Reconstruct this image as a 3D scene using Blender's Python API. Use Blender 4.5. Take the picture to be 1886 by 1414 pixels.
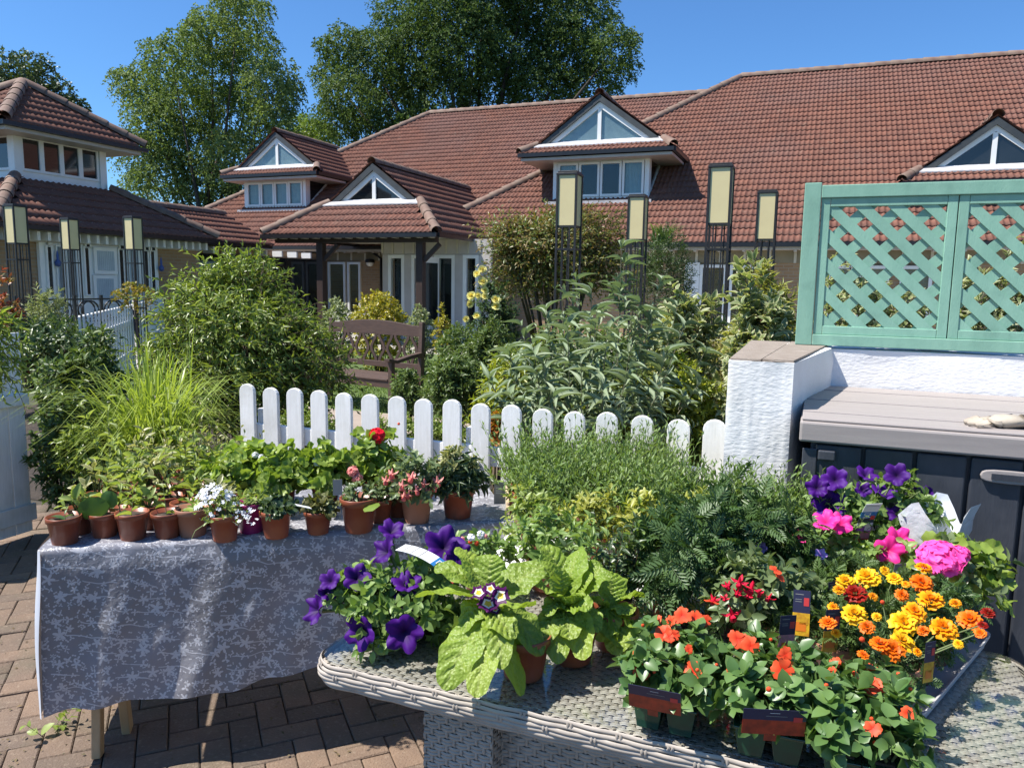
import bpy, math, random
import numpy as np
from mathutils import Vector, Matrix
random.seed(7); RG = np.random.default_rng(7)
PI = math.pi; rad = math.radians
for o in list(bpy.data.objects): bpy.data.objects.remove(o)
SC = bpy.context.scene; COL = SC.collection

# ------------------------------------------------------------------ camera
F = 1400.0; CX, CY = 943.0, 707.0; EYE = 1.6            # photo pixels (1886 x 1414), metres
PIT = math.atan(187/1400); ROL = 0.015; TH = rad(21.5)  # pitch, roll, turn of the site grid
R0 = np.array([1, 0, 0.]); F0 = np.array([0, math.cos(PIT), -math.sin(PIT)]); U0 = np.array([0, math.sin(PIT), math.cos(PIT)])
RR = math.cos(ROL)*R0+math.sin(ROL)*U0; UU = -math.sin(ROL)*R0+math.cos(ROL)*U0
O = np.array([0, 0, EYE])
cam = bpy.data.cameras.new('camera'); co = bpy.data.objects.new('camera', cam); COL.objects.link(co)
M3 = Matrix([list(RR), list(UU), list(-F0)]).transposed()
co.matrix_world = Matrix.Translation(O) @ M3.to_4x4()
cam.sensor_width = 36; cam.lens = F/1886*36; cam.clip_start = 0.05; cam.clip_end = 2000
SC.camera = co

# ------------------------------------------------------------------ light
UH = np.array([math.cos(TH), -math.sin(TH), 0]); VH = np.array([math.sin(TH), math.cos(TH), 0])
LD = 0.52*UH+0.32*VH-np.array([0, 0, 1.0]); LD = LD/np.linalg.norm(LD)
SUN_EL = math.asin(-LD[2]); SUN_AZ = math.atan2(-LD[0], -LD[1])
sl = bpy.data.lights.new('sun', 'SUN'); so = bpy.data.objects.new('sun', sl); COL.objects.link(so)
sl.energy = 5.0; sl.angle = rad(0.55); sl.color = (1.0, 0.955, 0.88)
so.rotation_euler = Vector(LD).to_track_quat('-Z', 'Y').to_euler(); so.location = (-8, -2, 14)
W = bpy.data.worlds.new('World'); SC.world = W; W.use_nodes = True
wn = W.node_tree; bg = wn.nodes['Background']
sky = wn.nodes.new('ShaderNodeTexSky'); sky.sky_type = 'NISHITA'; sky.sun_disc = False
sky.sun_elevation = SUN_EL; sky.sun_rotation = SUN_AZ; sky.air_density = 1.0; sky.dust_density = 0.5; sky.ozone_density = 3.0
tint = wn.nodes.new('ShaderNodeMix'); tint.data_type = 'RGBA'; tint.blend_type = 'MULTIPLY'; tint.inputs[0].default_value = 1; tint.inputs[7].default_value = (.52, .84, 1.16, 1)  # deeper blue of a clear, dry sky
wn.links.new(sky.outputs[0], tint.inputs[6]); wn.links.new(tint.outputs[2], bg.inputs[0]); bg.inputs[1].default_value = 0.084
vs = SC.view_settings; vs.view_transform = 'Standard'; vs.look = 'None'; vs.exposure = 0.88; vs.gamma = 1.0

# ------------------------------------------------------------------ pixel -> place
def ray(x, y): return F0+RR*(x-CX)/F-UU*(y-CY)/F
def Pz(x, y, z): d = ray(x, y); return O+d*(z-EYE)/d[2]
def Py(x, y, Y): d = ray(x, y); return O+d*Y/d[1]
def S(p): return np.array([p@UH, p@VH, p[2]])
def Wd(s): return UH*s[0]+VH*s[1]+np.array([0, 0, s[2]])
def Pv(x, y, v): d = ray(x, y); return S(O+d*v/(d@VH))
def Pu(x, y, u): d = ray(x, y); return S(O+d*u/(d@UH))
def Ppl(x, y, v0, z0, a):
    d = ray(x, y); t = math.tan(a); k = (z0-EYE-v0*t)/(d[2]-t*(d@VH)); return S(O+d*k)
def proj(p):
    q = np.asarray(p)-O; zz = q@F0; return CX+F*(q@RR)/zz, CY-F*(q@UU)/zz
def nrm(a): a = np.asarray(a, float); return a/(np.linalg.norm(a, axis=-1, keepdims=True)+1e-12)

# ------------------------------------------------------------------ objects
OFF = {}
def thing(name, label, cat, loc=(0, 0, 0), rotz=0, group=None):
    o = bpy.data.objects.new(name, None); COL.objects.link(o); o.empty_display_size = .1
    o.location = tuple(loc); o.rotation_euler = (0, 0, rotz); o['label'] = label; o['category'] = cat
    if group: o['group'] = group
    return o
def site_thing(name, label, cat, u0, v0, group=None, z=0):
    t = thing(name, label, cat, Wd((u0, v0, z)), -TH, group); OFF[t.name] = np.array([u0, v0, z]); return t
def tag(o, label, cat, group=None):
    o['label'] = label; o['category'] = cat
    if group: o['group'] = group
    return o
def root_of(o):
    while o.parent: o = o.parent
    return o
class MB:
    def __init__(s): s.v = []; s.f = []; s.m = []
    def add(s, vs, fs, m=0):
        b = len(s.v); s.v += [tuple(map(float, p)) for p in vs]; s.f += [tuple(i+b for i in f) for f in fs]; s.m += [m]*len(fs); return s
    def box(s, a, b, m=0):
        (x0, y0, z0), (x1, y1, z1) = a, b
        return s.add([(x0, y0, z0), (x1, y0, z0), (x1, y1, z0), (x0, y1, z0), (x0, y0, z1), (x1, y0, z1), (x1, y1, z1), (x0, y1, z1)],
                     [(0, 3, 2, 1), (4, 5, 6, 7), (0, 1, 5, 4), (1, 2, 6, 5), (2, 3, 7, 6), (3, 0, 4, 7)], m)
    def bar(s, p, q, w, h, up=(0, 0, 1), m=0):
        p = np.array(p, float); q = np.array(q, float); d = nrm(q-p); up = np.array(up, float)
        if abs(d@up) > .97: up = np.array([1., 0, 0])
        x = nrm(np.cross(d, up)); y = np.cross(x, d); V = []
        for e in (p, q):
            for a, b in ((-1, -1), (1, -1), (1, 1), (-1, 1)): V.append(e+x*a*w/2+y*b*h/2)
        return s.add(V, [(3, 2, 1, 0), (4, 5, 6, 7), (0, 1, 5, 4), (1, 2, 6, 5), (2, 3, 7, 6), (3, 0, 4, 7)], m)
    def prism(s, poly, ext, m=0):
        n = len(poly); e = np.array(ext, float); P = [np.array(p, float) for p in poly]
        return s.add(P+[p+e for p in P], [tuple(range(n))[::-1], tuple(range(n, 2*n))]+[(i, (i+1) % n, n+(i+1) % n, n+i) for i in range(n)], m)
    def tube(s, pts, rs, n=6, m=0, cap=True):
        pts = [np.array(p, float) for p in pts]; k = len(pts)
        if np.isscalar(rs): rs = [rs]*k
        V = []; ref = np.array([.3, .7, .2])
        for i in range(k):
            d = nrm(pts[min(i+1, k-1)]-pts[max(i-1, 0)]); x = np.cross(d, ref)
            if np.linalg.norm(x) < .1: x = np.cross(d, [1, 0, 0])
            x = nrm(x); y = np.cross(d, x); ref = y if i == 0 else ref
            for j in range(n):
                a = 2*PI*j/n; V.append(pts[i]+(x*math.cos(a)+y*math.sin(a))*rs[i])
        fs = [(i*n+j, i*n+(j+1) % n, (i+1)*n+(j+1) % n, (i+1)*n+j) for i in range(k-1) for j in range(n)]
        if cap: fs += [tuple(range(n))[::-1], tuple((k-1)*n+j for j in range(n))]
        return s.add(V, fs, m)
    def lathe(s, prof, n=20, c=(0, 0, 0), m=0):
        V = []
        for r, z in prof:
            for j in range(n): a = 2*PI*j/n; V.append((c[0]+r*math.cos(a), c[1]+r*math.sin(a), c[2]+z))
        k = len(prof)
        return s.add(V, [(i*n+j, i*n+(j+1) % n, (i+1)*n+(j+1) % n, (i+1)*n+j) for i in range(k-1) for j in range(n)], m)
def link(name, me, parent=None):
    o = bpy.data.objects.new(name, me); COL.objects.link(o); o.parent = parent; return o
def obj(name, mb, mat, parent=None, smooth=False, bev=0, kind=None, seg=2, world=False):
    me = bpy.data.meshes.new(name); V = mb.v
    if parent is not None and not world:
        off = OFF.get(root_of(parent).name)
        if off is not None: V = [(p[0]-off[0], p[1]-off[1], p[2]-off[2]) for p in V]
    me.from_pydata(V, [], mb.f)
    for mm in (mat if isinstance(mat, (list, tuple)) else [mat]): me.materials.append(mm)
    if any(mb.m): me.polygons.foreach_set('material_index', mb.m)
    if smooth: me.polygons.foreach_set('use_smooth', [True]*len(me.polygons))
    me.update(); o = link(name, me, parent)
    if bev:
        b = o.modifiers.new('bevel', 'BEVEL'); b.width = bev; b.segments = seg; b.limit_method = 'ANGLE'; b.angle_limit = rad(40)
    if kind: o['kind'] = kind
    return o
def struct(name, mb, mat): o = obj(name, mb, mat); o['kind'] = 'structure'; return o
def npmesh(name, V, Fq, mat, parent=None, attr=None, smooth=False, kind=None, midx=None):
    """V (n,3); Fq (m,3) or (m,4); attr: dict of per-vertex floats"""
    me = bpy.data.meshes.new(name); V = np.asarray(V, np.float32); Fq = np.asarray(Fq, np.int32); k = Fq.shape[1]
    me.vertices.add(len(V)); me.vertices.foreach_set('co', V.ravel())
    me.loops.add(Fq.size); me.loops.foreach_set('vertex_index', Fq.ravel())
    me.polygons.add(len(Fq)); me.polygons.foreach_set('loop_start', np.arange(0, Fq.size, k, dtype=np.int32))
    for mm in (mat if isinstance(mat, (list, tuple)) else [mat]): me.materials.append(mm)
    if midx is not None: me.polygons.foreach_set('material_index', np.asarray(midx, np.int32))
    if smooth: me.polygons.foreach_set('use_smooth', np.ones(len(Fq), bool))
    for a, val in (attr or {}).items():
        at = me.attributes.new(a, 'FLOAT', 'POINT'); at.data.foreach_set('value', np.asarray(val, np.float32))
    me.update(calc_edges=True); o = link(name, me, parent)
    if kind: o['kind'] = kind
    return o

# ------------------------------------------------------------------ materials
def nodes(m): m.use_nodes = True; t = m.node_tree; return t, t.nodes, t.links, t.nodes['Principled BSDF']
def lin(c):  # sRGB 0-255 -> linear
    return tuple(((x/255)/12.92 if x/255 < .04045 else ((x/255+.055)/1.055)**2.4) for x in c)
def mixrgb(N, L, fac, a, b, mode='MIX'):
    n = N.new('ShaderNodeMix'); n.data_type = 'RGBA'; n.blend_type = mode
    for sock, val in ((n.inputs[0], fac), (n.inputs[6], a), (n.inputs[7], b)):
        if hasattr(val, 'links'): L.new(val, sock)
        else: sock.default_value = val if not isinstance(val, tuple) else (*val[:3], 1)
    return n.outputs[2]
def math_(N, L, op, a, b=None, c=None):
    n = N.new('ShaderNodeMath'); n.operation = op
    for i, val in enumerate((a, b, c)):
        if val is None: continue
        if hasattr(val, 'links'): L.new(val, n.inputs[i])
        else: n.inputs[i].default_value = val
    return n.outputs[0]
def noise(N, L, scale, detail=4, vec=None, rough=.55):
    n = N.new('ShaderNodeTexNoise'); n.inputs['Scale'].default_value = scale; n.inputs['Detail'].default_value = detail; n.inputs['Roughness'].default_value = rough
    if vec is None: tc = N.new('ShaderNodeTexCoord'); vec = tc.outputs['Object']
    L.new(vec, n.inputs['Vector']); return n.outputs['Fac']
def bump(N, L, B, h, strength, dist=.01):
    b = N.new('ShaderNodeBump'); b.inputs['Strength'].default_value = strength; b.inputs['Distance'].default_value = dist
    L.new(h, b.inputs['Height']); L.new(b.outputs[0], B.inputs['Normal'])
def ramp(N, L, fac, a, b):
    r = N.new('ShaderNodeMapRange'); r.inputs[1].default_value = a; r.inputs[2].default_value = b; L.new(fac, r.inputs[0]); return r.outputs[0]
MATS = {}
def pm(name, col, rough=.6, col2=None, ns=6, bs=0, bst=.3, bd=.005, orand=0, spec=.5, metal=0, stretch=None, dirt=None):
    """painted / plain surface: two tones mixed by noise, optional fine bump, per-object variation, dirt"""
    if name in MATS: return MATS[name]
    m = bpy.data.materials.new(name); t, N, L, B = nodes(m); MATS[name] = m
    col2 = col2 or tuple(c*.8 for c in col); vec = None
    if stretch:
        tc = N.new('ShaderNodeTexCoord'); mp = N.new('ShaderNodeMapping'); mp.inputs['Scale'].default_value = stretch; L.new(tc.outputs['Object'], mp.inputs[0]); vec = mp.outputs[0]
    f = ramp(N, L, noise(N, L, ns, 6, vec), .35, .65); c = mixrgb(N, L, f, col, col2)
    if dirt:
        g = ramp(N, L, noise(N, L, dirt[1], 5), .52, .72); g = math_(N, L, 'MULTIPLY', g, dirt[2]); c = mixrgb(N, L, g, c, dirt[0])
    if orand:
        oi = N.new('ShaderNodeObjectInfo'); h = N.new('ShaderNodeHueSaturation'); L.new(c, h.inputs['Color'])
        L.new(math_(N, L, 'MULTIPLY_ADD', oi.outputs['Random'], 2*orand, 1-orand), h.inputs['Value']); c = h.outputs[0]
    L.new(c, B.inputs['Base Color']); B.inputs['Roughness'].default_value = rough; B.inputs['Specular IOR Level'].default_value = spec; B.inputs['Metallic'].default_value = metal
    if bs: bump(N, L, B, noise(N, L, bs, 5, vec), bst, bd)
    return m
LEAFK = 1.25
def leafmat(name, c1, c2, trans=.35, rough=.42, edge=None, spec=.45, vein=0, tcol=None):
    """leaf: colour varied per leaf by 'rnd'; light passes through; optional pale margin by 'rad'"""
    if name in MATS: return MATS[name]
    m = bpy.data.materials.new(name); t, N, L, B = nodes(m); MATS[name] = m
    a = N.new('ShaderNodeAttribute'); a.attribute_name = 'rnd'
    c1 = tuple(x*LEAFK for x in c1); c2 = tuple(x*LEAFK for x in c2)
    c = mixrgb(N, L, a.outputs['Fac'], c1, c2)
    oi = N.new('ShaderNodeObjectInfo'); h = N.new('ShaderNodeHueSaturation'); L.new(c, h.inputs['Color'])
    L.new(math_(N, L, 'MULTIPLY_ADD', oi.outputs['Random'], .16, .92), h.inputs['Value']); c = h.outputs[0]
    if edge:
        e = N.new('ShaderNodeAttribute'); e.attribute_name = 'rad'; c = mixrgb(N, L, ramp(N, L, e.outputs['Fac'], edge[1], edge[2]), c, edge[0])
    if vein:
        f = noise(N, L, vein, 3); bump(N, L, B, f, .5, .004)
    L.new(c, B.inputs['Base Color']); B.inputs['Roughness'].default_value = rough; B.inputs['Specular IOR Level'].default_value = spec
    tr = N.new('ShaderNodeBsdfTranslucent'); tc = mixrgb(N, L, 1.0, c, tcol or (1.25, 1.25, .55), 'MULTIPLY'); L.new(tc, tr.inputs['Color'])
    mx = N.new('ShaderNodeMixShader'); mx.inputs[0].default_value = trans; L.new(B.outputs[0], mx.inputs[1]); L.new(tr.outputs[0], mx.inputs[2])
    L.new(mx.outputs[0], N['Material Output'].inputs[0]); return m
def glassmat(name, tint=(.9, .95, .93), rough=.01, ior=1.5):
    if name in MATS: return MATS[name]
    m = bpy.data.materials.new(name); t, N, L, B = nodes(m); MATS[name] = m; N.remove(B)
    tr = N.new('ShaderNodeBsdfTransparent'); tr.inputs[0].default_value = (*tint, 1)
    g = N.new('ShaderNodeBsdfGlossy'); g.inputs['Roughness'].default_value = rough
    lw = N.new('ShaderNodeLayerWeight'); lw.inputs[0].default_value = .5; k = ((ior-1)/(ior+1))**2
    fc = math_(N, L, 'MULTIPLY_ADD', math_(N, L, 'POWER', lw.outputs['Facing'], 5.0), 1-k, k)
    mx = N.new('ShaderNodeMixShader'); L.new(fc, mx.inputs[0]); L.new(tr.outputs[0], mx.inputs[1]); L.new(g.outputs[0], mx.inputs[2])
    L.new(mx.outputs[0], N['Material Output'].inputs[0]); return m

# ------------------------------------------------------------------ leaves
def tmpl(prof, fold=.12, curve=.15, cols=2, wav=0):
    """leaf template: prof = [(t along, half width)], returns verts (side, along, up), faces, rad (0 midrib..1 edge)"""
    V = []; Fc = []; Rd = []; rows = []
    for i, (t, w) in enumerate(prof):
        z = -curve*t*t
        if w < 1e-4: rows.append([len(V)]); V.append((0, t, z)); Rd.append(.3 if t == 0 else 1)
        else:
            r = []
            for j in range(cols+1):
                q = 2*j/cols-1; r.append(len(V)); V.append((q*w, t, z+fold*abs(q)*w*2+wav*abs(q)*((i % 2)*2-1))); Rd.append(abs(q))
            rows.append(r)
    for a, b in zip(rows[:-1], rows[1:]):
        if len(a) == 1 and len(b) == 1: continue
        if len(a) == 1: Fc += [(a[0], b[j+1], b[j]) for j in range(len(b)-1)]
        elif len(b) == 1: Fc += [(a[j], a[j+1], b[0]) for j in range(len(a)-1)]
        else:
            for j in range(len(a)-1): Fc += [(a[j], a[j+1], b[j+1]), (a[j], b[j+1], b[j])]
    return np.array(V, float), np.array(Fc), np.array(Rd, float)
T_DIA = (np.array([(0, 0, 0), (.5, .45, .1), (0, 1, -.12), (-.5, .45, .1)], float), np.array([(0, 1, 2), (0, 2, 3)]), np.array([.3, 1, 1, 1.]))
T_OVAL = tmpl([(0, 0), (.22, .36), (.5, .5), (.8, .32), (1, 0)], .12, .22)
T_LANCE = tmpl([(0, 0), (.2, .38), (.45, .5), (.75, .3), (1, 0)], .25, .35)
T_LONG = tmpl([(0, 0), (.15, .3), (.35, .5), (.6, .42), (.82, .22), (1, 0)], .2, .55)
T_ROUND = tmpl([(0, .15), (.08, .42), (.3, .56), (.6, .54), (.85, .36), (1, .1)], -.1, .12, 4, .03)
def lobed(k=18, lob=7):
    V = [(0, .42, -.06)]; Rd = [0.]
    for i in range(k):
        a = -PI/2+2*PI*(i+.5)/k; r = .5*(1+.10*math.cos(lob*(a+PI/2)))*(1-.35*math.exp(-((a+PI/2) % (2*PI)-0)**2*9)-.35*math.exp(-(2*PI-(a+PI/2) % (2*PI))**2*9)); V.append((r*math.cos(a), .48+r*math.sin(a), .07*math.sin(3*a+.5)+.05)); Rd.append(1.)
    return np.array(V), np.array([(0, 1+i, 1+(i+1) % k) for i in range(k)]), np.array(Rd)
T_GER = lobed()
def pinnate(k=5):
    V = []; Fc = []; Rd = []
    def lf(b, ang, L, w):
        i = len(V); d = np.array([math.sin(ang), math.cos(ang), 0]); s = np.array([math.cos(ang), -math.sin(ang), 0])
        for p in (b, b+d*L*.45+s*w+np.array([0, 0, .03]), b+d*L+np.array([0, 0, -.06]), b+d*L*.45-s*w+np.array([0, 0, .03])): V.append(p); Rd.append(.5)
        Fc.extend([(i, i+1, i+2), (i, i+2, i+3)])
    for j in range(k):
        t = .15+.7*j/(k-1); z = -.25*t*t
        for sgn in (-1, 1): lf(np.array([0, t, z]), sgn*rad(58-20*t), .42*(1-.45*abs(t-.45)*2), .06)
    lf(np.array([0, .85, -.18]), 0, .32, .06); lf(np.array([0, 0, 0]), 0, 1.0, .012)
    return np.array(V), np.array(Fc), np.array(Rd)
T_PIN = pinnate(6)
def leaf_arrays(P, D, Nn, Lg, Wd_, T, rnd=None):
    n = len(P); tv, tf, trd = T; D = nrm(D); Sd = nrm(np.cross(D, Nn)); Nn = np.cross(Sd, D)
    Lg = np.broadcast_to(Lg, (n,))[:, None, None]; Wd_ = np.broadcast_to(Wd_, (n,))[:, None, None]
    V = P[:, None, :]+Sd[:, None, :]*tv[None, :, 0:1]*Wd_+D[:, None, :]*tv[None, :, 1:2]*Lg+Nn[:, None, :]*tv[None, :, 2:3]*Lg
    m = len(tv); Fc = tf[None]+(np.arange(n)*m)[:, None, None]
    if rnd is None: rnd = RG.random(n)
    return V.reshape(-1, 3), Fc.reshape(-1, 3), np.repeat(rnd, m), np.tile(trd, n)
class FO:
    """collects leaves (and thin stems) in numpy and builds one mesh"""
    def __init__(s): s.V = []; s.F = []; s.r = []; s.d = []; s.n = 0; s.sV = []; s.sF = []; s.sn = 0
    def leaves(s, P, D, Nn, Lg, Wd_, T, rnd=None):
        if len(P) == 0: return
        v, f, r, d = leaf_arrays(np.asarray(P, float), np.asarray(D, float), np.asarray(Nn, float), Lg, Wd_, T, rnd)
        s.V.append(v); s.F.append(f+s.n); s.r.append(r); s.d.append(d); s.n += len(v)
    def stems(s, A, r0, r1):
        """A (n,k,3) polylines -> 3-sided tubes"""
        A = np.asarray(A, float); n, k, _ = A.shape
        d = nrm(A[:, -1]-A[:, 0]); x = np.cross(d, np.array([.31, .2, .15])+0*d); x = nrm(x); y = np.cross(d, x)
        rs = np.linspace(r0, r1, k)[None, :, None, None]; an = np.array([0, 2.094, 4.189])
        ring = x[:, None, None, :]*np.cos(an)[None, None, :, None]+y[:, None, None, :]*np.sin(an)[None, None, :, None]
        V = A[:, :, None, :]+ring*rs; base = (np.arange(n)*k*3)[:, None]; fs = []
        for i in range(k-1):
            for j in range(3):
                a, b, c_, e = i*3+j, i*3+(j+1) % 3, (i+1)*3+(j+1) % 3, (i+1)*3+j
                fs += [base+np.array([[a, b, c_]]), base+np.array([[a, c_, e]])]
        s.sV.append(V.reshape(-1, 3)); s.sF.append(np.concatenate(fs)+s.sn); s.sn += n*k*3
    def build(s, parent, mat, smat=None, lname='foliage', sname='stems', kind='stuff'):
        out = []
        if s.V: out.append(npmesh(lname, np.concatenate(s.V), np.concatenate(s.F), mat, parent, {'rnd': np.concatenate(s.r), 'rad': np.concatenate(s.d)}, kind=kind, smooth=True))
        if s.sV and smat: out.append(npmesh(sname, np.concatenate(s.sV), np.concatenate(s.sF), smat, parent, kind=kind))
        return out
def rdir(n, up=0.):
    d = RG.normal(size=(n, 3)); d = nrm(d); d[:, 2] += up; return nrm(d)
def shoots(fo, P, D, length, m, Lf, Wf, T, droop=.3, alpha=55, t0=.1, jit=.25, taper=.4, stem=None, whorl=2.4, lsc=None, rnd_base=None):
    """leafy shoots: from P along D, m leaves each; leaves set around the stem"""
    n = len(P); D = nrm(D); length = np.broadcast_to(length, (n,))
    lsc = np.ones(n) if lsc is None else lsc
    x = nrm(np.cross(D, RG.normal(size=(n, 3)))); y = np.cross(D, x)
    ts = np.linspace(t0, 1, m); ph0 = RG.random(n)*6.28
    def pos(t): return P+D*(length*t)[:, None]-np.array([0, 0, 1.])*(droop*length*t*t)[:, None]
    for i, t in enumerate(ts):
        tj = np.clip(t+RG.normal(size=n)*.04, 0, 1); p = P+D*(length*tj)[:, None]-np.array([0, 0, 1.])*(droop*length*tj*tj)[:, None]
        ax = nrm(D-np.array([0, 0, 1.])*2*droop*t); ph = ph0+i*whorl+RG.normal(size=n)*.3
        rdl = x*np.cos(ph)[:, None]+y*np.sin(ph)[:, None]; al = rad(alpha*(1-.35*t))+RG.normal(size=n)*jit
        d = ax*np.cos(al)[:, None]+rdl*np.sin(al)[:, None]; nn = ax*np.sin(al)[:, None]-rdl*np.cos(al)[:, None]+np.array([0, 0, .35])+RG.normal(size=(n, 3))*.15
        sc = (1-taper*t)*(.75+.5*RG.random(n))*lsc
        fo.leaves(p, d, nn, Lf*sc, Wf*sc, T, None if rnd_base is None else np.clip(rnd_base+RG.normal(size=n)*.2, 0, 1))
    if stem:
        A = np.stack([pos(np.full(n, t)) for t in (0, .33, .66, 1)], 1); fo.stems(A, stem, stem*.4)
# ================================================================== SETTING
def sheet(x0, y0, x1, y1, z, n=1): 
    mb = MB(); return mb.add([(x0, y0, z), (x1, y0, z), (x1, y1, z), (x0, y1, z)], [(0, 1, 2, 3)])
m_soil = pm('soil', (.055, .04, .028), .95, (.03, .022, .016), 9, 60, .9, .02)
m_ground = pm('garden_ground', (.06, .075, .03), .95, (.05, .045, .03), .8, 30, .8, .03)
m_lawn = pm('lawn', (.10, .15, .035), .9, (.07, .11, .025), 3, 80, .6, .02)
struct('ground', sheet(-300, -60, 300, 700, -.03), m_ground)
# paved yard: sand bed, pavers on top
m_sand = pm('paver_joint_sand', (.07, .055, .038), .95, (.045, .04, .028), 12, 90, .8, .01)
mbp = MB(); q = [Wd((a, b, -.012)) for a, b in ((-5.2, -2.5), (3.2, -2.5), (3.2, 3.7), (-5.2, 3.7))]; mbp.add(q, [(0, 1, 2, 3)])
paving = struct('paved_yard', mbp, m_sand)
def pavermat():
    m = bpy.data.materials.new('block_paver'); t, N, L, B = nodes(m)
    a = mixrgb(N, L, ramp(N, L, noise(N, L, 5, 5), .3, .7), (.22, .145, .095), (.15, .10, .07))
    oi = N.new('ShaderNodeObjectInfo'); at = N.new('ShaderNodeAttribute'); at.attribute_name = 'rnd'
    k = math_(N, L, 'FRACT', math_(N, L, 'ADD', oi.outputs['Random'], at.outputs['Fac']))
    a = mixrgb(N, L, math_(N, L, 'MULTIPLY', k, .75), a, (.10, .075, .058))
    gg = N.new('ShaderNodeNewGeometry'); g = ramp(N, L, noise(N, L, 3.1, 7, gg.outputs['Position'], .65), .48, .68); a = mixrgb(N, L, math_(N, L, 'MULTIPLY', g, .6), a, (.085, .08, .05)); a = mixrgb(N, L, math_(N, L, 'MULTIPLY', ramp(N, L, noise(N, L, 60, 4, gg.outputs['Position']), .55, .7), .45), a, (.27, .21, .155))
    L.new(a, B.inputs['Base Color']); B.inputs['Roughness'].default_value = .88; bump(N, L, B, noise(N, L, 120, 4), .8, .006); return m
m_pav = pavermat()
def paver_mesh():
    hx, hy, b, h = .0982, .0482, .004, .0
    me = bpy.data.meshes.new('paver'); V = [(-hx, -hy, -.02), (hx, -hy, -.02), (hx, hy, -.02), (-hx, hy, -.02), (-hx, -hy, -b), (hx, -hy, -b), (hx, hy, -b), (-hx, hy, -b), (-hx+b, -hy+b, 0), (hx-b, -hy+b, 0), (hx-b, hy-b, 0), (-hx+b, hy-b, 0)]
    Fc = [(8, 9, 10, 11)]+[(4+i, 4+(i+1) % 4, 8+(i+1) % 4, 8+i) for i in range(4)]+[(i, (i+1) % 4, 4+(i+1) % 4, 4+i) for i in range(4)]
    me.from_pydata(V, [], Fc); me.materials.append(m_pav); return me, np.array(V), Fc
pme, pV, pF = paver_mesh(); plist = []
ang = -TH+rad(45)
def herring():
    out = []; s = .1
    for n in range(-60, 60):
        for k in range(-40, 40):
            # cells along the diagonal: horizontal block at (n + 4k, n), vertical block beside it
            X = (n+4*k)*s; Y = n*s
            out.append((X+s, Y+s/2, 0)); out.append((X+2*s+s/2, Y, 1))
    return out
for (X, Y, r) in herring():
    a = ang; x = X*math.cos(a)-Y*math.sin(a); y = X*math.sin(a)+Y*math.cos(a)+1.5
    su, sv = x*UH[0]+y*UH[1], x*VH[0]+y*VH[1]
    if not (-5.1 < su < 3.1 and -.3 < sv < 3.6) or y < .3: continue
    px, py = proj((x, y, 0)); vis = (-30 < px < 830 and 960 < py < 1440)
    if px < -500 or px > 2400 or py > 2600: continue
    plist.append((vis, math.hypot(x, y), x, y, a+(PI/2 if r else 0)))
plist.sort(key=lambda e: (not e[0], e[1])); pV2 = []; pF2 = []; pr = []
for i, (vis, d, x, y, a) in enumerate(plist):
    z = RG.normal()*.0018; tx, ty = RG.normal()*.008, RG.normal()*.008
    if vis and i < 300:
        o = bpy.data.objects.new('paver', pme); COL.objects.link(o); o.parent = paving; o.location = (x, y, z); o.rotation_euler = (tx, ty, a)
    else:
        c_, s_ = math.cos(a), math.sin(a); v = np.stack([x+pV[:, 0]*c_-pV[:, 1]*s_, y+pV[:, 0]*s_+pV[:, 1]*c_, pV[:, 2]+z], 1)
        pF2.append(np.array(pF)+len(pV2)*12); pV2.append(v); pr.append(np.full(12, RG.random()))
npmesh('paver_field', np.concatenate(pV2), np.concatenate(pF2), m_pav, paving, {'rnd': np.concatenate(pr)}, kind='stuff')
# leaf litter and grit blown over the pavers
nl = 900; lp = np.stack([RG.uniform(-2.3, .5, nl), RG.uniform(1.2, 3.4, nl), np.full(nl, .004)], 1); fo = FO()
fo.leaves(lp, rdir(nl)*np.array([1, 1, .12]), rdir(nl, 2.5), RG.uniform(.006, .022, nl), RG.uniform(.004, .012, nl), T_DIA)
for o in fo.build(None, leafmat('leaf_litter', (.16, .11, .05), (.06, .06, .03), .2, .8), lname='leaf_litter'): tag(o, 'scattered dry leaf litter on the block paving', 'leaf litter')
# planting bed behind the fence, lawn and path beyond
mbp = MB(); mbp.add([Wd((a, b, -.008)) for a, b in ((-9, 3.7), (5, 3.7), (5, 7.6), (-9, 7.6))], [(0, 1, 2, 3)]); struct('planting_bed', mbp, m_soil)
mbp = MB(); mbp.add([Wd((a, b, -.004)) for a, b in ((-12, 7.6), (4, 7.6), (4, 15.0), (-12, 15.0))], [(0, 1, 2, 3)]); lawn = struct('lawn', mbp, m_lawn)
m_path = pm('path_concrete', (.33, .27, .22), .9, (.26, .21, .17), 3, 60, .5, .01)
mbp = MB(); mbp.add([Wd((a, b, .002)) for a, b in ((-8.6, 6.9), (.5, 6.9), (.5, 7.9), (-8.6, 7.9))], [(0, 1, 2, 3)]); struct('path', mbp, m_path)
m_terr = pm('terrace_slab', (.36, .33, .29), .85, (.28, .26, .23), 2, 60, .4, .01)
mbp = MB(); mbp.add([Wd((a, b, .0)) for a, b in ((-16, 15.0), (12, 15.0), (12, 21), (-16, 21))], [(0, 1, 2, 3)]); struct('terrace', mbp, m_terr)
gp = np.stack([RG.uniform(-7.5, 0, 26000), RG.uniform(7.9, 13.5, 26000)], 1); GP = gp[:, :1]*UH+gp[:, 1:]*VH
fo = FO(); fo.leaves(GP, rdir(len(GP), 1.6), rdir(len(GP)), RG.uniform(.03, .07, len(GP)), .008, T_DIA)
m_grass = leafmat('grass_blade', (.10, .17, .03), (.16, .22, .05), .4)
for o in fo.build(None, m_grass, lname='grass'): tag(o, 'short mown grass of the lawn behind the dark wooden bench', 'grass')

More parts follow.
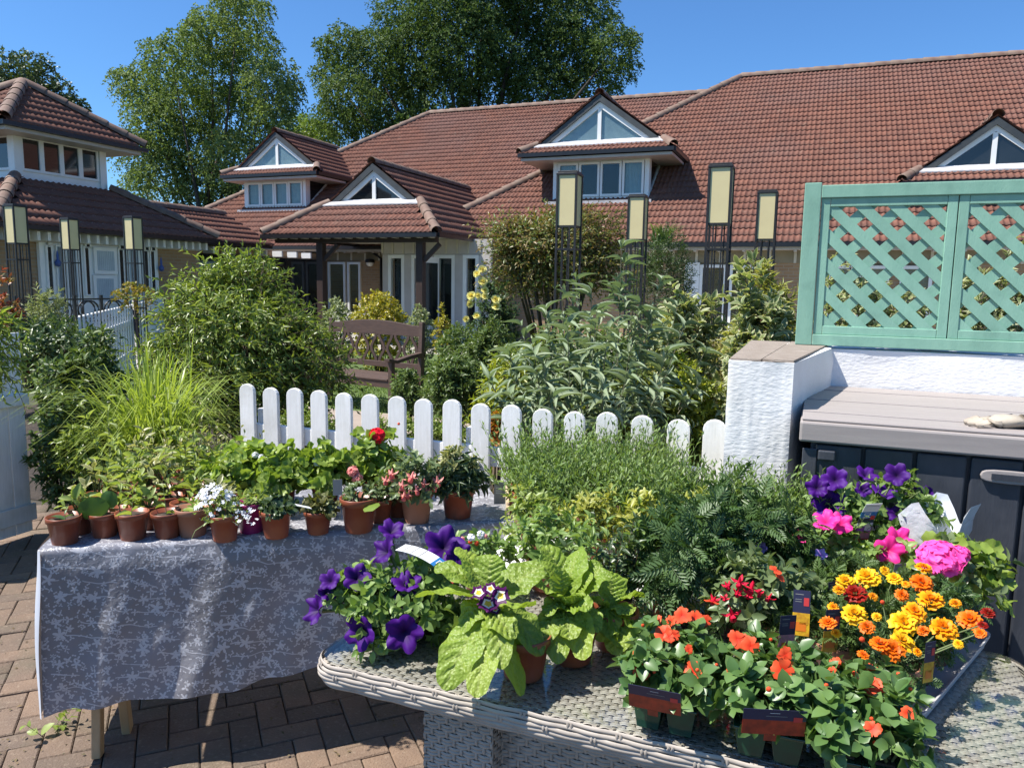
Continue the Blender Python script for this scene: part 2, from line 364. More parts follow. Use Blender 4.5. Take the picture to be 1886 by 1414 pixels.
# ================================================================== HOUSE
m_tile = None
def tilemat():
    m = bpy.data.materials.new('clay_tile'); t, N, L, B = nodes(m)
    a = N.new('ShaderNodeAttribute'); a.attribute_name = 'rnd'; oi = N.new('ShaderNodeObjectInfo')
    k = math_(N, L, 'FRACT', math_(N, L, 'ADD', a.outputs['Fac'], oi.outputs['Random']))
    c = mixrgb(N, L, k, (.19, .082, .056), (.15, .066, .047))
    c = mixrgb(N, L, ramp(N, L, noise(N, L, .35, 4), .45, .72), c, (.165, .085, .068))
    c = mixrgb(N, L, math_(N, L, 'MULTIPLY', ramp(N, L, noise(N, L, 5, 6), .58, .75), .45), c, (.22, .165, .125)); c = mixrgb(N, L, math_(N, L, 'MULTIPLY', ramp(N, L, noise(N, L, 26, 3), .68, .74), .7), c, (.38, .36, .30)); c = mixrgb(N, L, math_(N, L, 'MULTIPLY', ramp(N, L, noise(N, L, .9, 5), .5, .7), .3), c, (.10, .055, .045))
    L.new(c, B.inputs['Base Color']); B.inputs['Roughness'].default_value = .8; B.inputs['Specular IOR Level'].default_value = .2
    bump(N, L, B, noise(N, L, 90, 4), .35, .004); return m
m_tile = tilemat()
m_ridge = pm('ridge_tile', (.15, .085, .062), .8, (.20, .14, .105), 3, 60, .5, .01, orand=.12)
m_under = pm('roof_underlay', (.05, .03, .025), .9)
m_white = pm('white_upvc', (.82, .81, .79), .35, (.77, .76, .74), 4)
m_soffit = pm('soffit_board', (.50, .46, .44), .5, (.44, .40, .38), 3)
m_lead = pm('lead_flashing', (.52, .50, .50), .5, (.36, .35, .36), 6, 30, .3)
m_gut = pm('black_gutter', (.015, .014, .016), .35)
m_timber = pm('dark_timber', (.045, .022, .016), .6, (.03, .015, .012), 6, 40, .4, stretch=(6, 6, .6))
m_cream = pm('cream_board', (.55, .51, .42), .6, (.48, .44, .36), 3)
m_panel = pm('cladding_panel', (.24, .20, .13), .7, (.20, .17, .11), 3)
m_slate = pm('dark_bargeboard', (.035, .04, .045), .55, (.055, .06, .06), 5, 40, .4)
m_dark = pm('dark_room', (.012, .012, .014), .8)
m_curt = pm('pale_curtain', (.50, .55, .58), .9, (.42, .47, .51), 5)
m_glass = glassmat('window_glass', (.80, .86, .86), .012, 1.55)
m_gdark = pm('dark_glass', (.012, .014, .016), .04, (.018, .02, .022), 2, spec=.8)
def brickmat():
    m = bpy.data.materials.new('buff_brick'); t, N, L, B = nodes(m)
    tc = N.new('ShaderNodeTexCoord'); sp = N.new('ShaderNodeSeparateXYZ'); L.new(tc.outputs['Object'], sp.inputs[0]); cb = N.new('ShaderNodeCombineXYZ')
    L.new(math_(N, L, 'ADD', sp.outputs[0], sp.outputs[1]), cb.inputs[0]); L.new(sp.outputs[2], cb.inputs[1])
    b = N.new('ShaderNodeTexBrick'); L.new(cb.outputs[0], b.inputs['Vector']); b.inputs['Scale'].default_value = 1; b.inputs['Brick Width'].default_value = .225; b.inputs['Row Height'].default_value = .075
    b.inputs['Mortar Size'].default_value = .009; b.inputs['Color1'].default_value = (.37, .23, .12, 1); b.inputs['Color2'].default_value = (.28, .165, .085, 1); b.inputs['Mortar'].default_value = (.30, .26, .2, 1)
    c = mixrgb(N, L, .35, b.outputs['Color'], mixrgb(N, L, noise(N, L, 3, 5), (.42, .28, .16), (.2, .12, .07)))
    L.new(c, B.inputs['Base Color']); B.inputs['Roughness'].default_value = .9; bump(N, L, B, b.outputs['Fac'], -.6, .008); return m
m_brick = brickmat()

TW, TG = .25, .30
def tile_unit():
    n = 12; xs = np.linspace(-TW/2, TW/2, n+1); wv = .014*(1+np.cos(2*PI*xs/(TW/2)))**1.4/1.3
    V = []
    for (y, dz) in ((TG/2+.03, .004), (-TG/2-.012, .034), (-TG/2-.012, .008)):
        V += [(x, y, w+dz) for x, w in zip(xs, wv)]
    k = n+1; Fc = [(i, k+i, k+i+1, i+1) for i in range(n)]+[(k+i, 2*k+i, 2*k+i+1, k+i+1) for i in range(n)]
    return np.array(V), np.array(Fc)
tV, tF = tile_unit(); tme = bpy.data.meshes.new('roof_tile'); tme.from_pydata([tuple(p) for p in tV], [], [tuple(f) for f in tF]); tme.materials.append(m_tile)
tme.polygons.foreach_set('use_smooth', [True]*len(tme.polygons))
rdme = MB()
for y0, y1, r0, r1 in ((-.235, .235, .125, .11),):
    n = 8; V = []
    for y, r in ((y0, r0), (y0+.04, r0+.006), (y1, r1)):
        V += [(r*math.cos(PI*j/n*1.1-.05*PI), y, r*math.sin(PI*j/n*1.1-.05*PI)) for j in range(n+1)]
    rdme.add(V, [(i*(n+1)+j, i*(n+1)+j+1, (i+1)*(n+1)+j+1, (i+1)*(n+1)+j) for i in range(2) for j in range(n)])
rme = bpy.data.meshes.new('ridge_tile'); rme.from_pydata(rdme.v, [], rdme.f); rme.materials.append(m_ridge); rme.polygons.foreach_set('use_smooth', [True]*len(rme.polygons))
def inpoly(p, Q):
    x, y = p; c_ = False; j = len(Q)-1
    for i in range(len(Q)):
        if (Q[i][1] > y) != (Q[j][1] > y) and x < (Q[j][0]-Q[i][0])*(y-Q[i][1])/(Q[j][1]-Q[i][1])+Q[i][0]: c_ = not c_
        j = i
    return c_
class Roof:
    """slabs, tiles and ridge caps of one building (site coordinates)"""
    def __init__(s, parent): s.par = parent; s.off = OFF[parent.name]; s.tiles = []; s.roof = None; s.mb = MB(); s.ridges = []
    def slope(s, poly, tiles=True, thick=.06, gw=1.0):
        P = [np.array(p, float) for p in poly]; n = nrm(np.cross(P[1]-P[0], P[2]-P[0]))
        if n[2] < 0: n = -n
        s.mb.prism([p-n*(thick+.01) for p in P], n*thick)
        if not tiles: return
        h = nrm(np.cross([0, 0, 1.], n)); u = np.cross(n, h)     # h: along courses, u: up-slope
        h = -h if np.cross(h, u)@n < 0 else h
        o = P[0]; Q = [((p-o)@h, (p-o)@u) for p in P]
        h0, h1 = min(q[0] for q in Q), max(q[0] for q in Q); u0, u1 = min(q[1] for q in Q), max(q[1] for q in Q)
        k = max(1, round((u1-u0)/TG)); g = (u1-u0)/k
        for r in range(k):
            uu = u0+g*(r+.5)-.02; x = h0+TW/2
            while x < h1+TW*.4:
                if inpoly((x, uu), Q):
                    s.tiles.append((o+h*x+u*uu+n*RG.uniform(-.002, .003), h, u, n))
                x += TW
    def ridge(s, a, b): s.ridges.append((np.array(a, float), np.array(b, float)))
    def finish(s, nind=300, name='roof'):
        s.roof = obj(name, s.mb, m_under, s.par); info = []
        for c_, h, u, n in s.tiles:
            w = Wd(c_); q = w-O; zz = q@F0; px, py = proj(w) if zz > .1 else (-9e3, 0)
            vis = -10 < px < 1896 and -10 < py < 520 and n@(S(O)-c_) > 0
            info.append((0 if vis else 1, zz, c_, h, u, n))
        info.sort(key=lambda e: (e[0], e[1])); VV = []; FF = []; rr = []; k = 0
        for i, (nv, d, c_, h, u, n) in enumerate(info):
            t = RG.normal()*.006; h2 = nrm(h+n*t); u2 = nrm(u+n*RG.normal()*.008); n2 = np.cross(h2, u2)
            if i < nind and not nv:
                o = bpy.data.objects.new('roof_tile', tme); COL.objects.link(o); o.parent = s.roof
                o.matrix_local = Matrix.Translation(c_-s.off) @ Matrix([list(h2), list(u2), list(n2)]).transposed().to_4x4()
            else:
                VV.append((c_-s.off)+tV[:, :1]*h2+tV[:, 1:2]*u2+tV[:, 2:3]*n2); FF.append(tF+k); k += len(tV); rr.append(np.full(len(tV), RG.random()))
        if VV: npmesh('roof_tiles', np.concatenate(VV), np.concatenate(FF), m_tile, s.roof, {'rnd': np.concatenate(rr)}, smooth=True, kind='stuff')
        for a, b in s.ridges:
            d = b-a; Ln = np.linalg.norm(d); k = max(1, round(Ln/.44)); y = d/Ln; x = nrm(np.cross(y, [0, 0, 1.])); z = np.cross(x, y)
            for i in range(k):
                o = bpy.data.objects.new('ridge_tile', rme); COL.objects.link(o); o.parent = s.roof; c_ = a+d*(i+.5)/k+z*(.02+RG.uniform(-.004, .004))
                o.matrix_local = Matrix.Translation(c_-s.off) @ Matrix([list(x), list(y), list(z)]).transposed().to_4x4() @ Matrix.Scale(Ln/k/.45, 4, (0, 1, 0))
def frame_quad(mb, a, b, w, d, v, axis='v'):
    """rectangular frame between (p0,z0)-(p1,z1) on plane axis=v, bars w wide, d deep toward the viewer"""
    (p0, z0), (p1, z1) = a, b
    def bx(pa, za, pb, zb):
        if axis == 'v': mb.box((pa, v-d, za), (pb, v, zb))
        else: mb.box((v, pa, za), (v+d, pb, zb))
    bx(p0, z0, p1, z0+w); bx(p0, z1-w, p1, z1); bx(p0, z0+w, p0+w, z1-w); bx(p1-w, z0+w, p1, z1-w)
def window(par, a, b, v, axis='v', fill='curtain', w=.06, d=.07, name='window', bars=0):
    """a window part: frame with its pane and what hangs behind it as sub-parts"""
    mb = MB(); frame_quad(mb, a, b, w, d, v, axis); fr = obj(name, mb, m_white, par)
    (p0, z0), (p1, z1) = a, b
    def rect(off, th, mat, nm, p0=p0+w, p1=p1-w, z0=z0+w, z1=z1-w):
        m = MB()
        if axis == 'v': m.box((p0, v+off, z0), (p1, v+off+th, z1))
        else: m.box((v-off-th, p0, z0), (v-off, p1, z1))
        return obj(nm, m, mat, fr)
    if fill == 'curtain':
        rect(-.03, .006, m_glass, 'pane'); m = MB(); n = 28; V = []
        for i in range(n+1):
            p = p0+w+(p1-p0-2*w)*i/n; q = .05+.012*math.sin(i*1.9)+.008*math.sin(i*.7)
            for z in (z0+w, z1-w): V.append((p, v+q, z) if axis == 'v' else (v-q, p, z))
        m.add(V, [(2*i, 2*i+2, 2*i+3, 2*i+1) for i in range(n)]); obj('curtain', m, m_curt, fr, smooth=True)
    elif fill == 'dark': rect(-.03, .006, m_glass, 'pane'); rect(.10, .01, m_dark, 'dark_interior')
    else: rect(-.03, .006, m_gdark, 'pane')
    if fill == 'slats':
        m = MB(); n = 9
        for i in range(n):
            p = p0+w+(p1-p0-2*w)*(i+.5)/n
            if axis == 'v': m.box((p-.02, v-.045, z0+w), (p+.02, v-.035, z1-w))
            else: m.box((v+.035, p-.02, z0+w), (v+.045, p+.02, z1-w))
        obj('vertical_blind', m, m_curt, fr)
    return fr
def tri_window(par, A, B, C, v, fw=.075, fill='curtain', framemat=None):
    """triangular gable window on plane v: A left base, B right base, C apex (u,z)"""
    A, B, C = map(np.array, (A, B, C)); mb = MB(); cen = (A+B+C)/3
    def inset(P, k): return P+(cen-P)*k
    k = fw/(abs(cen[1]-A[1])+1e-6); a, b, c_ = inset(A, k), inset(B, k), inset(C, k)
    for (p, q, p2, q2) in ((A, B, a, b), (B, C, b, c_), (C, A, c_, a)):
        mb.prism([(p[0], v, p[1]), (q[0], v, q[1]), (q2[0], v, q2[1]), (p2[0], v, p2[1])], (0, -.07, 0))
    mb.box((C[0]-.05, v-.065, a[1]-.005), (C[0]+.05, v-.002, c_[1]-.02))
    fr = obj('gable_window', mb, framemat or m_white, par)
    for (p, q) in ((a, (c_[0]-.03)), (b, (c_[0]+.03))):
        m = MB(); m.prism([(p[0], v-.03, p[1]), (q, v-.03, p[1]), (q, v-.03, c_[1]-.03)], (0, .006, 0)); obj('pane', m, m_glass if fill != 'dark' else m_gdark, fr)
    if fill == 'curtain':
        m = MB(); m.prism([(a[0], v-.014, a[1]), (b[0], v-.014, b[1]), (c_[0], v-.014, c_[1])], (0, .006, 0)); obj('curtain', m, m_curt, fr)
    return fr
def gablet(par, rf, uc, we, vf, ze, vb, za, vback, wz=None, fill='curtain', zb=None, soff=True, name='dormer', barge=.30, wk=.86, wx=0):
    """gable roof with a skirt below the gable; returns base width"""
    t = (za-ze)/we; zb = zb if zb else ze+(vb-vf)*t*.75; wb = we*(za-zb)/(za-ze)
    E = lambda s, v, z, w: np.array([uc+s*w, v, z])
    for s in (-1, 1):
        P = [E(s, vf, ze, we), E(s, vb, zb, wb), E(s, vb, za, 0), E(s, vback(za), za, 0), E(s, vback(ze), ze, we)]
        rf.slope(P if s > 0 else P[::-1])
        rf.ridge(E(s, vf, ze+.02, we), E(s, vb+.05, zb+.02, wb))
    rf.slope([E(-1, vf, ze, we), E(1, vf, ze, we), E(1, vb, zb, wb), E(-1, vb, zb, wb)])
    rf.ridge(E(1, vb-.05, za, 0), E(1, vback(za), za, 0))
    mb = MB(); vg = vb+.12
    mb.prism([E(-1, vg, zb-.05, wb-.02), E(1, vg, zb-.05, wb-.02), E(1, vg, za-.06, 0)], (0, .08, 0)); gw = obj('gable_wall', mb, m_slate, par)
    mb = MB(); sl = math.hypot(wb, za-zb)
    for s in (-1, 1):
        a = E(s, vb-.02, zb-.03, wb+.02); b = E(s, vb-.02, za-.015, 0); dn = np.array([-s*(za-zb)/sl*0, 0, -barge*.55]); inn = np.array([-s*barge, 0, 0])*0
        mb.prism([a, b, b+dn, a+np.array([-s*barge*.55*wb/max(za-zb, .1), 0, 0])], (0, .05, 0))
    obj('bargeboard', mb, m_slate, par)
    k = wk; zz = zb+.02; tri_window(par, (uc-wb*k, zz), (uc+wb*k, zz), (uc, zz+(za-zb)*k*.97), vg-.01, fill=fill)
    mb = MB(); mb.prism([E(-1, vb-.20, zb-.07, wb+.06), E(1, vb-.20, zb-.07, wb+.06), E(1, vb+.12, zb+.10, wb), E(-1, vb+.12, zb+.10, wb)], (0, 0, .03)); obj('lead_flashing', mb, m_lead, par)
    mb = MB(); g = .055
    mb.box((uc-we-.03, vf-.07, ze-.10), (uc+we+.03, vf+.02, ze-.005)); mb.box((uc+we-.02, vf+.025, ze-.10), (uc+we+.07, vback(ze), ze-.005)); mb.box((uc-we-.07, vf+.025, ze-.10), (uc-we+.02, vback(ze), ze-.005)); obj('gutter', mb, m_gut, par)
    if soff:
        mb = MB(); mb.box((uc-we+.03, vf+.03, ze-.19), (uc+we-.03, max(vback(ze)-.35, vf+.3), ze-.12)); obj('soffit', mb, m_soffit, par)
    return wb, zb
# --- main house
house = site_thing('main_house', 'long brick bungalow with red tiled hipped roof, gabled dormers and porch', 'house', -4, 18.9)
rf = Roof(house); A35 = rad(35); T35 = math.tan(A35)
vR = 18.5; zR = Pv(1300, 447, vR)[2]; rl = Ppl(1366, 143, vR, zR, A35); ur, vr, zr = rl
uRL = ur-(vr-vR); UE = 13.0
rf.slope([(uRL, vR, zR), (UE, vR, zR), (UE, vr, zr), (ur, vr, zr)]); rf.slope([(UE, 2*vr-vR, zR), (uRL, 2*vr-vR, zR), (ur, vr, zr), (UE, vr, zr)], False); rf.slope([(uRL, 2*vr-vR, zR), (uRL, vR, zR), (ur, vr, zr)], False)
rf.ridge((ur, vr, zr), (UE, vr, zr)); rf.ridge((uRL+.3, vR+.3, zR+.3*T35), (ur, vr, zr))
vL = 20.0; zL = 2.62; ll = Ppl(793, 210, vL, zL, A35); ua, va, za = ll; uLL = ua-(va-vL)
rf.slope([(uLL, vL, zL), (-7.5, vL, zL), (-1.0, va, za), (ua, va, za)]); rf.slope([(-1, va, za), (-1, va+4, za-4*T35), (ua-4, va+4, za-4*T35), (ua, va, za)], False)
rf.ridge((ua, va, za), (-1.2, va, za)); rf.ridge((uLL+.3, vL+.3, zL+.3*T35), (ua, va, za))
bR = lambda z: vR+(z-zR)/T35
bL = lambda z: vL+(z-zL)/T35
# walls
mb = MB(); mb.box((uRL+.6, vR+.5, 0), (UE, vR+.75, zR+.1)); mb.box((UE-.3, vR+.75, 0), (UE, 2*vr-vR-.5, zR+.1)); obj('wall', mb, m_brick, house)
mb = MB(); mb.box((uLL+.6, vL+.5, 0), (uRL+.55, vL+.75, zL+.1)); obj('wall', mb, m_brick, house)
mb = MB(); mb.box((uRL-.05, vR-.10, zR-.10), (UE, vR+.02, zR-.0)); mb.box((uLL, vL-.10, zL-.10), (uRL-.1, vL+.02, zL)); obj('gutter', mb, m_gut, house)
mb = MB(); mb.box((uRL+.1, vR+.03, zR-.16), (UE, vR+.49, zR-.08)); mb.box((uLL+.1, vL+.03, zL-.16), (uRL, vL+.49, zL-.08)); obj('soffit', mb, m_soffit, house)
# frieze of cladding panels with rafter feet, below the eaves
def frieze(u0, u1, v, z0, z1, step=.45):
    mb = MB(); mb.box((u0, v-.03, z0), (u1, v, z1)); obj('frieze_board', mb, m_panel, house)
    n = int((u1-u0)/step); me = None
    for i in range(n+1):
        u = u0+(u1-u0)*i/n; m = MB(); m.box((u-.03, v-.05, z0), (u+.03, v-.028, z1)); obj('frieze_batten', m, m_cream, house)
        m = MB(); m.box((u-.035, v-.42, z1-.10), (u+.035, v-.06, z1-.0)); obj('rafter_foot', m, m_soffit, house)
frieze(-7.2, 4.0, vR+.5, zR-.45, zR-.1, .55); frieze(-15.5, -10.0, vL+.5, zL-.42, zL-.1, .5)
# R windows/doors below eaves (seen past the planting and through the trellis)
zt = zR-.5
for x0, x1, f in ((1290, 1340, 'dark'), (1345, 1390, 'dark'), (1525, 1575, 'dark'), (1585, 1640, 'dark'), (1660, 1720, 'dark')):
    a = Pv(x0, 480, vR+.45)[0]; b = Pv(x1, 480, vR+.45)[0]; window(house, (a, .25), (b, zt), vR+.49, fill=f, w=.07)
mb = MB(); a = Pv(1262, 480, vR+.4)[0]; mb.box((a, vR+.40, .1), (a+.35, vR+.49, zt+.05)); obj('door_surround', mb, m_white, house)
# L wall: glazed doors, white frames, lamps, downpipe
for x0, x1, f in ((455, 478, 'curtain'), (492, 522, 'dark'), (567, 590, 'dark'), (604, 636, 'dark'), (640, 664, 'dark')):
    a = Pv(x0, 480, vL+.45)[0]; b = Pv(x1, 480, vL+.45)[0]; window(house, (a, .15), (b, 2.15), vL+.49, fill=f, w=.07, name='glazed_door' if f == 'dark' else 'window')
def wall_lamp(px, py, v):
    p = Pv(px, py, v); mb = MB(); mb.lathe([(0, .12), (.13, .10), (.15, .0), (.12, 0)], 12, (p[0], v-.12, p[2])); mb.box((p[0]-.03, v-.12, p[2]), (p[0]+.03, v-.003, p[2]+.06)); l = obj('wall_lamp', mb, m_gut, house, True)
    m = MB(); m.lathe([(.115, 0), (.10, -.07), (.05, -.11), (0, -.12)], 12, (p[0], v-.12, p[2])); obj('lamp_bowl', m, m_white, l, True)
wall_lamp(537, 483, vL+.5); wall_lamp(685, 484, vL+.5)
mb = MB(); p = [Pv(x, y, vL+.2) for x, y in ((676, 455), (680, 465), (694, 476), (694, 560))]; mb.tube([(q[0], vL+.44, q[2]) for q in p], .04, 8); obj('downpipe', mb, m_gut, house, True)
# porch with gablet
ze = 2.70; EL = S(Pz(486, 432, ze)); ER = S(Pz(802, 428, ze)); vf = (EL[1]+ER[1])/2; uc = (EL[0]+ER[0])/2; we = (ER[0]-EL[0])/2
vb = vf+1.25; zap = Pv(688, 300, vb)[2]
gablet(house, rf, uc, we, vf, ze, vb, zap, lambda z: max(bL(z), vL)+.0, zb=Pv(690, 374, vb)[2], fill='dark', soff=False, wk=.82)
# porch posts, beam, rafters and glazed screen
for px in (592, 775):
    p = Pv(px, 480, vf+.35); mb = MB(); mb.box((p[0]-.09, vf+.26, 0), (p[0]+.09, vf+.44, ze-.2)); po = obj('porch_post', mb, m_timber, house, bev=.01)
    mb = MB(); mb.bar((p[0]+.09, vf+.35, ze-.62), (p[0]+.5, vf+.35, ze-.24), .08, .1); obj('brace', mb, m_timber, po)
mb = MB(); mb.box((EL[0]+.15, vf+.28, ze-.20), (ER[0]-.15, vf+.42, ze-.06)); obj('porch_beam', mb, m_timber, house)
for i in range(15):
    u = EL[0]+.2+(ER[0]-EL[0]-.4)*i/14; m = MB(); m.box((u-.03, vf+.03, ze-.11), (u+.03, vf+.27, ze-.03)); obj('rafter_foot', m, m_soffit, house)
mb = MB(); mb.box((EL[0]+.2, vf+.5, ze-.03), (ER[0]-.1, vL+.4, ze+.0)); obj('porch_ceiling', mb, m_cream, house)
# screen wall (grey-white frames) set back on the right of the porch
vs_ = vf+1.9; us0 = Pv(705, 480, vs_)[0]; us1 = Pv(905, 480, vs_)[0]
mb = MB(); mb.box((us0, vs_, 2.28), (us1, vs_+.1, ze-.04)); obj('screen_header', mb, m_soffit, house)
mb = MB(); mb.box((us0, vs_, 0), (us1, vs_+.1, .35)); obj('screen_base', mb, m_soffit, house)
for i in range(11):
    u = us0+(us1-us0)*i/10; m = MB(); m.box((u-.025, vs_-.03, 2.3), (u+.025, vs_-.002, ze-.05)); obj('frieze_batten', m, m_cream, house)
for x0, x1, nm in ((715, 745, 'window'), (758, 790, 'window'), (800, 838, 'glazed_door'), (853, 882, 'window')):
    a = Pv(x0, 480, vs_)[0]; b = Pv(x1, 480, vs_)[0]; window(house, (a, .35 if nm == 'window' else .02), (b, 2.27), vs_+.08, fill='dark', w=.09, d=.10, name=nm)
prev = us0
for x0, x1 in ((705, 715), (745, 758), (790, 800), (838, 853), (882, 905)):
    a = Pv(x0, 480, vs_)[0]; b = Pv(x1, 480, vs_)[0]; m = MB(); m.box((a+.003, vs_-.02, .36), (b-.003, vs_+.08, 2.275)); obj('door_post', m, m_soffit, house)
mb = MB(); a = Pv(790, 480, vs_-.5); mb.box((a[0], vs_-.9, .02), (a[0]+.06, vs_-.05, 2.2)); od = obj('open_door', mb, m_white, house)
mb = MB(); mb.box((a[0]+.065, vs_-.8, .5), (a[0]+.07, vs_-.15, 2.05)); obj('pane', mb, m_gdark, od)
# patio chairs on the terrace by the porch
m_chair = pm('cream_chair_canvas', (.55, .50, .42), .7)
for px, py, Y, lb in ((661, 536, 15.2, 'cream patio chair showing above the golden euonymus'), (628, 545, 15.4, 'cream patio chair by the porch post and glazed doors')):
    p = Py(px, py, Y); t = thing('patio_chair', lb, 'chair', (p[0], p[1], 0), -TH+.3, 'patio chairs by the porch')
    mb = MB(); mb.prism([(-.24, 0, .44), (.24, 0, .44), (.22, .14, .95), (-.22, .14, .95)], (0, .02, 0)); obj('backrest', mb, m_chair, t, bev=.01)
    mb = MB(); mb.box((-.24, -.46, .42), (.24, 0, .44)); obj('seat', mb, m_chair, t, bev=.01)
    for x in (-.22, .22):
        for y in (-.44, .02): mb = MB(); mb.box((x-.015, y-.015, 0), (x+.015, y+.015, .42)); obj('leg', mb, m_gut, t)
# dormers
def dormer(x0, x1, ys, xe0, xe1, ye, xa, ya, hb, back, panes, fills, vz0, a35=A35, skirt=.45):
    v0, z0 = vz0; vd = Ppl((x0+x1)/2, ys, v0, z0, a35)[1]; vf = vd-.50
    a = Pv(x0, ys, vd); b = Pv(x1, ys, vd); zs = (a[2]+b[2])/2-.02
    e0 = Pv(xe0, ye, vf); e1 = Pv(xe1, ye-13 if xe1 > 900 else ye-5, vf); ze = (e0[2]+e1[2])/2; uc = (a[0]+b[0])/2; we = (e1[0]-e0[0])/2; uce = (e0[0]+e1[0])/2
    vb = vf+skirt; zap = Pv(xa, ya, vb)[2]
    gablet(house, rf, uce, we, vf, ze, vb, zap, back)
    mb = MB(); zt = ze-.14
    for (p0, p1) in ((a[0], a[0]+.12), (b[0]-.12, b[0])): mb.box((p0, vd, zs), (p1, vd+.1, zt))
    mb.box((a[0]+.12, vd, zs), (b[0]-.12, vd+.1, zs+.10)); mb.box((a[0]+.12, vd, zt-.08), (b[0]-.12, vd+.1, zt)); w = obj('dormer_front', mb, m_white, house)
    mb = MB(); mb.box((a[0]-.15, vd-.22, zs-.18), (b[0]+.12, vd-.003, zs-.02)); obj('lead_flashing', mb, m_lead, house)
    n = panes; q0, q1 = a[0]+.125, b[0]-.125
    for i in range(n):
        p0 = q0+(q1-q0)*i/n+.01; p1 = q0+(q1-q0)*(i+1)/n-.01; window(house, (p0, zs+.105), (p1, zt-.085), vd+.03, fill=fills[i], w=.06, d=.06)
    for s, uu in ((1, b[0]), (-1, a[0])):   # cheeks: triangular glazing with white frame
        zb_ = lambda v: zs+(v-vd)*T35
        vt = back(zt)
        mb = MB(); mb.prism([(uu-s*.1, vd+.105, zs), (uu-s*.1, vd+.105, zt), (uu-s*.1, vt, zt)], (s*.08, 0, 0)); c_ = obj('dormer_cheek', mb, m_gdark, house)
        mb = MB(); mb.bar((uu-s*.02, vd+.12, zs+.05), (uu-s*.02, vt-.1, zt-.03), .06, .14); mb.box((uu-s*.02-.03, vd+.106, zs+.05), (uu-s*.02+.03, vd+.22, zt)); obj('frame', mb, m_white, c_)
dormer(1018, 1194, 368, 957, 1240, 283, 1106, 173, 0, bR, 4, ('curtain', 'dark', 'dark', 'curtain'), (vR, zR))
dormer(451, 564, 384, 408, 583, 322, 506, 243, 0, bL, 4, ('curtain',)*4, (vL, zL))
# right gablet behind the trellis
vb = Ppl(1800, 345, vR, zR, A35)[1]-.35; p = Pv(1838, 214, vb); pe = Pv(1662, 335, vb-.5); we = p[0]-pe[0]
gablet(house, rf, p[0], we, vb-.5, pe[2], vb, p[2], bR, fill='dark')
mb = MB(); mb.box((p[0]-we+.5, vb+.05, pe[2]-1.5), (p[0]+we-.5, vb+.15, pe[2]-.12)); obj('dormer_front', mb, m_white, house)
rf.finish(300)
# --- pavilion
A_ = 2.65; uE = -13.2; zE = 2.5; vc = 14.4-A_; ucp = uE-A_
pav = site_thing('pavilion', 'two tier pavilion with clerestory windows, red hipped roofs and white glazed doors', 'building', ucp, vc)
pf = Roof(pav)
def solve_c(px, py, v_s):   # half size on the far corner diagonal seen at pixel px
    r = Pv(px, py, 10)[0]/10; return (ucp-r*vc)/(r-1)
bU = solve_c(266, 274, 1); zU = Pv(266, 274, vc+bU)[2]; zAp = Pv(45, 156, vc)[2]; cU = solve_c(198, 340, 1); zC = Pv(198, 347, vc+cU)[2]
def hip(rf, c_, b, z0, z1, top=0):
    C = [np.array([c_[0]+sx*b, c_[1]+sy*b, z0]) for sx, sy in ((1, -1), (1, 1), (-1, 1), (-1, -1))]; Tp = [np.array([c_[0]+sx*top, c_[1]+sy*top, z1]) for sx, sy in ((1, -1), (1, 1), (-1, 1), (-1, -1))]
    for i in range(4):
        j = (i+1) % 4; rf.slope([C[i], C[j], Tp[j], Tp[i]] if top else [C[i], C[j], Tp[i]], tiles=i in (0, 3))
        rf.ridge(C[i]+np.array([0, 0, .03]), Tp[i]+np.array([0, 0, .02]))
hip(pf, (ucp, vc), bU, zU, zAp); hip(pf, (ucp, vc), A_, zE, zC-.05, cU+.02)
mb = MB(); mb.box((ucp-cU+.06, vc-cU+.06, zC-.1), (ucp+cU-.06, vc+cU-.06, zC+.12)); obj('clerestory_sill', mb, m_white, pav)
zct = zU-.10
for sx, sy in ((1, -1), (1, 1), (-1, 1), (-1, -1)):
    mb = MB(); mb.box((ucp+sx*cU-(.16 if sx > 0 else 0), vc+sy*cU-(.16 if sy > 0 else 0), zC-.1), (ucp+sx*cU+(.16 if sx < 0 else 0), vc+sy*cU+(.16 if sy < 0 else 0), zct)); obj('corner_post', mb, m_white, pav)
k = 4
for i in range(k):
    p0 = vc-cU+.17+(2*cU-.34)*i/k; p1 = vc-cU+.17+(2*cU-.34)*(i+1)/k; window(pav, (p0, zC+.12), (p1, zct-.02), ucp+cU-.09, 'u', fill='glass', w=.05, d=.06)
    q0 = ucp-cU+.17+(2*cU-.34)*i/k; q1 = ucp-cU+.17+(2*cU-.34)*(i+1)/k; window(pav, (q0, zC+.12), (q1, zct-.02), vc-cU+.09, 'v', fill='glass', w=.05, d=.06)
mb = MB(); mb.box((ucp-bU+.05, vc-bU+.05, zU-.15), (ucp+bU-.05, vc+bU-.05, zU-.08)); obj('soffit', mb, m_soffit, pav)
mb = MB()
for b, z in ((bU, zU), (A_, zE)):
    mb.box((ucp+b-.02, vc-b-.06, z-.08), (ucp+b+.06, vc+b+.06, z)); mb.box((ucp-b, vc-b-.06, z-.08), (ucp+b-.025, vc-b+.02, z))
obj('gutter', mb, m_gut, pav)
uw = uE-.45
mb = MB(); mb.box((uw-.25, vc-A_+.4, 0), (uw-.1, vc+A_-.05, zE)); mb.box((ucp-A_+.4, vc-A_+.4, 0), (uw-.26, vc-A_+.6, zE)); obj('wall', mb, m_brick, pav)
vA_, vB_ = Pu(75, 480, uw)[1], Pu(292, 480, uw)[1]
mb = MB(); mb.box((uw-.095, vA_, .1), (uw-.02, vB_, 2.22)); obj('white_screen', mb, m_white, pav)
mb = MB(); mb.box((uw-.095, vc-A_+.45, 2.222), (uw-.0, vc+A_-.1, zE-.06)); obj('frieze_board', mb, m_soffit, pav)
n = 22
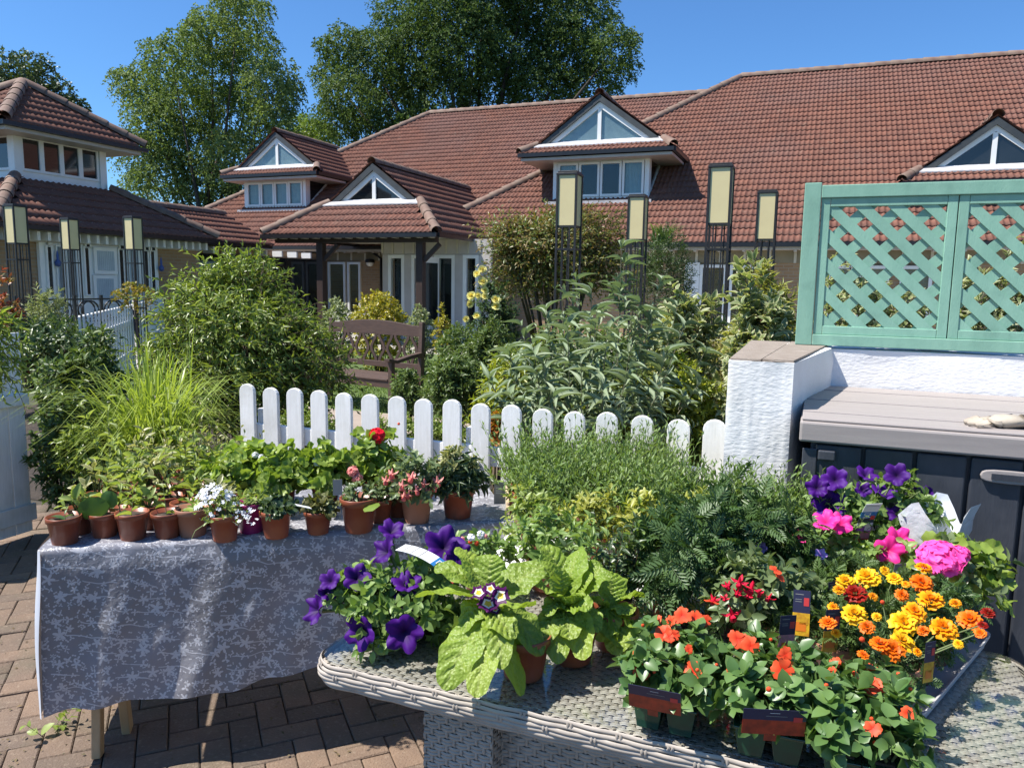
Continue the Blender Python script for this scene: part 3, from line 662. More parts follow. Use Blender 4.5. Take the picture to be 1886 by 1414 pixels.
for i in range(n+1):
    v = vc-A_+.5+(2*A_-.7)*i/n; m = MB(); m.box((uw+.003, v-.03, 2.24), (uw+.30, v+.03, 2.40)); obj('rafter_foot', m, m_white, pav)
def pane(x0, x1, y0, y1, fill='glass', nm='window', w=.03):
    a = Pu(x0, (y0+y1)/2, uw); b = Pu(x1, (y0+y1)/2, uw); z0 = Pu((x0+x1)/2, y1, uw)[2]; z1 = Pu((x0+x1)/2, y0, uw)[2]
    return window(pav, (a[1], max(z0, .15)), (b[1], min(z1, 2.18)), uw-.015, 'u', fill=fill, w=w, d=.04, name=nm)
pane(172, 214, 444, 505, 'slats', 'glazed_door', .07); pane(172, 214, 507, 560, 'slats', 'glazed_door', .07)
for x0, x1 in ((86, 98), (155, 166), (218, 229), (264, 274), (276, 286)): pane(x0, x1, 452, 545); pane(x0, x1, 440, 450)
for x0, x1 in ((104, 118), (122, 142), (236, 256)): pane(x0, x1, 446, 550, 'slats')
m_blue = pm('blue_enamel', (.05, .09, .3), .3)
for px, py in ((103, 480), (294, 490)):
    p = Pu(px, py, uw); m = MB(); m.lathe([(0, -.12), (.05, -.1), (.06, -.03), (.02, .03), (.025, .1), (.01, .18), (0, .2)], 10, (uw+.05, p[1], p[2])); obj('wall_ornament', m, m_blue, pav, True)
# link range between pavilion and house
e0 = S(Pz(372, 443, 2.5)); e1 = S(Pz(412, 449, 2.5)); ul = e0[0]
rdg = Pu(412, 396, ul-1.6)
zl1 = rdg[2]; vl0, vl1 = vc+A_-1.5, rdg[1]
pf.slope([(ul, vl0, 2.5), (ul, vl1, 2.5), (ul-1.6, vl1, zl1), (ul-1.6, vl0, zl1)]); pf.slope([(ul-3.2, vl1, 2.5), (ul-3.2, vl0, 2.5), (ul-1.6, vl0, zl1), (ul-1.6, vl1, zl1)], False)
pf.ridge((ul-1.6, vl0+1.5, zl1), (ul-1.6, vl1, zl1))
mb = MB(); mb.prism([(ul, vl1-.02, 2.45), (ul-3.2, vl1-.02, 2.45), (ul-1.6, vl1-.02, zl1-.03)], (0, .05, 0)); obj('verge_board', mb, m_white, pav)
mb = MB(); mb.box((ul-3, vl0+1.6, 0), (ul-.5, vl1+3.5, 2.4)); obj('link_wall', mb, m_brick, pav)
mb = MB(); mb.box((ul-.49, vl0+2.0, .2), (ul-.44, vl1+3.2, 2.2)); obj('link_window', mb, m_gdark, pav)
mb = MB(); mb.box((ul-.02, vl0+1.6, 2.42), (ul+.06, vl1, 2.5)); obj('gutter', mb, m_gut, pav)
for i in range(8):
    v = vl0+1.7+(vl1+2.5-vl0-1.6)*i/8; m = MB(); m.box((ul-.43, v-.03, 2.22), (ul-.1, v+.03, 2.38)); obj('rafter_foot', m, m_white, pav)
pf.finish(300)
# ================================================================== FENCES, WALL, TRELLIS, BOX, BENCH, LANTERNS
m_wpaint = pm('white_wood_paint', (.78, .77, .75), .55, (.70, .69, .66), 7, 45, .35, .004, stretch=(12, 12, 1.2), dirt=((.42, .41, .34), 3, .5), orand=.07)
fL = S(Pz(470, 706, 1.05)); fR = S(Pz(1313, 780, 1.05)); vF = 3.14; npk = 17
fence = site_thing('picket_fence', 'low white round topped picket fence behind the plant tables', 'fence', (fL[0]+fR[0])/2, vF)
def picket(u, v, w, h, t, z0=.06):
    n = 8; P = [(u-w/2, v, z0), (u+w/2, v, z0)]+[(u+w/2*math.cos(a), v, h-w/2*.85+w/2*.85*math.sin(a)) for a in np.linspace(0, PI, n+1)]
    return MB().prism(P, (0, t, 0))
for i in range(npk+1):
    u = fL[0]+(fR[0]-fL[0])*i/(npk-1); o = obj('picket', picket(u+RG.normal()*.002, vF, .092, 1.05+RG.normal()*.004, .021), m_wpaint, fence, bev=.003)
for z in (.30, .80):
    mb = MB(); mb.box((fL[0]-.06, vF+.0225, z-.045), (fR[0]+.16, vF+.055, z+.045)); obj('rail', mb, m_wpaint, fence, bev=.003)
for u in (fL[0]+.06, -1.45, fR[0]+.05):
    mb = MB(); mb.box((u-.04, vF+.057, 0), (u+.04, vF+.135, .92)); obj('post', mb, m_wpaint, fence, bev=.004)
# brace foot seen beside the trestle table
mb = MB(); mb.bar((-1.32, vF-.25, .40), (-1.42, vF-.003, .78), .045, .045); obj('brace', mb, m_wpaint, fence, bev=.003)
# left boarded panel, running away from the viewer
g0 = S(Pz(61, 976, .03)); uG = g0[0]; vG1 = g0[1]; zG = Pv(61, 613, vG1)[2]
gate = site_thing('board_fence', 'white boarded fence panel with two rails, dappled by hanging shrub leaves', 'fence', uG, vG1-.5)
for i in range(9):
    v1 = vG1-.105*i; mb = MB(); mb.box((uG-.02, v1-.101, .03), (uG, v1, zG+RG.normal()*.004)); obj('board', mb, m_wpaint, gate, bev=.003)
for (ya, yb) in ((726, 746), (926, 955)):
    z1 = Pv(61, ya, vG1)[2]; z0 = Pv(61, yb, vG1)[2]; mb = MB(); mb.box((uG+.002, vG1-.95, z0), (uG+.03, vG1+.012, z1)); obj('rail', mb, m_wpaint, gate, bev=.003)
# far white picket fence in front of the pavilion
a = Pz(148, 581, 1.15); b = Pz(330, 541, 1.15); d = b-a; Ln = np.linalg.norm(d); dn = d/Ln
t = thing('picket_fence', 'far white picket fence running towards the pavilion doors', 'fence', (a[0], a[1], 0), math.atan2(dn[1], dn[0]))
k = int(Ln/.24)
pk = None
for i in range(k+1):
    if pk is None: pk = obj('picket', picket(0, 0, .055, 1.15, .02), m_wpaint, t); me_pk = pk.data
    else: o = link('picket', me_pk, t); o.location = (Ln*i/k, 0, 0)
for z in (.35, .85):
    mb = MB(); mb.box((-.05, .0215, z-.04), (Ln+.05, .05, z+.04)); obj('rail', mb, m_wpaint, t)
# rendered wall with return
def rendermat():
    m = bpy.data.materials.new('white_render'); t, N, L, B = nodes(m)
    c = mixrgb(N, L, ramp(N, L, noise(N, L, 3, 5), .4, .7), (.78, .77, .76), (.70, .68, .66))
    c = mixrgb(N, L, math_(N, L, 'MULTIPLY', ramp(N, L, noise(N, L, 1.4, 6), .56, .74), .4), c, (.50, .44, .36))
    L.new(c, B.inputs['Base Color']); B.inputs['Roughness'].default_value = .7
    tc = N.new('ShaderNodeTexCoord'); mp = N.new('ShaderNodeMapping'); mp.inputs['Scale'].default_value = (1, 1, 2.2); mp.inputs['Rotation'].default_value = (0, .2, 0); L.new(tc.outputs['Object'], mp.inputs[0])
    a = noise(N, L, 42, 2, mp.outputs[0]); b = noise(N, L, 7, 3); h = math_(N, L, 'ADD', math_(N, L, 'MULTIPLY', a, .5), b); bump(N, L, B, h, .4, .012); return m
m_render = rendermat()
vW = 3.72; zW = Pv(1530, 641, vW)[2]; pA = S(Pz(1337, 662, zW)); pB = S(Pz(1455, 664, zW)); vP = min(pA[1], pB[1])-.02; uP0 = Pv(1337, 760, vP)[0]; uP1 = Pv(1457, 760, vP)[0]; uP2 = Pv(1530, 680, vW)[0]
wall = site_thing('garden_wall', 'white roughcast low wall with a return pier beside the picket fence', 'wall', uP0+.1, vW)
def rough_box(a, b, n=14):
    """box face grid with slightly uneven faces"""
    mb = MB(); (x0, y0, z0), (x1, y1, z1) = a, b
    def grid(o, e1, e2, nn, k1, k2):
        V = []; o, e1, e2, nn = map(np.array, (o, e1, e2, nn))
        for i in range(k1+1):
            for j in range(k2+1):
                p = o+e1*i/k1+e2*j/k2; q = 0 if i in (0, k1) or j in (0, k2) else 1
                V.append(p+nn*q*(.006*math.sin(p[0]*9+p[2]*7+p[1]*5)+RG.normal()*.0015))
        mb.add(V, [(i*(k2+1)+j, (i+1)*(k2+1)+j, (i+1)*(k2+1)+j+1, i*(k2+1)+j+1) for i in range(k1) for j in range(k2)])
    grid((x0, y0, z0), (x1-x0, 0, 0), (0, 0, z1-z0), (0, -1, 0), n, n); grid((x1, y0, z0), (0, y1-y0, 0), (0, 0, z1-z0), (1, 0, 0), n, n)
    grid((x0, y1, z0), (0, y0-y1, 0), (0, 0, z1-z0), (-1, 0, 0), n, n); grid((x1, y1, z0), (x0-x1, 0, 0), (0, 0, z1-z0), (0, 1, 0), n, n); grid((x0, y0, z1), (x1-x0, 0, 0), (0, y1-y0, 0), (0, 0, 1), 6, n); return mb
pb = rough_box((uP0, vP, 0), (uP1, vW+.22, zW), 20)
pb.v = [(x+((x-uP0)/(uP1-uP0))*(uP2-uP1)*min(1, (y-vP)/(vW-vP)), y, z) for x, y, z in pb.v]
obj('pier', pb, m_render, wall, True, bev=0)
obj('wall_panel', rough_box((uP2-.01, vW, 0), (2.6, vW+.215, zW-.003), 30), m_render, wall, True)
m_cop = pm('worn_wood_coping', (.33, .28, .235), .85, (.20, .155, .12), 9, 40, .6, .006, stretch=(2, 14, 10))
for i in range(2):
    w = (uP1-uP0)/2; w2 = (uP2-uP0)/2; mb = MB(); mb.prism([(uP0+.004+w*i, vP+.012, zW+.001), (uP0+w*(i+1)-.001, vP+.012, zW+.001), (uP0+w2*(i+1)-.001, vW+.2, zW+.001), (uP0+.004+w2*i, vW+.2, zW+.001)], (0, 0, .007+.002*(i % 2))); obj('coping_board', mb, m_cop, wall, bev=.001)
# trellis
m_green = pm('sage_green_paint', (.235, .42, .315), .55, (.20, .375, .28), 5, 60, .3, .003, stretch=(4, 4, 1), dirt=((.10, .2, .15), 9, .3), orand=.06)
vT = vW-.005; q = lambda x, y: Pv(x, y, vT)
tl = q(1481, 334); bl = q(1466, 633); zT = q(1700, 336)[2]; zBt = zW+.011; u0 = q(1474, 480)[0]
tre = site_thing('trellis', 'sage green diamond trellis screen fixed on top of the white wall', 'trellis', u0+.6, vT, z=0)
pw = q(1505, 480)[0]-u0; u0i = u0+pw; u1 = q(1757, 480)[0]; PWD = u1-u0i
mb = MB(); mb.box((u0, vT-.005, zBt), (u0i, vT+.075, zT+.012)); obj('post', mb, m_green, tre, bev=.003)
rh = .055
mb = MB(); mb.box((u0i+.001, vT-.005, zT-rh), (u0i+PWD*3, vT+.07, zT)); obj('top_rail', mb, m_green, tre, bev=.003)
mb = MB(); mb.box((u0i+.001, vT-.005, zBt), (u0i+PWD*3, vT+.07, zBt+rh*.9)); obj('bottom_rail', mb, m_green, tre, bev=.003)
def clip_strip(cx, cz, ang, w, x0, x1, z0, z1):
    """polygon of a diagonal slat clipped to a rectangle"""
    d = np.array([math.cos(ang), math.sin(ang)]); n = np.array([-d[1], d[0]]); c0 = np.array([cx, cz]); P = [c0-d*4-n*w/2, c0+d*4-n*w/2, c0+d*4+n*w/2, c0-d*4+n*w/2]
    for ax, lim, sg in ((0, x0, 1), (0, x1, -1), (1, z0, 1), (1, z1, -1)):
        out = []
        for i in range(len(P)):
            a, b = P[i], P[(i+1) % len(P)]; da, db = sg*(a[ax]-lim), sg*(b[ax]-lim)
            if da >= 0: out.append(a)
            if da*db < 0: out.append(a+(b-a)*da/(da-db))
        P = out
        if len(P) < 3: return None
    return P
zi0, zi1 = zBt+rh*.9, zT-rh
for pnl in range(3):
    a = u0i+PWD*pnl+.002; b = u0i+PWD*(pnl+1)-.002; fw = .038
    for (p0, z0, p1, z1) in ((a, zi0+.001, a+fw, zi1-.001), (b-fw, zi0+.001, b, zi1-.001)):
        mb = MB(); mb.box((p0, vT+.005, z0), (p1, vT+.045, z1)); obj('stile', mb, m_green, tre, bev=.002)
    for (z0, z1) in ((zi0+.001, zi0+fw), (zi1-fw, zi1-.001)):
        mb = MB(); mb.box((a+fw+.001, vT+.005, z0), (b-fw-.001, vT+.045, z1)); obj('frame_rail', mb, m_green, tre, bev=.002)
    sp = .130
    for sgn, vv in ((-1, vT+.010), (1, vT+.021)):
        for i in range(-12, 14):
            P = clip_strip(a+fw+sp*i+(.03 if sgn > 0 else .0), zi1-fw, sgn*rad(44), .045, a+fw, b-fw, zi0+fw, zi1-fw)
            if P is None: continue
            mb = MB(); mb.prism([(p[0], vv, p[1]) for p in P], (0, .010, 0)); obj('lattice_slat', mb, m_green, tre)
# storage box
m_lid = pm('taupe_plastic', (.33, .29, .27), .55, (.29, .255, .24), 3, 70, .25, .003, stretch=(1.5, 20, 20))
m_char = pm('charcoal_plastic', (.032, .036, .047), .5, (.045, .05, .062), 2.5, 30, .25, .004, stretch=(6, 6, 1), dirt=((.12, .12, .13), 5, .25))
zB = 1.15; bF = 2.74; bB = vW-.01; bu0 = -.02; bu1 = 1.45
box = site_thing('storage_box', 'charcoal plastic garden store with taupe planked lid against white wall', 'storage box', (bu0+bu1)/2, (bF+bB)/2)
lid = MB(); lid.box((bu0, bF, zB-.075), (bu1, bF+.06, zB-.004)); lid.box((bu0, bF+.0605, zB-.06), (bu1, bB, zB-.014)); lo = obj('lid', lid, m_lid, box, bev=.008)
nb = 6
for i in range(nb):
    v0 = bF+.005+(bB-bF-.005)*i/nb; v1 = bF+.005+(bB-bF-.005)*(i+1)/nb; mb = MB(); mb.box((bu0+.006, v0+.005, zB-.013 if i else zB-.003), (bu1-.006, v1-.006, zB+.006+.002*(i % 2))); obj('lid_board', mb, m_lid, lo, bev=.003)
mb = MB(); mb.box((bu0+.04, bF+.05, 0), (bu1-.04, bB-.02, zB-.078)); obj('body', mb, m_char, box)
for i in range(9):
    p0 = bu0+.05+.155*i; mb = MB(); mb.box((p0+.006, bF+.028, .05), (min(p0+.149, bu1-.05), bF+.049, zB-.085)); po = obj('front_panel', mb, m_char, box, bev=.006)
h = Pv(1507, 826, bF+.03); mb = MB(); mb.box((h[0], bF+.006, h[2]-.035), (h[0]+.055, bF+.027, h[2]+.0)); obj('hinge', mb, m_char, box, bev=.005)
mb = MB(); mb.box((h[0]-.05, bF+.02, .1), (h[0]-.003, bF+.0275, h[2]-.0)); obj('corner_strip', mb, m_char, box, bev=.003)
hc = Pv(1862, 879, bF+.02); mb = MB(); n = 16; P = []
for j in range(n): a = 2*PI*j/n; P.append((hc[0]+.085*math.copysign(abs(math.cos(a))**.6, math.cos(a)), bF+.012, hc[2]+.022*math.copysign(abs(math.sin(a))**.6, math.sin(a))))
mb.prism(P, (0, .0155, 0)); ho = obj('handle', mb, m_lid, box, bev=.004)
mb = MB(); mb.box((hc[0]-.055, bF+.007, hc[2]-.009), (hc[0]+.06, bF+.0115, hc[2]+.009)); obj('handle_slot', mb, m_char, ho)
# gardening gloves on the lid: crumpled pair
def glove(name, label, c, rot, mat):
    root = thing(name, label, 'glove', c, rot, None); mb = MB()
    for (x, y, z, rx, ry, rz) in ((0, 0, .022, .055, .045, .022),):
        n = 12; V = []
        for i in range(9):
            th = PI*i/8
            for j in range(n):
                a = 2*PI*j/n; k = 1+.18*math.sin(3*a+i)*math.sin(th); V.append((x+rx*math.sin(th)*math.cos(a)*k, y+ry*math.sin(th)*math.sin(a)*k, z-rz*math.cos(th)*k))
        mb.add(V, [(i*n+j, i*n+(j+1) % n, (i+1)*n+(j+1) % n, (i+1)*n+j) for i in range(8) for j in range(n)])
    obj('palm', mb, mat, root, True)
    for i, (dy, L_) in enumerate(((-.03, .05), (-.01, .065), (.012, .065), (.032, .05))):
        mb = MB(); mb.tube([(-.035, dy, .016), (-.06-L_*.4, dy*1.2, .022), (-.06-L_, dy*1.35, .011)], [.011, .0105, .008], 8); obj('finger', mb, mat, root, True)
    mb = MB(); mb.tube([(0, .03, .018), (-.03, .065, .018), (-.06, .075, .010)], [.013, .011, .008], 8); obj('thumb', mb, mat, root, True)
    mb = MB(); mb.tube([(.04, 0, .02), (.075, .003, .022), (.11, .0, .024)], [.028, .03, .036], 12, cap=False); obj('cuff', mb, mat, root, True)
gp = Pz(1856, 788, zB+.004)
glove('glove', 'beige gardening glove lying on the taupe box lid', gp, -TH+.2, pm('beige_leather', (.42, .36, .29), .8, (.33, .28, .22), 9, 60, .4))
gp2 = gp+UH*.09+VH*.05
glove('glove', 'grey gardening glove on the box lid beside the beige one', gp2, -TH-.4, pm('grey_knit', (.15, .15, .16), .9, (.10, .10, .11), 9, 80, .5))
# bench
m_bench = pm('brown_bench_wood', (.085, .05, .036), .55, (.06, .035, .026), 6, 50, .4, .004, stretch=(1.5, 10, 10), orand=.08)
bp = Py(772, 597, 9.4); rz = rad(-32)
bench = thing('park_bench', 'dark brown wooden garden bench with curved splat back on the path', 'bench', (bp[0], bp[1], 0), rz)
H = bp[2]; BWd = 1.55
mb = MB(); mb.bar((0, 0, 0), (0, .06, H+.02), .06, .06, (0, 1, 0)); obj('leg', mb, m_bench, bench, bev=.005)
mb = MB(); mb.bar((-BWd, 0, 0), (-BWd, .06, H+.02), .06, .06, (0, 1, 0)); obj('leg', mb, m_bench, bench, bev=.005)
for x in (0, -BWd):
    mb = MB(); mb.box((x-.03, -.55, 0), (x+.03, -.49, .66)); obj('leg', mb, m_bench, bench, bev=.005)
    mb = MB(); mb.prism([(x-.04, .02, .72), (x-.04, -.2, .70), (x-.04, -.45, .66), (x-.04, -.60, .69), (x-.04, -.60, .655), (x-.04, -.45, .62), (x-.04, -.2, .655), (x-.04, .02, .67)], (.08, 0, 0)); obj('arm', mb, m_bench, bench, bev=.004)
P = [(-BWd+.03, .03, H-.16), (-.03, .03, H-.16), (-.03, .03, H-.03)]+[(-.03-(BWd-.06)*t, .03, H-.05+.075*math.sin(PI*t)**.8) for t in np.linspace(.08, .92, 10)]+[(-BWd+.03, .03, H-.03)]
mb = MB(); mb.prism(P, (0, .035, 0)); obj('top_rail', mb, m_bench, bench, bev=.003)
mb = MB(); mb.box((-BWd+.03, .005, .50), (-.03, .04, .57)); obj('lower_rail', mb, m_bench, bench, bev=.003)
ns = 11
for i in range(ns):   # wavy splats leaving lozenge gaps
    x = -.10-(BWd-.2)*i/(ns-1); z0, z1 = .571, H-.16; V = []; kk = 10
    for sgn in (-1, 1):
        for j in range(kk+1):
            t = j/kk; off = (.040*math.cos(2*PI*t*1.0+PI*0)*(1 if i % 2 else -1)); V.append((x+off+sgn*.021, .022, z0+(z1-z0)*t))
    P = V[:kk+1]+V[kk+1:][::-1]; mb = MB(); mb.prism(P, (0, .018, 0)); obj('splat', mb, m_bench, bench)
for i in range(5):
    y = -.56+.115*i; mb = MB(); mb.box((-BWd+.031, y, .415), (-.031, y+.10, .437)); obj('seat_slat', mb, m_bench, bench, bev=.004)
mb = MB(); mb.box((-BWd+.031, -.545, .33), (-.031, -.51, .413)); obj('apron', mb, m_bench, bench, bev=.003)
# lanterns
m_iron = pm('black_iron', (.012, .012, .013), .45, (.02, .018, .017), 8, 60, .3)
m_amber = pm('cream_lantern_panel', (.66, .56, .30), .35, (.60, .50, .27), 3, spec=.4)
def lantern(label, px, yt, yb, Y, group, side=.19, hs=None):
    p = Py(px, yt, Y); hgt = p[2]; hs = hgt-Py(px, yb, Y)[2]; t = thing('garden_lantern', label, 'lantern', (p[0], p[1], 0), -TH, group); s = side/2
    mb = MB(); mb.box((-s-.012, -s-.012, hgt-.035), (s+.012, s+.012, hgt-.012)); mb.prism([(-s, -s, hgt-.012), (s, -s, hgt-.012), (s, s, hgt-.012), (-s, s, hgt-.012)], (0, 0, .018)); obj('cap', mb, m_iron, t, bev=.003)
    z0 = hgt-hs; z1 = hgt-.036
    for a, b in (((-s+.012, -s, z0+.02), (s-.012, -s+.006, z1)), ((-s+.012, s-.006, z0+.02), (s-.012, s, z1)), ((-s, -s+.012, z0+.02), (-s+.006, s-.012, z1)), ((s-.006, -s+.012, z0+.02), (s, s-.012, z1))):
        mb = MB(); mb.box(a, b); obj('shade_panel', mb, m_amber, t)
    mb = MB(); mb.box((-s, -s, z0), (s, s, z0+.019)); obj('base_plate', mb, m_iron, t)
    for sx in (-1, 1):
        for sy in (-1, 1):
            mb = MB(); mb.box((sx*s-.01, sy*s-.01, 0), (sx*s+.01, sy*s+.01, z1+.0005)); obj('leg', mb, m_iron, t)
    for zz in (z0-.22, z0-.95, .35):
        mb = MB()
        for e in (-1, 1): mb.box((-s+.0105, e*s-.008, zz), (s-.0105, e*s+.008, zz+.018)); mb.box((e*s-.008, -s+.0105, zz), (e*s+.008, s-.0105, zz+.018))
        obj('tie_frame', mb, m_iron, t)
    for sx in (-.4, .4):
        for e in (-1, 1):
            mb = MB(); mb.box((sx*s-.006, e*s-.004, .3), (sx*s+.006, e*s+.004, z0-.001)); obj('upright_bar', mb, m_iron, t)
gl = 'iron lanterns standing in a square among the shrubs'
lantern('tall cream iron lantern standing in front of the dormer, between red shrub and grey buddleia', 1050, 318, 420, 7.7, gl)
lantern('smaller looking cream lantern standing behind the buddleia tips, next to dark yew', 1176, 360, 444, 9.3, gl)
lantern('tall cream iron lantern standing behind the variegated dogwood', 1330, 304, 416, 7.0, gl)
lantern('cream lantern standing between dogwood and green trellis', 1415, 352, 444, 8.5, gl)
gl2 = 'iron lanterns at the pavilion railing'
lantern('cream iron lantern in shade at the outer end of the black railing', 27, 377, 450, 10.8, gl2)
lantern('cream iron lantern in the middle of the black railing before white doors', 127, 402, 461, 13.2, gl2)
lantern('cream iron lantern beside small red leaved tree at far end of railing', 244, 399, 461, 12.6, gl2)
# black railing
ra = Py(28, 546, 10.9); rb = Py(232, 553, 12.5); d = rb-ra; Ln = math.hypot(d[0], d[1]); zt = (ra[2]+rb[2])/2
rail = thing('metal_railing', 'black iron railing with ring ornaments between the pavilion lanterns', 'railing', (ra[0], ra[1], 0), math.atan2(d[1], d[0]))
for z in (zt, zt-.34, zt-.52, .12):
    mb = MB(); mb.box((0, -.012, z-.024), (Ln, .012, z)); obj('rail', mb, m_iron, rail)
for i in range(5):
    mb = MB(); mb.box((Ln*i/4-.02, -.02, 0), (Ln*i/4+.02, .02, zt+.05)); obj('post', mb, m_iron, rail)
    for sx in (-1, 1):
        if 0 < i < 4 or (i == 0 and sx > 0) or (i == 4 and sx < 0):
            mb = MB(); c0 = (Ln*i/4+sx*.19, 0, zt-.18); mb.tube([(c0[0]+.14*math.cos(a), 0, c0[2]+.14*math.sin(a)) for a in np.linspace(0, 2*PI, 19)], .013, 6, cap=False); obj('ring', mb, m_iron, rail, True)
k = int(Ln/.13)
for i in range(1, k):
    mb = MB(); x = Ln*i/k; mb.box((x-.008, -.008, .12), (x+.008, .008, zt-.52)); obj('baluster', mb, m_iron, rail)
# ================================================================== TREES AND SHRUBS
m_bark = pm('bark', (.09, .07, .05), .9, (.05, .04, .03), 8, 30, .8, .02)
m_twig = pm('twig', (.10, .075, .045), .85, (.07, .05, .03), 8)
m_gstem = pm('green_stem', (.13, .17, .06), .7, (.10, .13, .05), 9)
m_rstem = pm('red_stem', (.13, .06, .04), .7, (.10, .05, .03), 9)
T_D4 = tmpl([(0, 0), (.42, .5), (1, 0)], .12, .22)
TREE_K = 4.2
def tree(name, label, Y, lumps, leaf, dens, mat, droop, trunk_px, group='trees behind the house', tr=.3, m=6, sl=.4, T=T_DIA, up=.2, wr=.62):
    tp = Py(trunk_px, 300, Y); t = thing(name, label, 'tree', (tp[0], tp[1], 0), 0, group); base = np.array([tp[0], tp[1], 0]); fo = FO(); mb = MB()
    C = []
    for (px, py, rp) in lumps:
        dy = RG.normal()*1.2*Y/40; c_ = Py(px, py, Y+dy); C.append((c_, rp*Y/F))
    top = max(c_[2] for c_, r in C); low = min(c_[2]-r for c_, r in C); fork = np.array([base[0], base[1], max(low*.6, 1.5)])
    mb.tube([base-base, base*0+np.array([.1, .05, fork[2]*.5]), fork-base], [tr, tr*.8, tr*.65], 8)
    ctr = np.mean([c_ for c_, r in C], 0)
    for c_, r in C:
        q = c_-base; mid = (fork-base)*.45+q*.55+np.array([0, 0, -.25*r]); pts = [fork-base, (fork-base+mid)/2+RG.normal(size=3)*.2, mid, q+RG.normal(size=3)*.1*r]
        if r > .8: mb.tube(pts, [tr*.5, tr*.36, tr*.22, tr*.05], 5)
        n = max(8, int(dens*r*r*TREE_K)); d = rdir(n, up); f = (.25+.75*RG.random(n)**.45)*(1+.22*np.sin(d[:, 0]*5+c_[0])*np.cos(d[:, 2]*6+c_[1]))
        P = q+d*(r*f)[:, None]*np.array([1, 1.1, .95]); D = nrm(d+np.array([0, 0, .1])+RG.normal(size=(n, 3))*.4)
        shoots(fo, P, D, sl*RG.uniform(.6, 1.4, n)*(r/2)**.5, m, leaf, leaf*wr, T, droop, 60, jit=.5, taper=.2, rnd_base=np.clip(RG.normal(.45, .22), 0, 1))
    obj('trunk', mb, m_bark, t, True); fo.build(t, mat, lname='crown'); return t
ml_birch = leafmat('silver_green_leaf', (.10, .15, .045), (.155, .20, .08), .38, .6, spec=.2)
ml_oak = leafmat('dark_tree_leaf', (.06, .105, .03), (.11, .155, .05), .36, .6, spec=.2)
ml_lime = leafmat('lime_tree_leaf', (.13, .19, .03), (.17, .23, .05), .4)
tree('birch_tree', 'tall feathery birch tree with silvery green leaves behind the pavilion link', 38,
     [(440, 30, 42), (395, 70, 50), (470, 95, 48), (320, 120, 52), (400, 140, 62), (500, 160, 48), (260, 165, 42), (330, 200, 62), (430, 215, 66), (285, 235, 52), (250, 280, 40), (350, 275, 60), (430, 300, 60), (500, 230, 42), (530, 175, 26), (300, 325, 52), (380, 350, 58), (255, 345, 32), (460, 350, 45), (225, 150, 22), (480, 20, 22), (360, 60, 26), (420, -5, 24)], .15, 75, ml_birch, .75, 380)
tree('broadleaf_tree', 'huge dark green broadleaf tree rising above the main roof', 46,
     [(740, 40, 55), (820, 10, 70), (900, -10, 80), (1000, 10, 76), (1080, 50, 62), (1130, 95, 40), (1150, 130, 24), (1130, 165, 18), (1040, 110, 68), (950, 90, 78), (860, 90, 78), (770, 105, 72), (700, 120, 60), (640, 95, 42), (605, 140, 30), (640, 185, 52), (720, 195, 62), (810, 180, 66), (905, 165, 66), (1000, 165, 60), (1085, 155, 40), (620, 225, 40), (690, 245, 42), (760, 240, 40), (600, 90, 18), (1160, 70, 16), (980, -70, 80), (840, -70, 80)], .17, 62, ml_oak, .55, 860, tr=.55)
tree('broadleaf_tree', 'small leafy tree showing above the pavilion roof', 30, [(25, 140, 34), (65, 132, 32), (20, 180, 40), (70, 175, 40), (110, 175, 24), (140, 195, 16), (100, 200, 30), (-20, 160, 40), (155, 205, 9)], .15, 80, leafmat('pavilion_tree_leaf', (.035, .06, .02), (.075, .105, .04), .3), .3, 40)
tree('lime_tree', 'bright lime green tree crown between the two big trees', 50, [(550, 238, 26), (578, 245, 24), (530, 255, 18), (600, 255, 22), (565, 262, 26)], .16, 90, ml_lime, .2, 565)

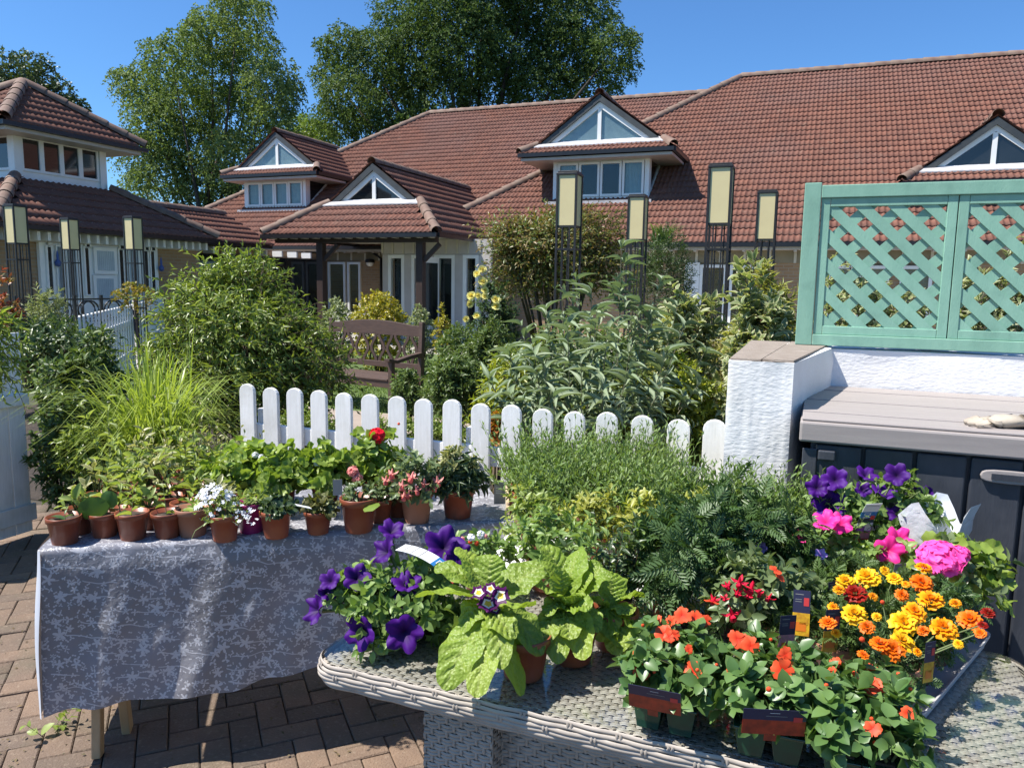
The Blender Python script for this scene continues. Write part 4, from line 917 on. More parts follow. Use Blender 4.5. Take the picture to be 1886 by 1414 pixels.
def shrub(name, label, x0, x1, yt, Y, n, m, L_, W_, mat, T=T_D4, yb=None, depth=.8, droop=.2, sl=.3, up=.55, alpha=55, group=None, stem=None, smat=None, lob=.2, spread=.35, rmin=.3, cat='shrub', flat=1.0, branches=7, jit=.3, taper=.3, extra=None):
    """rounded shrub filling the pixel box x0..x1, top yt, at distance Y; stands on the ground"""
    xc = (x0+x1)/2; top = Py(xc, yt, Y); w = (x1-x0)*Y/F/2; zt = top[2]; zb = 0.0 if yb is None else max(Py(xc, yb, Y)[2], 0)
    t = thing(name, label, cat, (top[0], top[1], 0), 0, group); fo = FO(); H2 = (zt-zb)/2; sl_ = sl*min(w, 1.2)
    d = rdir(n, .25); f = rmin+(1-rmin)*RG.random(n)**.5; ph = RG.random(6)*6.28
    lump = 1+lob*(np.sin(d[:, 0]*4.3+ph[0])*np.sin(d[:, 1]*3.9+ph[1])+np.sin(d[:, 2]*5+ph[2]+d[:, 0]*3)*.6)
    kl = 1/(1+lob*.9); R3 = np.array([max(w-sl_*.5, w*.5)*kl, max(w*depth-sl_*.3, .1)*kl, max(H2-sl_*(.4+.3*up), H2*.45)*kl])
    P = d*(f*lump)[:, None]*R3+np.array([0, 0, zb+H2*.96]); P[:, 2] = np.maximum(P[:, 2], .03)
    D = nrm(d*np.array([1, 1, .7])+np.array([0, 0, up])+RG.normal(size=(n, 3))*spread)
    shoots(fo, P, D, sl_*RG.uniform(.55, 1.35, n), m, L_, W_, T, droop, alpha, jit=jit, taper=taper, stem=stem)
    if extra: extra(fo, zt, w)
    mb = MB()
    for i in range(branches):
        a = RG.random()*6.28; q = np.array([math.cos(a)*w*.5, math.sin(a)*w*.4, zb+H2*(1+.5*RG.random())]); s0 = np.array([math.cos(a)*.05, math.sin(a)*.05, 0]); mb.tube([s0, (s0+q)*.5+np.array([0, 0, .1]), q], [.014+.008*w, .010+.005*w, .004], 5)
    obj('stems', mb, m_twig, t, True, kind='stuff'); fo.build(t, mat, smat or m_twig, sname='shoots'); return t
ml_s1 = leafmat('mexican_orange_leaf', (.10, .155, .028), (.225, .275, .06), .4, .34)
ml_dk = leafmat('dark_shrub_leaf', (.035, .065, .02), (.075, .115, .04), .3, .35)
ml_dk2 = leafmat('laurel_leaf', (.05, .09, .025), (.12, .165, .045), .34, .4)
ml_mid = leafmat('mid_green_leaf', (.07, .115, .03), (.12, .165, .05), .35, .4)
ml_gold = leafmat('gold_euonymus_leaf', (.34, .27, .025), (.20, .21, .03), .35, .4)
ml_sil = leafmat('silver_box_leaf', (.15, .18, .085), (.24, .27, .14), .3, .5)
ml_red = leafmat('pieris_leaf', (.09, .145, .03), (.19, .12, .035), .35, .4)
ml_yel = leafmat('yellow_choisya_leaf', (.32, .33, .035), (.19, .25, .03), .4, .35)
ml_yel2 = leafmat('olive_leaf', (.09, .13, .03), (.22, .24, .04), .38, .4)
ml_bud = leafmat('buddleia_leaf', (.14, .19, .10), (.23, .275, .17), .25, .55, tcol=(1, 1.1, .6))
ml_var = leafmat('variegated_dogwood_leaf', (.14, .19, .075), (.19, .23, .10), .35, .45, edge=((.58, .56, .34), .55, .95))
ml_straw = leafmat('straw_grass', (.32, .26, .09), (.22, .22, .07), .35, .5)
ml_gr = leafmat('lime_grass_blade', (.22, .30, .045), (.30, .36, .08), .42, .35)
ml_phot = leafmat('photinia_red_leaf', (.30, .05, .03), (.12, .12, .03), .35, .35)
# left side
shrub('choisya_shrub', 'big rounded light green shrub with narrow leaves beside the bench', 250, 645, 476, 6.6, 1800, 9, .085, .024, ml_s1, T_D4, depth=.8, sl=.36, up=.35, droop=.35, stem=.003, lob=.26, branches=14, rmin=.5)
shrub('choisya_shrub', 'taller pale shoots growing above the big rounded shrub', 340, 540, 440, 6.8, 150, 9, .08, .024, ml_s1, T_D4, yb=600, sl=.5, up=.8, stem=.003, lob=.3, rmin=.1)
shrub('laurel_shrub', 'dark leafy evergreen shrub behind the white boarded fence end', 58, 245, 592, 5.2, 760, 8, .07, .028, ml_dk2, T_D4, depth=.8, sl=.3, up=.4, stem=.003)
shrub('laurel_shrub', 'low dark green shrub in front of the lime grass', 50, 190, 705, 4.6, 300, 8, .06, .026, ml_dk2, T_D4, sl=.3, stem=.003)
shrub('low_shrub', 'yellow green low plant between dark shrub and lime grass', 95, 215, 770, 4.4, 240, 8, .05, .02, ml_s1, T_D4, sl=.3, yb=900)
shrub('fern_plant', 'dark foliage massed behind the black railing', -60, 215, 590, 8.8, 420, 8, .10, .04, ml_dk, T_D4, sl=.3, yb=700)
shrub('grey_sage_shrub', 'feathery grey green plant at the foot of the pavilion lanterns', 40, 130, 512, 9.8, 200, 8, .10, .02, ml_sil, T_D4, sl=.5, up=1.0)
shrub('photinia_shrub', 'red tipped shrub at the left end of the railing', -45, 40, 490, 8.6, 170, 7, .09, .035, ml_phot, T_D4, sl=.4)
def hang(fo, zt, w): pass
shrub('willow_leaf_shrub', 'overhanging shrub with narrow leaves spilling over the boarded fence', -90, 44, 535, 3.25, 85, 9, .055, .014, ml_s1, T_D4, yb=735, sl=.55, droop=.9, up=.1, stem=.002, lob=.3, branches=0)
# small standard tree
def standard():
    p = Py(247, 570, 8.2); t = thing('small_acer_tree', 'small standard tree with gold red leaves on thin black trunk', 'tree', (p[0], p[1], 0)); mb = MB(); mb.tube([(0, 0, 0), (.02, 0, .6), (0, 0, p[2]+.1)], [.03, .025, .02], 7); obj('trunk', mb, m_iron, t, True)
    fo = FO(); n = 90; d = rdir(n, .4); shoots(fo, np.array([0, 0, p[2]+.14])+d*np.array([.13, .13, .09]), nrm(d), .09, 7, .045, .028, T_D4, .4); fo.build(t, leafmat('acer_leaf', (.25, .16, .03), (.14, .17, .03), .35), lname='crown')
standard()
# arching lime grass
def grass_clump(name, label, px, py, Y, n, Lr, W_, mat, lean=.55, upr=.0, z=0.0, droop=.6):
    b = Py(px, py, Y); t = thing(name, label, 'grass', (b[0], b[1], z)); k = 7
    az = RG.random(n)*6.28; ln = RG.uniform(*Lr, n); le = np.minimum(np.abs(RG.normal(lean, .18, n)), lean*1.35); base = np.stack([RG.normal(size=n)*.07, RG.normal(size=n)*.07, np.zeros(n)], 1)
    hd = np.stack([np.cos(az), np.sin(az), 0*az], 1); V = []; s = np.stack([-np.sin(az), np.cos(az), 0*az], 1)
    for i in range(k+1):
        u = i/k; p = base+hd*(ln*le*(u**2.2))[:, None]; p[:, 2] += ln*(u*(1-.1*le)-droop*(.4+le)*u**4)
        wv = W_*(1-u**2)*.5+.0004; V += [p-s*wv, p+s*wv]
    V = np.stack(V, 1); m_ = 2*(k+1); Fq = np.array([(2*i, 2*i+1, 2*i+3, 2*i+2) for i in range(k)]); Fq = (Fq[None]+(np.arange(n)*m_)[:, None, None]).reshape(-1, 4)
    npmesh('blades', V.reshape(-1, 3), Fq, mat, t, {'rnd': np.repeat(RG.random(n), m_), 'rad': np.full(n*m_, .2)}, kind='stuff'); return t
grass_clump('ornamental_grass', 'arching lime green ornamental grass clump in front of big shrub', 278, 760, 4.5, 600, (.95, 1.75), .014, ml_gr, .33, droop=.55)
grass_clump('ornamental_grass', 'upright sword shaped lime leaves beside the arching grass', 350, 780, 5.0, 26, (1.0, 1.45), .016, ml_gr, .10, droop=.08)
for i, (px, py, Y, l_) in enumerate(((1275, 560, 5.7, 'straw coloured grass plumes behind the variegated dogwood'), (1390, 560, 6.1, 'straw coloured grass tuft below the cream lanterns'), (1440, 560, 5.6, 'straw coloured grass tuft beside the trellis post'))):
    grass_clump('pampas_grass', l_, px, py, Y, 420, (1.0, 1.6), .011, ml_straw, .26, droop=.3)
# middle distance
shrub('golden_euonymus', 'clipped golden euonymus mound before the porch', 640, 756, 527, 13.0, 700, 6, .07, .045, ml_gold, T_DIA, depth=.9, sl=.18, up=.5, lob=.06)
shrub('box_shrub', 'rounded grey green shrub left of the golden euonymus', 588, 652, 540, 13.2, 420, 6, .06, .035, ml_sil, T_DIA, sl=.2, lob=.06)
shrub('box_shrub', 'rounded grey green shrub right of the golden euonymus', 744, 805, 556, 12.6, 420, 6, .055, .03, ml_sil, T_DIA, sl=.2, lob=.06)
shrub('low_shrub', 'little gold tipped shrub near the porch door', 796, 834, 558, 12.4, 160, 6, .06, .03, ml_gold, T_DIA, sl=.3)
shrub('low_shrub', 'green border plants in front of the porch step', 795, 900, 590, 11.6, 420, 7, .07, .03, ml_mid, T_DIA, sl=.25)
shrub('low_shrub', 'leafy shrub filling the bed right of the bench arm', 775, 905, 640, 8.0, 700, 8, .07, .028, ml_mid, T_D4, depth=.7, sl=.3, stem=.003)
shrub('low_shrub', 'small leafy plant growing in front of the bench leg', 715, 780, 672, 8.4, 170, 7, .07, .03, ml_mid, T_D4, sl=.35, stem=.003)
shrub('low_shrub', 'bushy green plant right of the lawn below yellow roses', 840, 960, 585, 8.8, 520, 8, .08, .03, ml_mid, T_D4, sl=.35, stem=.003)
rose = shrub('rose_bush', 'rose bush carrying pale yellow blooms beside the porch', 862, 965, 492, 9.4, 420, 7, .07, .035, ml_dk, T_D4, sl=.45, up=.8, stem=.003)
# pieris
t = shrub('pieris_shrub', 'tall bronze tipped shrub with bare lower stems in front of the dormer', 870, 1180, 362, 10.8, 2200, 7, .085, .032, ml_red, T_D4, yb=580, depth=.6, sl=.3, up=.5, lob=.3, stem=.003)
mb = MB()
for i in range(9):
    a = RG.uniform(-.8, .8); mb.tube([(RG.normal()*.12, RG.normal()*.1, 0), (a*.5, RG.normal()*.1, .7), (a, RG.normal()*.2, 1.6), (a*1.15, 0, 2.1)], [.03, .024, .016, .008], 6)
obj('trunks', mb, m_bark, t, True, kind='stuff')
shrub('yew_shrub', 'dense dark green conical yew behind the buddleia', 1150, 1295, 400, 11.8, 1700, 7, .06, .014, ml_dk, T_DIA, depth=.8, sl=.22, up=.6, lob=.1)
grass_clump('cordyline_palm', 'spiky cordyline rosette peeping over the yew', 1222, 432, 12.6, 60, (.35, .6), .03, ml_mid, .8, z=Py(1222, 452, 12.6)[2], droop=.3)
shrub('low_shrub', 'dark bed shrub under the buddleia and lanterns', 930, 1290, 575, 7.0, 900, 8, .075, .028, ml_mid, T_D4, depth=.5, sl=.25)
# near bed behind picket fence
shrub('yellow_choisya', 'lemon yellow leaved choisya left of the buddleia', 865, 1010, 632, 5.3, 420, 8, .065, .02, ml_yel, T_D4, sl=.4, stem=.003)
shrub('yellow_choisya', 'lemon yellow leaved choisya beside the white wall pier', 1190, 1350, 640, 4.85, 520, 8, .065, .02, ml_yel, T_D4, sl=.35, stem=.003)
shrub('low_shrub', 'small leaved yellow green ground plant behind the left fence pickets', 470, 640, 745, 5.0, 420, 7, .035, .018, ml_s1, T_D4, yb=850, depth=.5, sl=.25)
shrub('low_shrub', 'small leaved ground plant behind the middle fence pickets', 640, 900, 752, 5.0, 640, 7, .035, .018, ml_s1, T_D4, yb=880, depth=.35, sl=.2)
shrub('low_shrub', 'dark green leafy plant behind the right fence pickets', 1000, 1340, 690, 4.75, 900, 8, .06, .024, ml_yel2, T_D4, depth=.35, sl=.2)
shrub('heuchera_plant', 'orange red leaved plant peeping between two pickets', 898, 942, 750, 4.6, 90, 6, .045, .04, leafmat('heuchera_leaf', (.35, .09, .02), (.30, .22, .03), .35), T_D4, yb=840, sl=.4)
# buddleia: long stems with paired lance leaves
def buddleia():
    b = Py(1085, 800, 4.75); t = thing('buddleia_shrub', 'tall grey green buddleia with long pointed leaves behind the picket fence', 'shrub', (b[0], b[1], 0)); fo = FO(); base = np.array([b[0], b[1], 0])
    tips = [(1145, 442, 4.8), (1090, 520, 4.6), (1218, 505, 4.9), (1005, 560, 4.7), (1262, 590, 4.6), (935, 640, 4.6), (1180, 545, 4.5), (1045, 590, 4.4), (1300, 640, 4.7), (1120, 600, 4.3), (960, 590, 5.0), (1230, 640, 4.3), (900, 690, 4.4), (1150, 470, 4.9), (1100, 560, 4.4), (1205, 560, 4.5), (1000, 660, 4.3), (1070, 660, 4.2), (1160, 670, 4.2), (1290, 700, 4.4), (1035, 540, 5.1), (1195, 590, 5.2), (940, 720, 4.25), (1110, 700, 4.15), (1215, 715, 4.2), (1020, 720, 4.15), (1060, 500, 5.2), (1250, 550, 5.2), (980, 620, 4.3)]
    P = []; D = []; Ln = []
    for (x, y, Y) in tips:
        e = Py(x, y, Y)-base; s0 = np.array([e[0]*.35+RG.normal()*.05, e[1]*.3+RG.normal()*.05, .15]); P.append(s0); D.append(e+np.array([0, 0, .02])-s0); Ln.append(np.linalg.norm(e-s0)*1.0)
    P = np.array(P); D = np.array(D); Ln = np.array(Ln)
    for rep, ph in ((0, 0), (1, PI)):
        shoots(fo, P, D, Ln, 15, .155, .039, T_LONG, .03, 66, t0=.28, jit=.16, taper=.22, stem=.006 if rep == 0 else None, whorl=PI/2+.12)
    n = len(P); k = 3
    for i in range(k):      # side shoots
        f = RG.uniform(.35, .85, n); q = P+nrm(D)*(Ln*f)[:, None]; dd = nrm(nrm(D)+rdir(n)*1.0+np.array([0, 0, .35])); shoots(fo, q, dd, RG.uniform(.12, .34, n), 8, .11, .03, T_LONG, .05, 60, jit=.2, taper=.5, stem=.003, whorl=PI/2+.1)
    fo.build(t, ml_bud, pm('buddleia_stem', (.20, .19, .12), .8, (.15, .14, .08), 9))
buddleia()
ml_bam = leafmat('bamboo_leaf', (.19, .22, .05), (.34, .33, .11), .4, .45)
shrub('bamboo_clump', 'dense yellow green bamboo clump left of the trellis post', 1325, 1490, 490, 5.9, 800, 8, .11, .016, ml_bam, T_D4, depth=.6, sl=.4, up=.8, stem=.003, lob=.3)
shrub('bamboo_clump', 'dense yellow green bamboo clump between buddleia and tall lantern', 1190, 1340, 520, 6.0, 800, 8, .11, .016, ml_bam, T_D4, depth=.6, sl=.4, up=.8, stem=.003, lob=.3)
shrub('low_shrub', 'bright yellow green leafy plant between the rose bush and buddleia', 900, 1060, 590, 6.6, 520, 8, .07, .024, ml_s1, T_D4, depth=.6, sl=.4, up=.6, stem=.003, lob=.3)
# variegated dogwood
shrub('variegated_dogwood', 'cream edged variegated dogwood beside the trellis post', 1335, 1480, 430, 4.9, 300, 7, .10, .045, ml_var, T_OVAL, depth=.7, sl=.5, up=.8, stem=.004, smat=m_rstem, lob=.3, rmin=.15)
shrub('variegated_dogwood', 'cream edged variegated dogwood above the buddleia tips', 1205, 1345, 470, 5.4, 230, 7, .10, .045, ml_var, T_OVAL, depth=.7, sl=.5, up=.8, stem=.004, smat=m_rstem, lob=.3, rmin=.15)
shrub('variegated_dogwood', 'low variegated foliage over the wall pier coping', 1320, 1475, 560, 4.7, 260, 7, .07, .03, ml_var, T_D4, depth=.5, sl=.3, stem=.003, smat=m_rstem)
shrub('variegated_dogwood', 'variegated shrub filling the gaps of the first trellis panel', 1490, 1760, 425, 5.2, 560, 8, .07, .03, ml_var, T_D4, depth=.5, sl=.25, stem=.003, smat=m_rstem)
shrub('variegated_dogwood', 'variegated shrub filling the gaps of the second trellis panel', 1750, 1990, 385, 5.2, 520, 8, .07, .03, ml_var, T_D4, depth=.5, sl=.25, stem=.003, smat=m_rstem)
# ================================================================== FLOWERS
def petalmat(name, inner, outer, eye=None, rough=.5, trans=.25, r0=.1, r1=.8):
    m = bpy.data.materials.new(name); t, N, L, B = nodes(m); a = N.new('ShaderNodeAttribute'); a.attribute_name = 'rad'
    c = mixrgb(N, L, ramp(N, L, a.outputs['Fac'], r0, r1), inner, outer)
    if eye:
        for col, x in eye[::-1]: c = mixrgb(N, L, math_(N, L, 'LESS_THAN', a.outputs['Fac'], x), c, col)
    oi = N.new('ShaderNodeObjectInfo'); h = N.new('ShaderNodeHueSaturation'); L.new(c, h.inputs['Color']); L.new(math_(N, L, 'MULTIPLY_ADD', oi.outputs['Random'], .3, .82), h.inputs['Value']); c = h.outputs[0]
    L.new(c, B.inputs['Base Color']); B.inputs['Roughness'].default_value = rough; B.inputs['Specular IOR Level'].default_value = .25
    tr = N.new('ShaderNodeBsdfTranslucent'); L.new(c, tr.inputs[0]); mx = N.new('ShaderNodeMixShader'); mx.inputs[0].default_value = trans
    L.new(B.outputs[0], mx.inputs[1]); L.new(tr.outputs[0], mx.inputs[2]); L.new(mx.outputs[0], N['Material Output'].inputs[0]); return m
def mesh_np(name, V, Fq, mat, rad_):
    o = npmesh(name, V, Fq, mat, None, {'rad': rad_, 'rnd': np.full(len(V), .5)}, smooth=True); me = o.data; bpy.data.objects.remove(o); return me
def disc_flower(lobes=5, depth=.5, notch=.18, wav=.1, rings=6, segs=40, flare=1.6, seed=0, floor=0):
    """funnel / saucer flower of unit radius, opening towards +z"""
    rg = np.random.default_rng(seed); V = []; Rd = []; ph = rg.random()*6
    for i in range(rings+1):
        t = i/rings
        for j in range(segs):
            a = 2*PI*j/segs; lob = 1-notch*t*(.5-.5*math.cos(lobes*a))**2*1.2-notch*.25*t*abs(math.sin(lobes*a*1.5+ph))
            r = t*lob; z = -depth*(1-t)**flare+wav*t*t*math.sin(lobes*a+1.5)+wav*.5*t*t*math.sin(2*lobes*a+ph)-floor*t**4
            V.append((r*math.cos(a), r*math.sin(a), z)); Rd.append(t)
    Fq = [(i*segs+j, i*segs+(j+1) % segs, (i+1)*segs+(j+1) % segs, (i+1)*segs+j) for i in range(rings) for j in range(segs)]
    return np.array(V), np.array(Fq), np.array(Rd)
def petal_flower(layers, seed=0, tip=.8):
    """layers: (count, r0, r1, tilt deg, width, notch)"""
    rg = np.random.default_rng(seed); V = []; Fq = []; Rd = []
    for (n, r0, r1, tilt, w, nt, z0) in layers:
        for i in range(n):
            a = 2*PI*i/n+rg.normal()*.12+r1*3; ti = rad(tilt)+rg.normal()*.1; L_ = (r1-r0)*(1+rg.normal()*.08); b = len(V)
            for (t, ww, dz) in ((0, .25, 0), (.45, .8, .02), (.8, 1.0, -.02), (1.0, tip, -.08)):
                for q in (-1, -.35, .35, 1):
                    rr = r0+L_*t*math.cos(ti)-(nt*.12 if (t == 1 and abs(q) < .5) else 0)+(0 if t < 1 or abs(q) < .5 else -.04); z = z0+L_*t*math.sin(ti)+dz+.05*abs(q)*t+.04*math.sin(q*4+i)*t
                    x = rr; y = q*w*ww*.5; V.append((x*math.cos(a)-y*math.sin(a), x*math.sin(a)+y*math.cos(a), z)); Rd.append(min(1, r0+t*(r1-r0)))
            for r in range(3):
                for c_ in range(3): Fq.append((b+r*4+c_, b+r*4+c_+1, b+(r+1)*4+c_+1, b+(r+1)*4+c_))
    return np.array(V), np.array(Fq), np.array(Rd)
FM = {}
m_petp = petalmat('purple_petal', (.008, .0, .025), (.055, .003, .16), rough=.6, trans=.15, r0=.0, r1=.6)
m_petk = petalmat('pink_petal', (.50, .01, .12), (.85, .035, .30), r0=.0, r1=.5)
m_mar_y = petalmat('yellow_marigold_petal', (.75, .28, .0), (.88, .50, .01), r0=.0, r1=.6)
m_mar_o = petalmat('orange_marigold_petal', (.62, .09, .0), (.85, .19, .005), r0=.1, r1=.9)
m_mar_a = petalmat('amber_marigold_petal', (.65, .16, .0), (.90, .36, .005), r0=.1, r1=.7)
m_mar_r = petalmat('dark_red_marigold_petal', (.22, .006, .0), (.32, .012, .004), r0=.1, r1=.9)
m_imp = petalmat('orange_red_petal', (.70, .035, .012), (.84, .105, .035), r0=.05, r1=.6)
m_primula = petalmat('primula_petal', (.045, .002, .05), (.10, .004, .10), eye=[((.85, .60, .06), .30), ((.85, .80, .72), .47)], r0=.45, r1=.9)
m_rosep = petalmat('yellow_rose_petal', (.80, .66, .10), (.86, .78, .28))
m_gerp = petalmat('pink_geranium_petal', (.75, .02, .22), (.88, .10, .42), r0=0, r1=.6)
m_gerr = petalmat('red_geranium_petal', (.55, .006, .02), (.75, .012, .03), r0=0, r1=.6)
m_salm = petalmat('salmon_petal', (.80, .16, .14), (.82, .34, .30), r0=0, r1=.8)
m_fuch = petalmat('fuchsia_petal', (.50, .004, .03), (.72, .012, .05), r0=0, r1=.8)
m_whitep = petalmat('white_petal', (.70, .70, .55), (.82, .83, .88), r0=0, r1=.3)
m_lil = petalmat('lilac_petal', (.28, .10, .45), (.52, .32, .75), r0=0, r1=.5)
def flower_mesh(key, geo, mat): FM[key] = mesh_np(key+'_bloom', *geo[:2], mat, geo[2]); return FM[key]
for i in range(3):
    flower_mesh('petunia%d' % i, disc_flower(5, .55, .20, .12+.03*i, seed=i, floor=.12), m_petp); flower_mesh('pinkpet%d' % i, disc_flower(5, .45, .22, .15, seed=i+5, floor=.15), m_petk)
    lay = [(9, .25, 1.0, 2-6, .62, 1, -.05), (8, .2, .85, 16, .55, 1, .02), (8, .12, .66, 36, .42, .6, .06), (6, .05, .42, 58, .3, .4, .08)]
    for k, mm in (('mary', m_mar_y), ('maro', m_mar_o), ('mara', m_mar_a), ('marr', m_mar_r)): flower_mesh(k+str(i), petal_flower(lay, i), mm)
    flower_mesh('imp%d' % i, petal_flower([(5, .02, 1.0, 6, 1.0, 1, 0)], i+3, .5), m_imp)
    flower_mesh('prim%d' % i, petal_flower([(5, .02, 1.0, 8, 1.02, 2, 0)], i+9), m_primula)
    flower_mesh('rose%d' % i, petal_flower([(6, .1, 1.0, 20, .95, .3, 0), (6, .1, .8, 45, .8, .3, .05), (5, .05, .55, 68, .6, .3, .1)], i), m_rosep)
    flower_mesh('lil%d' % i, disc_flower(5, .4, .2, .15, seed=i), m_lil)
flower_mesh('wfl', petal_flower([(5, .05, 1.0, 10, .62, .5, 0)], 21, .5), m_whitep)
def umbel(n, mat, seed, flo):
    rg = np.random.default_rng(seed); Vs = []; Fs = []; Rs = []; b = 0
    for i in range(n):
        z = 1-(i+.5)/n*1.15; a = i*2.4; r = math.sqrt(max(0, 1-z*z)); d = np.array([r*math.cos(a), r*math.sin(a), z]); x = nrm(np.cross(d, [.3, .2, .9])); y = np.cross(d, x); s = flo*(1+rg.normal()*.12)
        v, f, rr = petal_flower([(5, .02, 1, 12, 1.0, .5, 0)], i+seed); Vs.append(d*(.78+rg.normal()*.05)+v[:, :1]*x*s+v[:, 1:2]*y*s+v[:, 2:3]*d*s); Fs.append(f+b); Rs.append(rr); b += len(v)
    return np.concatenate(Vs), np.concatenate(Fs), np.concatenate(Rs)
flower_mesh('gerp', umbel(20, None, 1, .40), m_gerp); flower_mesh('gerr', umbel(22, None, 2, .38), m_gerr); flower_mesh('salm', umbel(12, None, 3, .5), m_salm); flower_mesh('white', umbel(14, None, 4, .42), m_whitep)
def fuchsia_geo():
    V = []; Fq = []; Rd = []
    def add(v, f, r): b = len(V); V.extend(v); Fq.extend([tuple(i+b for i in q) for q in f]); Rd.extend(r)
    n = 8; prof = [(.05, 0), (.09, -.25), (.13, -.5)]; v = [(r*math.cos(2*PI*j/n), r*math.sin(2*PI*j/n), z) for r, z in prof for j in range(n)]
    add(v, [(i*n+j, i*n+(j+1) % n, (i+1)*n+(j+1) % n, (i+1)*n+j) for i in range(2) for j in range(n)], [.8]*len(v))
    for k in range(4):
        a = k*PI/2; c_, s_ = math.cos(a), math.sin(a); pts = []
        for r, z, w in ((.12, -.48, .08), (.32, -.52, .15), (.52, -.42, .12), (.68, -.28, .02)):
            for q in (-1, 1): pts.append((r*c_-q*w*s_, r*s_+q*w*c_, z))
        add(pts, [(2*i, 2*i+1, 2*i+3, 2*i+2) for i in range(3)], [1]*8)
    prof = [(.10, -.5), (.22, -.7), (.24, -.95), (.20, -1.0)]; v = [(r*math.cos(2*PI*j/n), r*math.sin(2*PI*j/n), z) for r, z in prof for j in range(n)]
    add(v, [(i*n+j, i*n+(j+1) % n, (i+1)*n+(j+1) % n, (i+1)*n+j) for i in range(3) for j in range(n)], [.1]*len(v)); return np.array(V), np.array(Fq), np.array(Rd)
flower_mesh('fuch', fuchsia_geo(), m_fuch)
FM['fuch2'] = mesh_np('fuch2_bloom', *fuchsia_geo()[:2], m_salm, fuchsia_geo()[2])
def bud_geo(): 
    g = [(0, 0), (.5, .25), (.62, .7), (.4, 1.1), (0, 1.35)]; n = 8; V = [(r*math.cos(2*PI*j/n), r*math.sin(2*PI*j/n), z) for r, z in g for j in range(n)]
    return np.array(V), np.array([(i*n+j, i*n+(j+1) % n, (i+1)*n+(j+1) % n, (i+1)*n+j) for i in range(4) for j in range(n)]), np.array([min(1, z) for r, z in g for j in range(n)])
flower_mesh('bud', bud_geo(), m_imp); flower_mesh('pinkbud', bud_geo(), m_salm); flower_mesh('budp', bud_geo(), m_petp)
def bloom(root, key, p, d, size, name='bloom', roll=None):
    """place a flower: p in root space, facing d"""
    o = bpy.data.objects.new(name, FM[key]); COL.objects.link(o); o.parent = root; d = nrm(d); q = Vector(d).to_track_quat('Z', 'Y')
    o.matrix_local = Matrix.Translation(Vector(p)) @ q.to_matrix().to_4x4() @ Matrix.Rotation(RG.random()*6.28 if roll is None else roll, 4, 'Z') @ Matrix.Scale(size, 4); return o
def tocam(p, k=.5, up=.7): d = nrm(O-np.asarray(p)); return nrm(d*k+np.array([0, 0, up])+RG.normal(size=3)*.18)
# yellow roses on the bush
for (x, y) in ((888, 497), (878, 505), (889, 520), (880, 545), (893, 547), (868, 545), (865, 560), (913, 552), (914, 565), (858, 588), (878, 582), (893, 535)):
    p = Py(x, y, 9.0); bloom(rose, 'rose%d' % RG.integers(3), p-np.array(rose.location), tocam(p, .8, .4), .045+RG.random()*.02)
# ================================================================== TABLES
A0 = Pz(80, 1012, .75); B0 = Pz(900, 962, .75); ea = nrm(np.array([B0[0]-A0[0], B0[1]-A0[1], 0])); eb = np.array([-ea[1], ea[0], 0]); TRZ = math.atan2(ea[1], ea[0]); TL = 1.50; TD = .70; ZT = .75
m_pine = pm('pale_pine', (.50, .33, .17), .6, (.42, .27, .13), 5, 50, .4, .003, stretch=(10, 10, 1))
tb = thing('trestle_table', 'wooden trestle table under a patterned cloth, pale pine legs showing', 'table', (A0[0], A0[1], 0), TRZ)
mb = MB(); mb.box((.0, .012, ZT-.03), (TL, TD, ZT-.006)); obj('table_top', mb, m_pine, tb)
for a in (.10, TL-.25):
    for (b0, b1) in ((.06, .20), (TD-.06, TD-.2)):
        mb = MB(); mb.bar((a, b0, 0), (a+.0, b1, ZT-.031), .05, .028, (1, 0, 0)); obj('leg', mb, m_pine, tb, bev=.003)
        mb = MB(); mb.bar((a+.06, b1, 0), (a+.06, b0, ZT-.031), .05, .028, (1, 0, 0)); obj('leg', mb, m_pine, tb, bev=.003)
    mb = MB(); mb.box((a-.02, .14, .26), (a+.08, TD-.14, .29)); obj('leg_rail', mb, m_pine, tb, bev=.002)
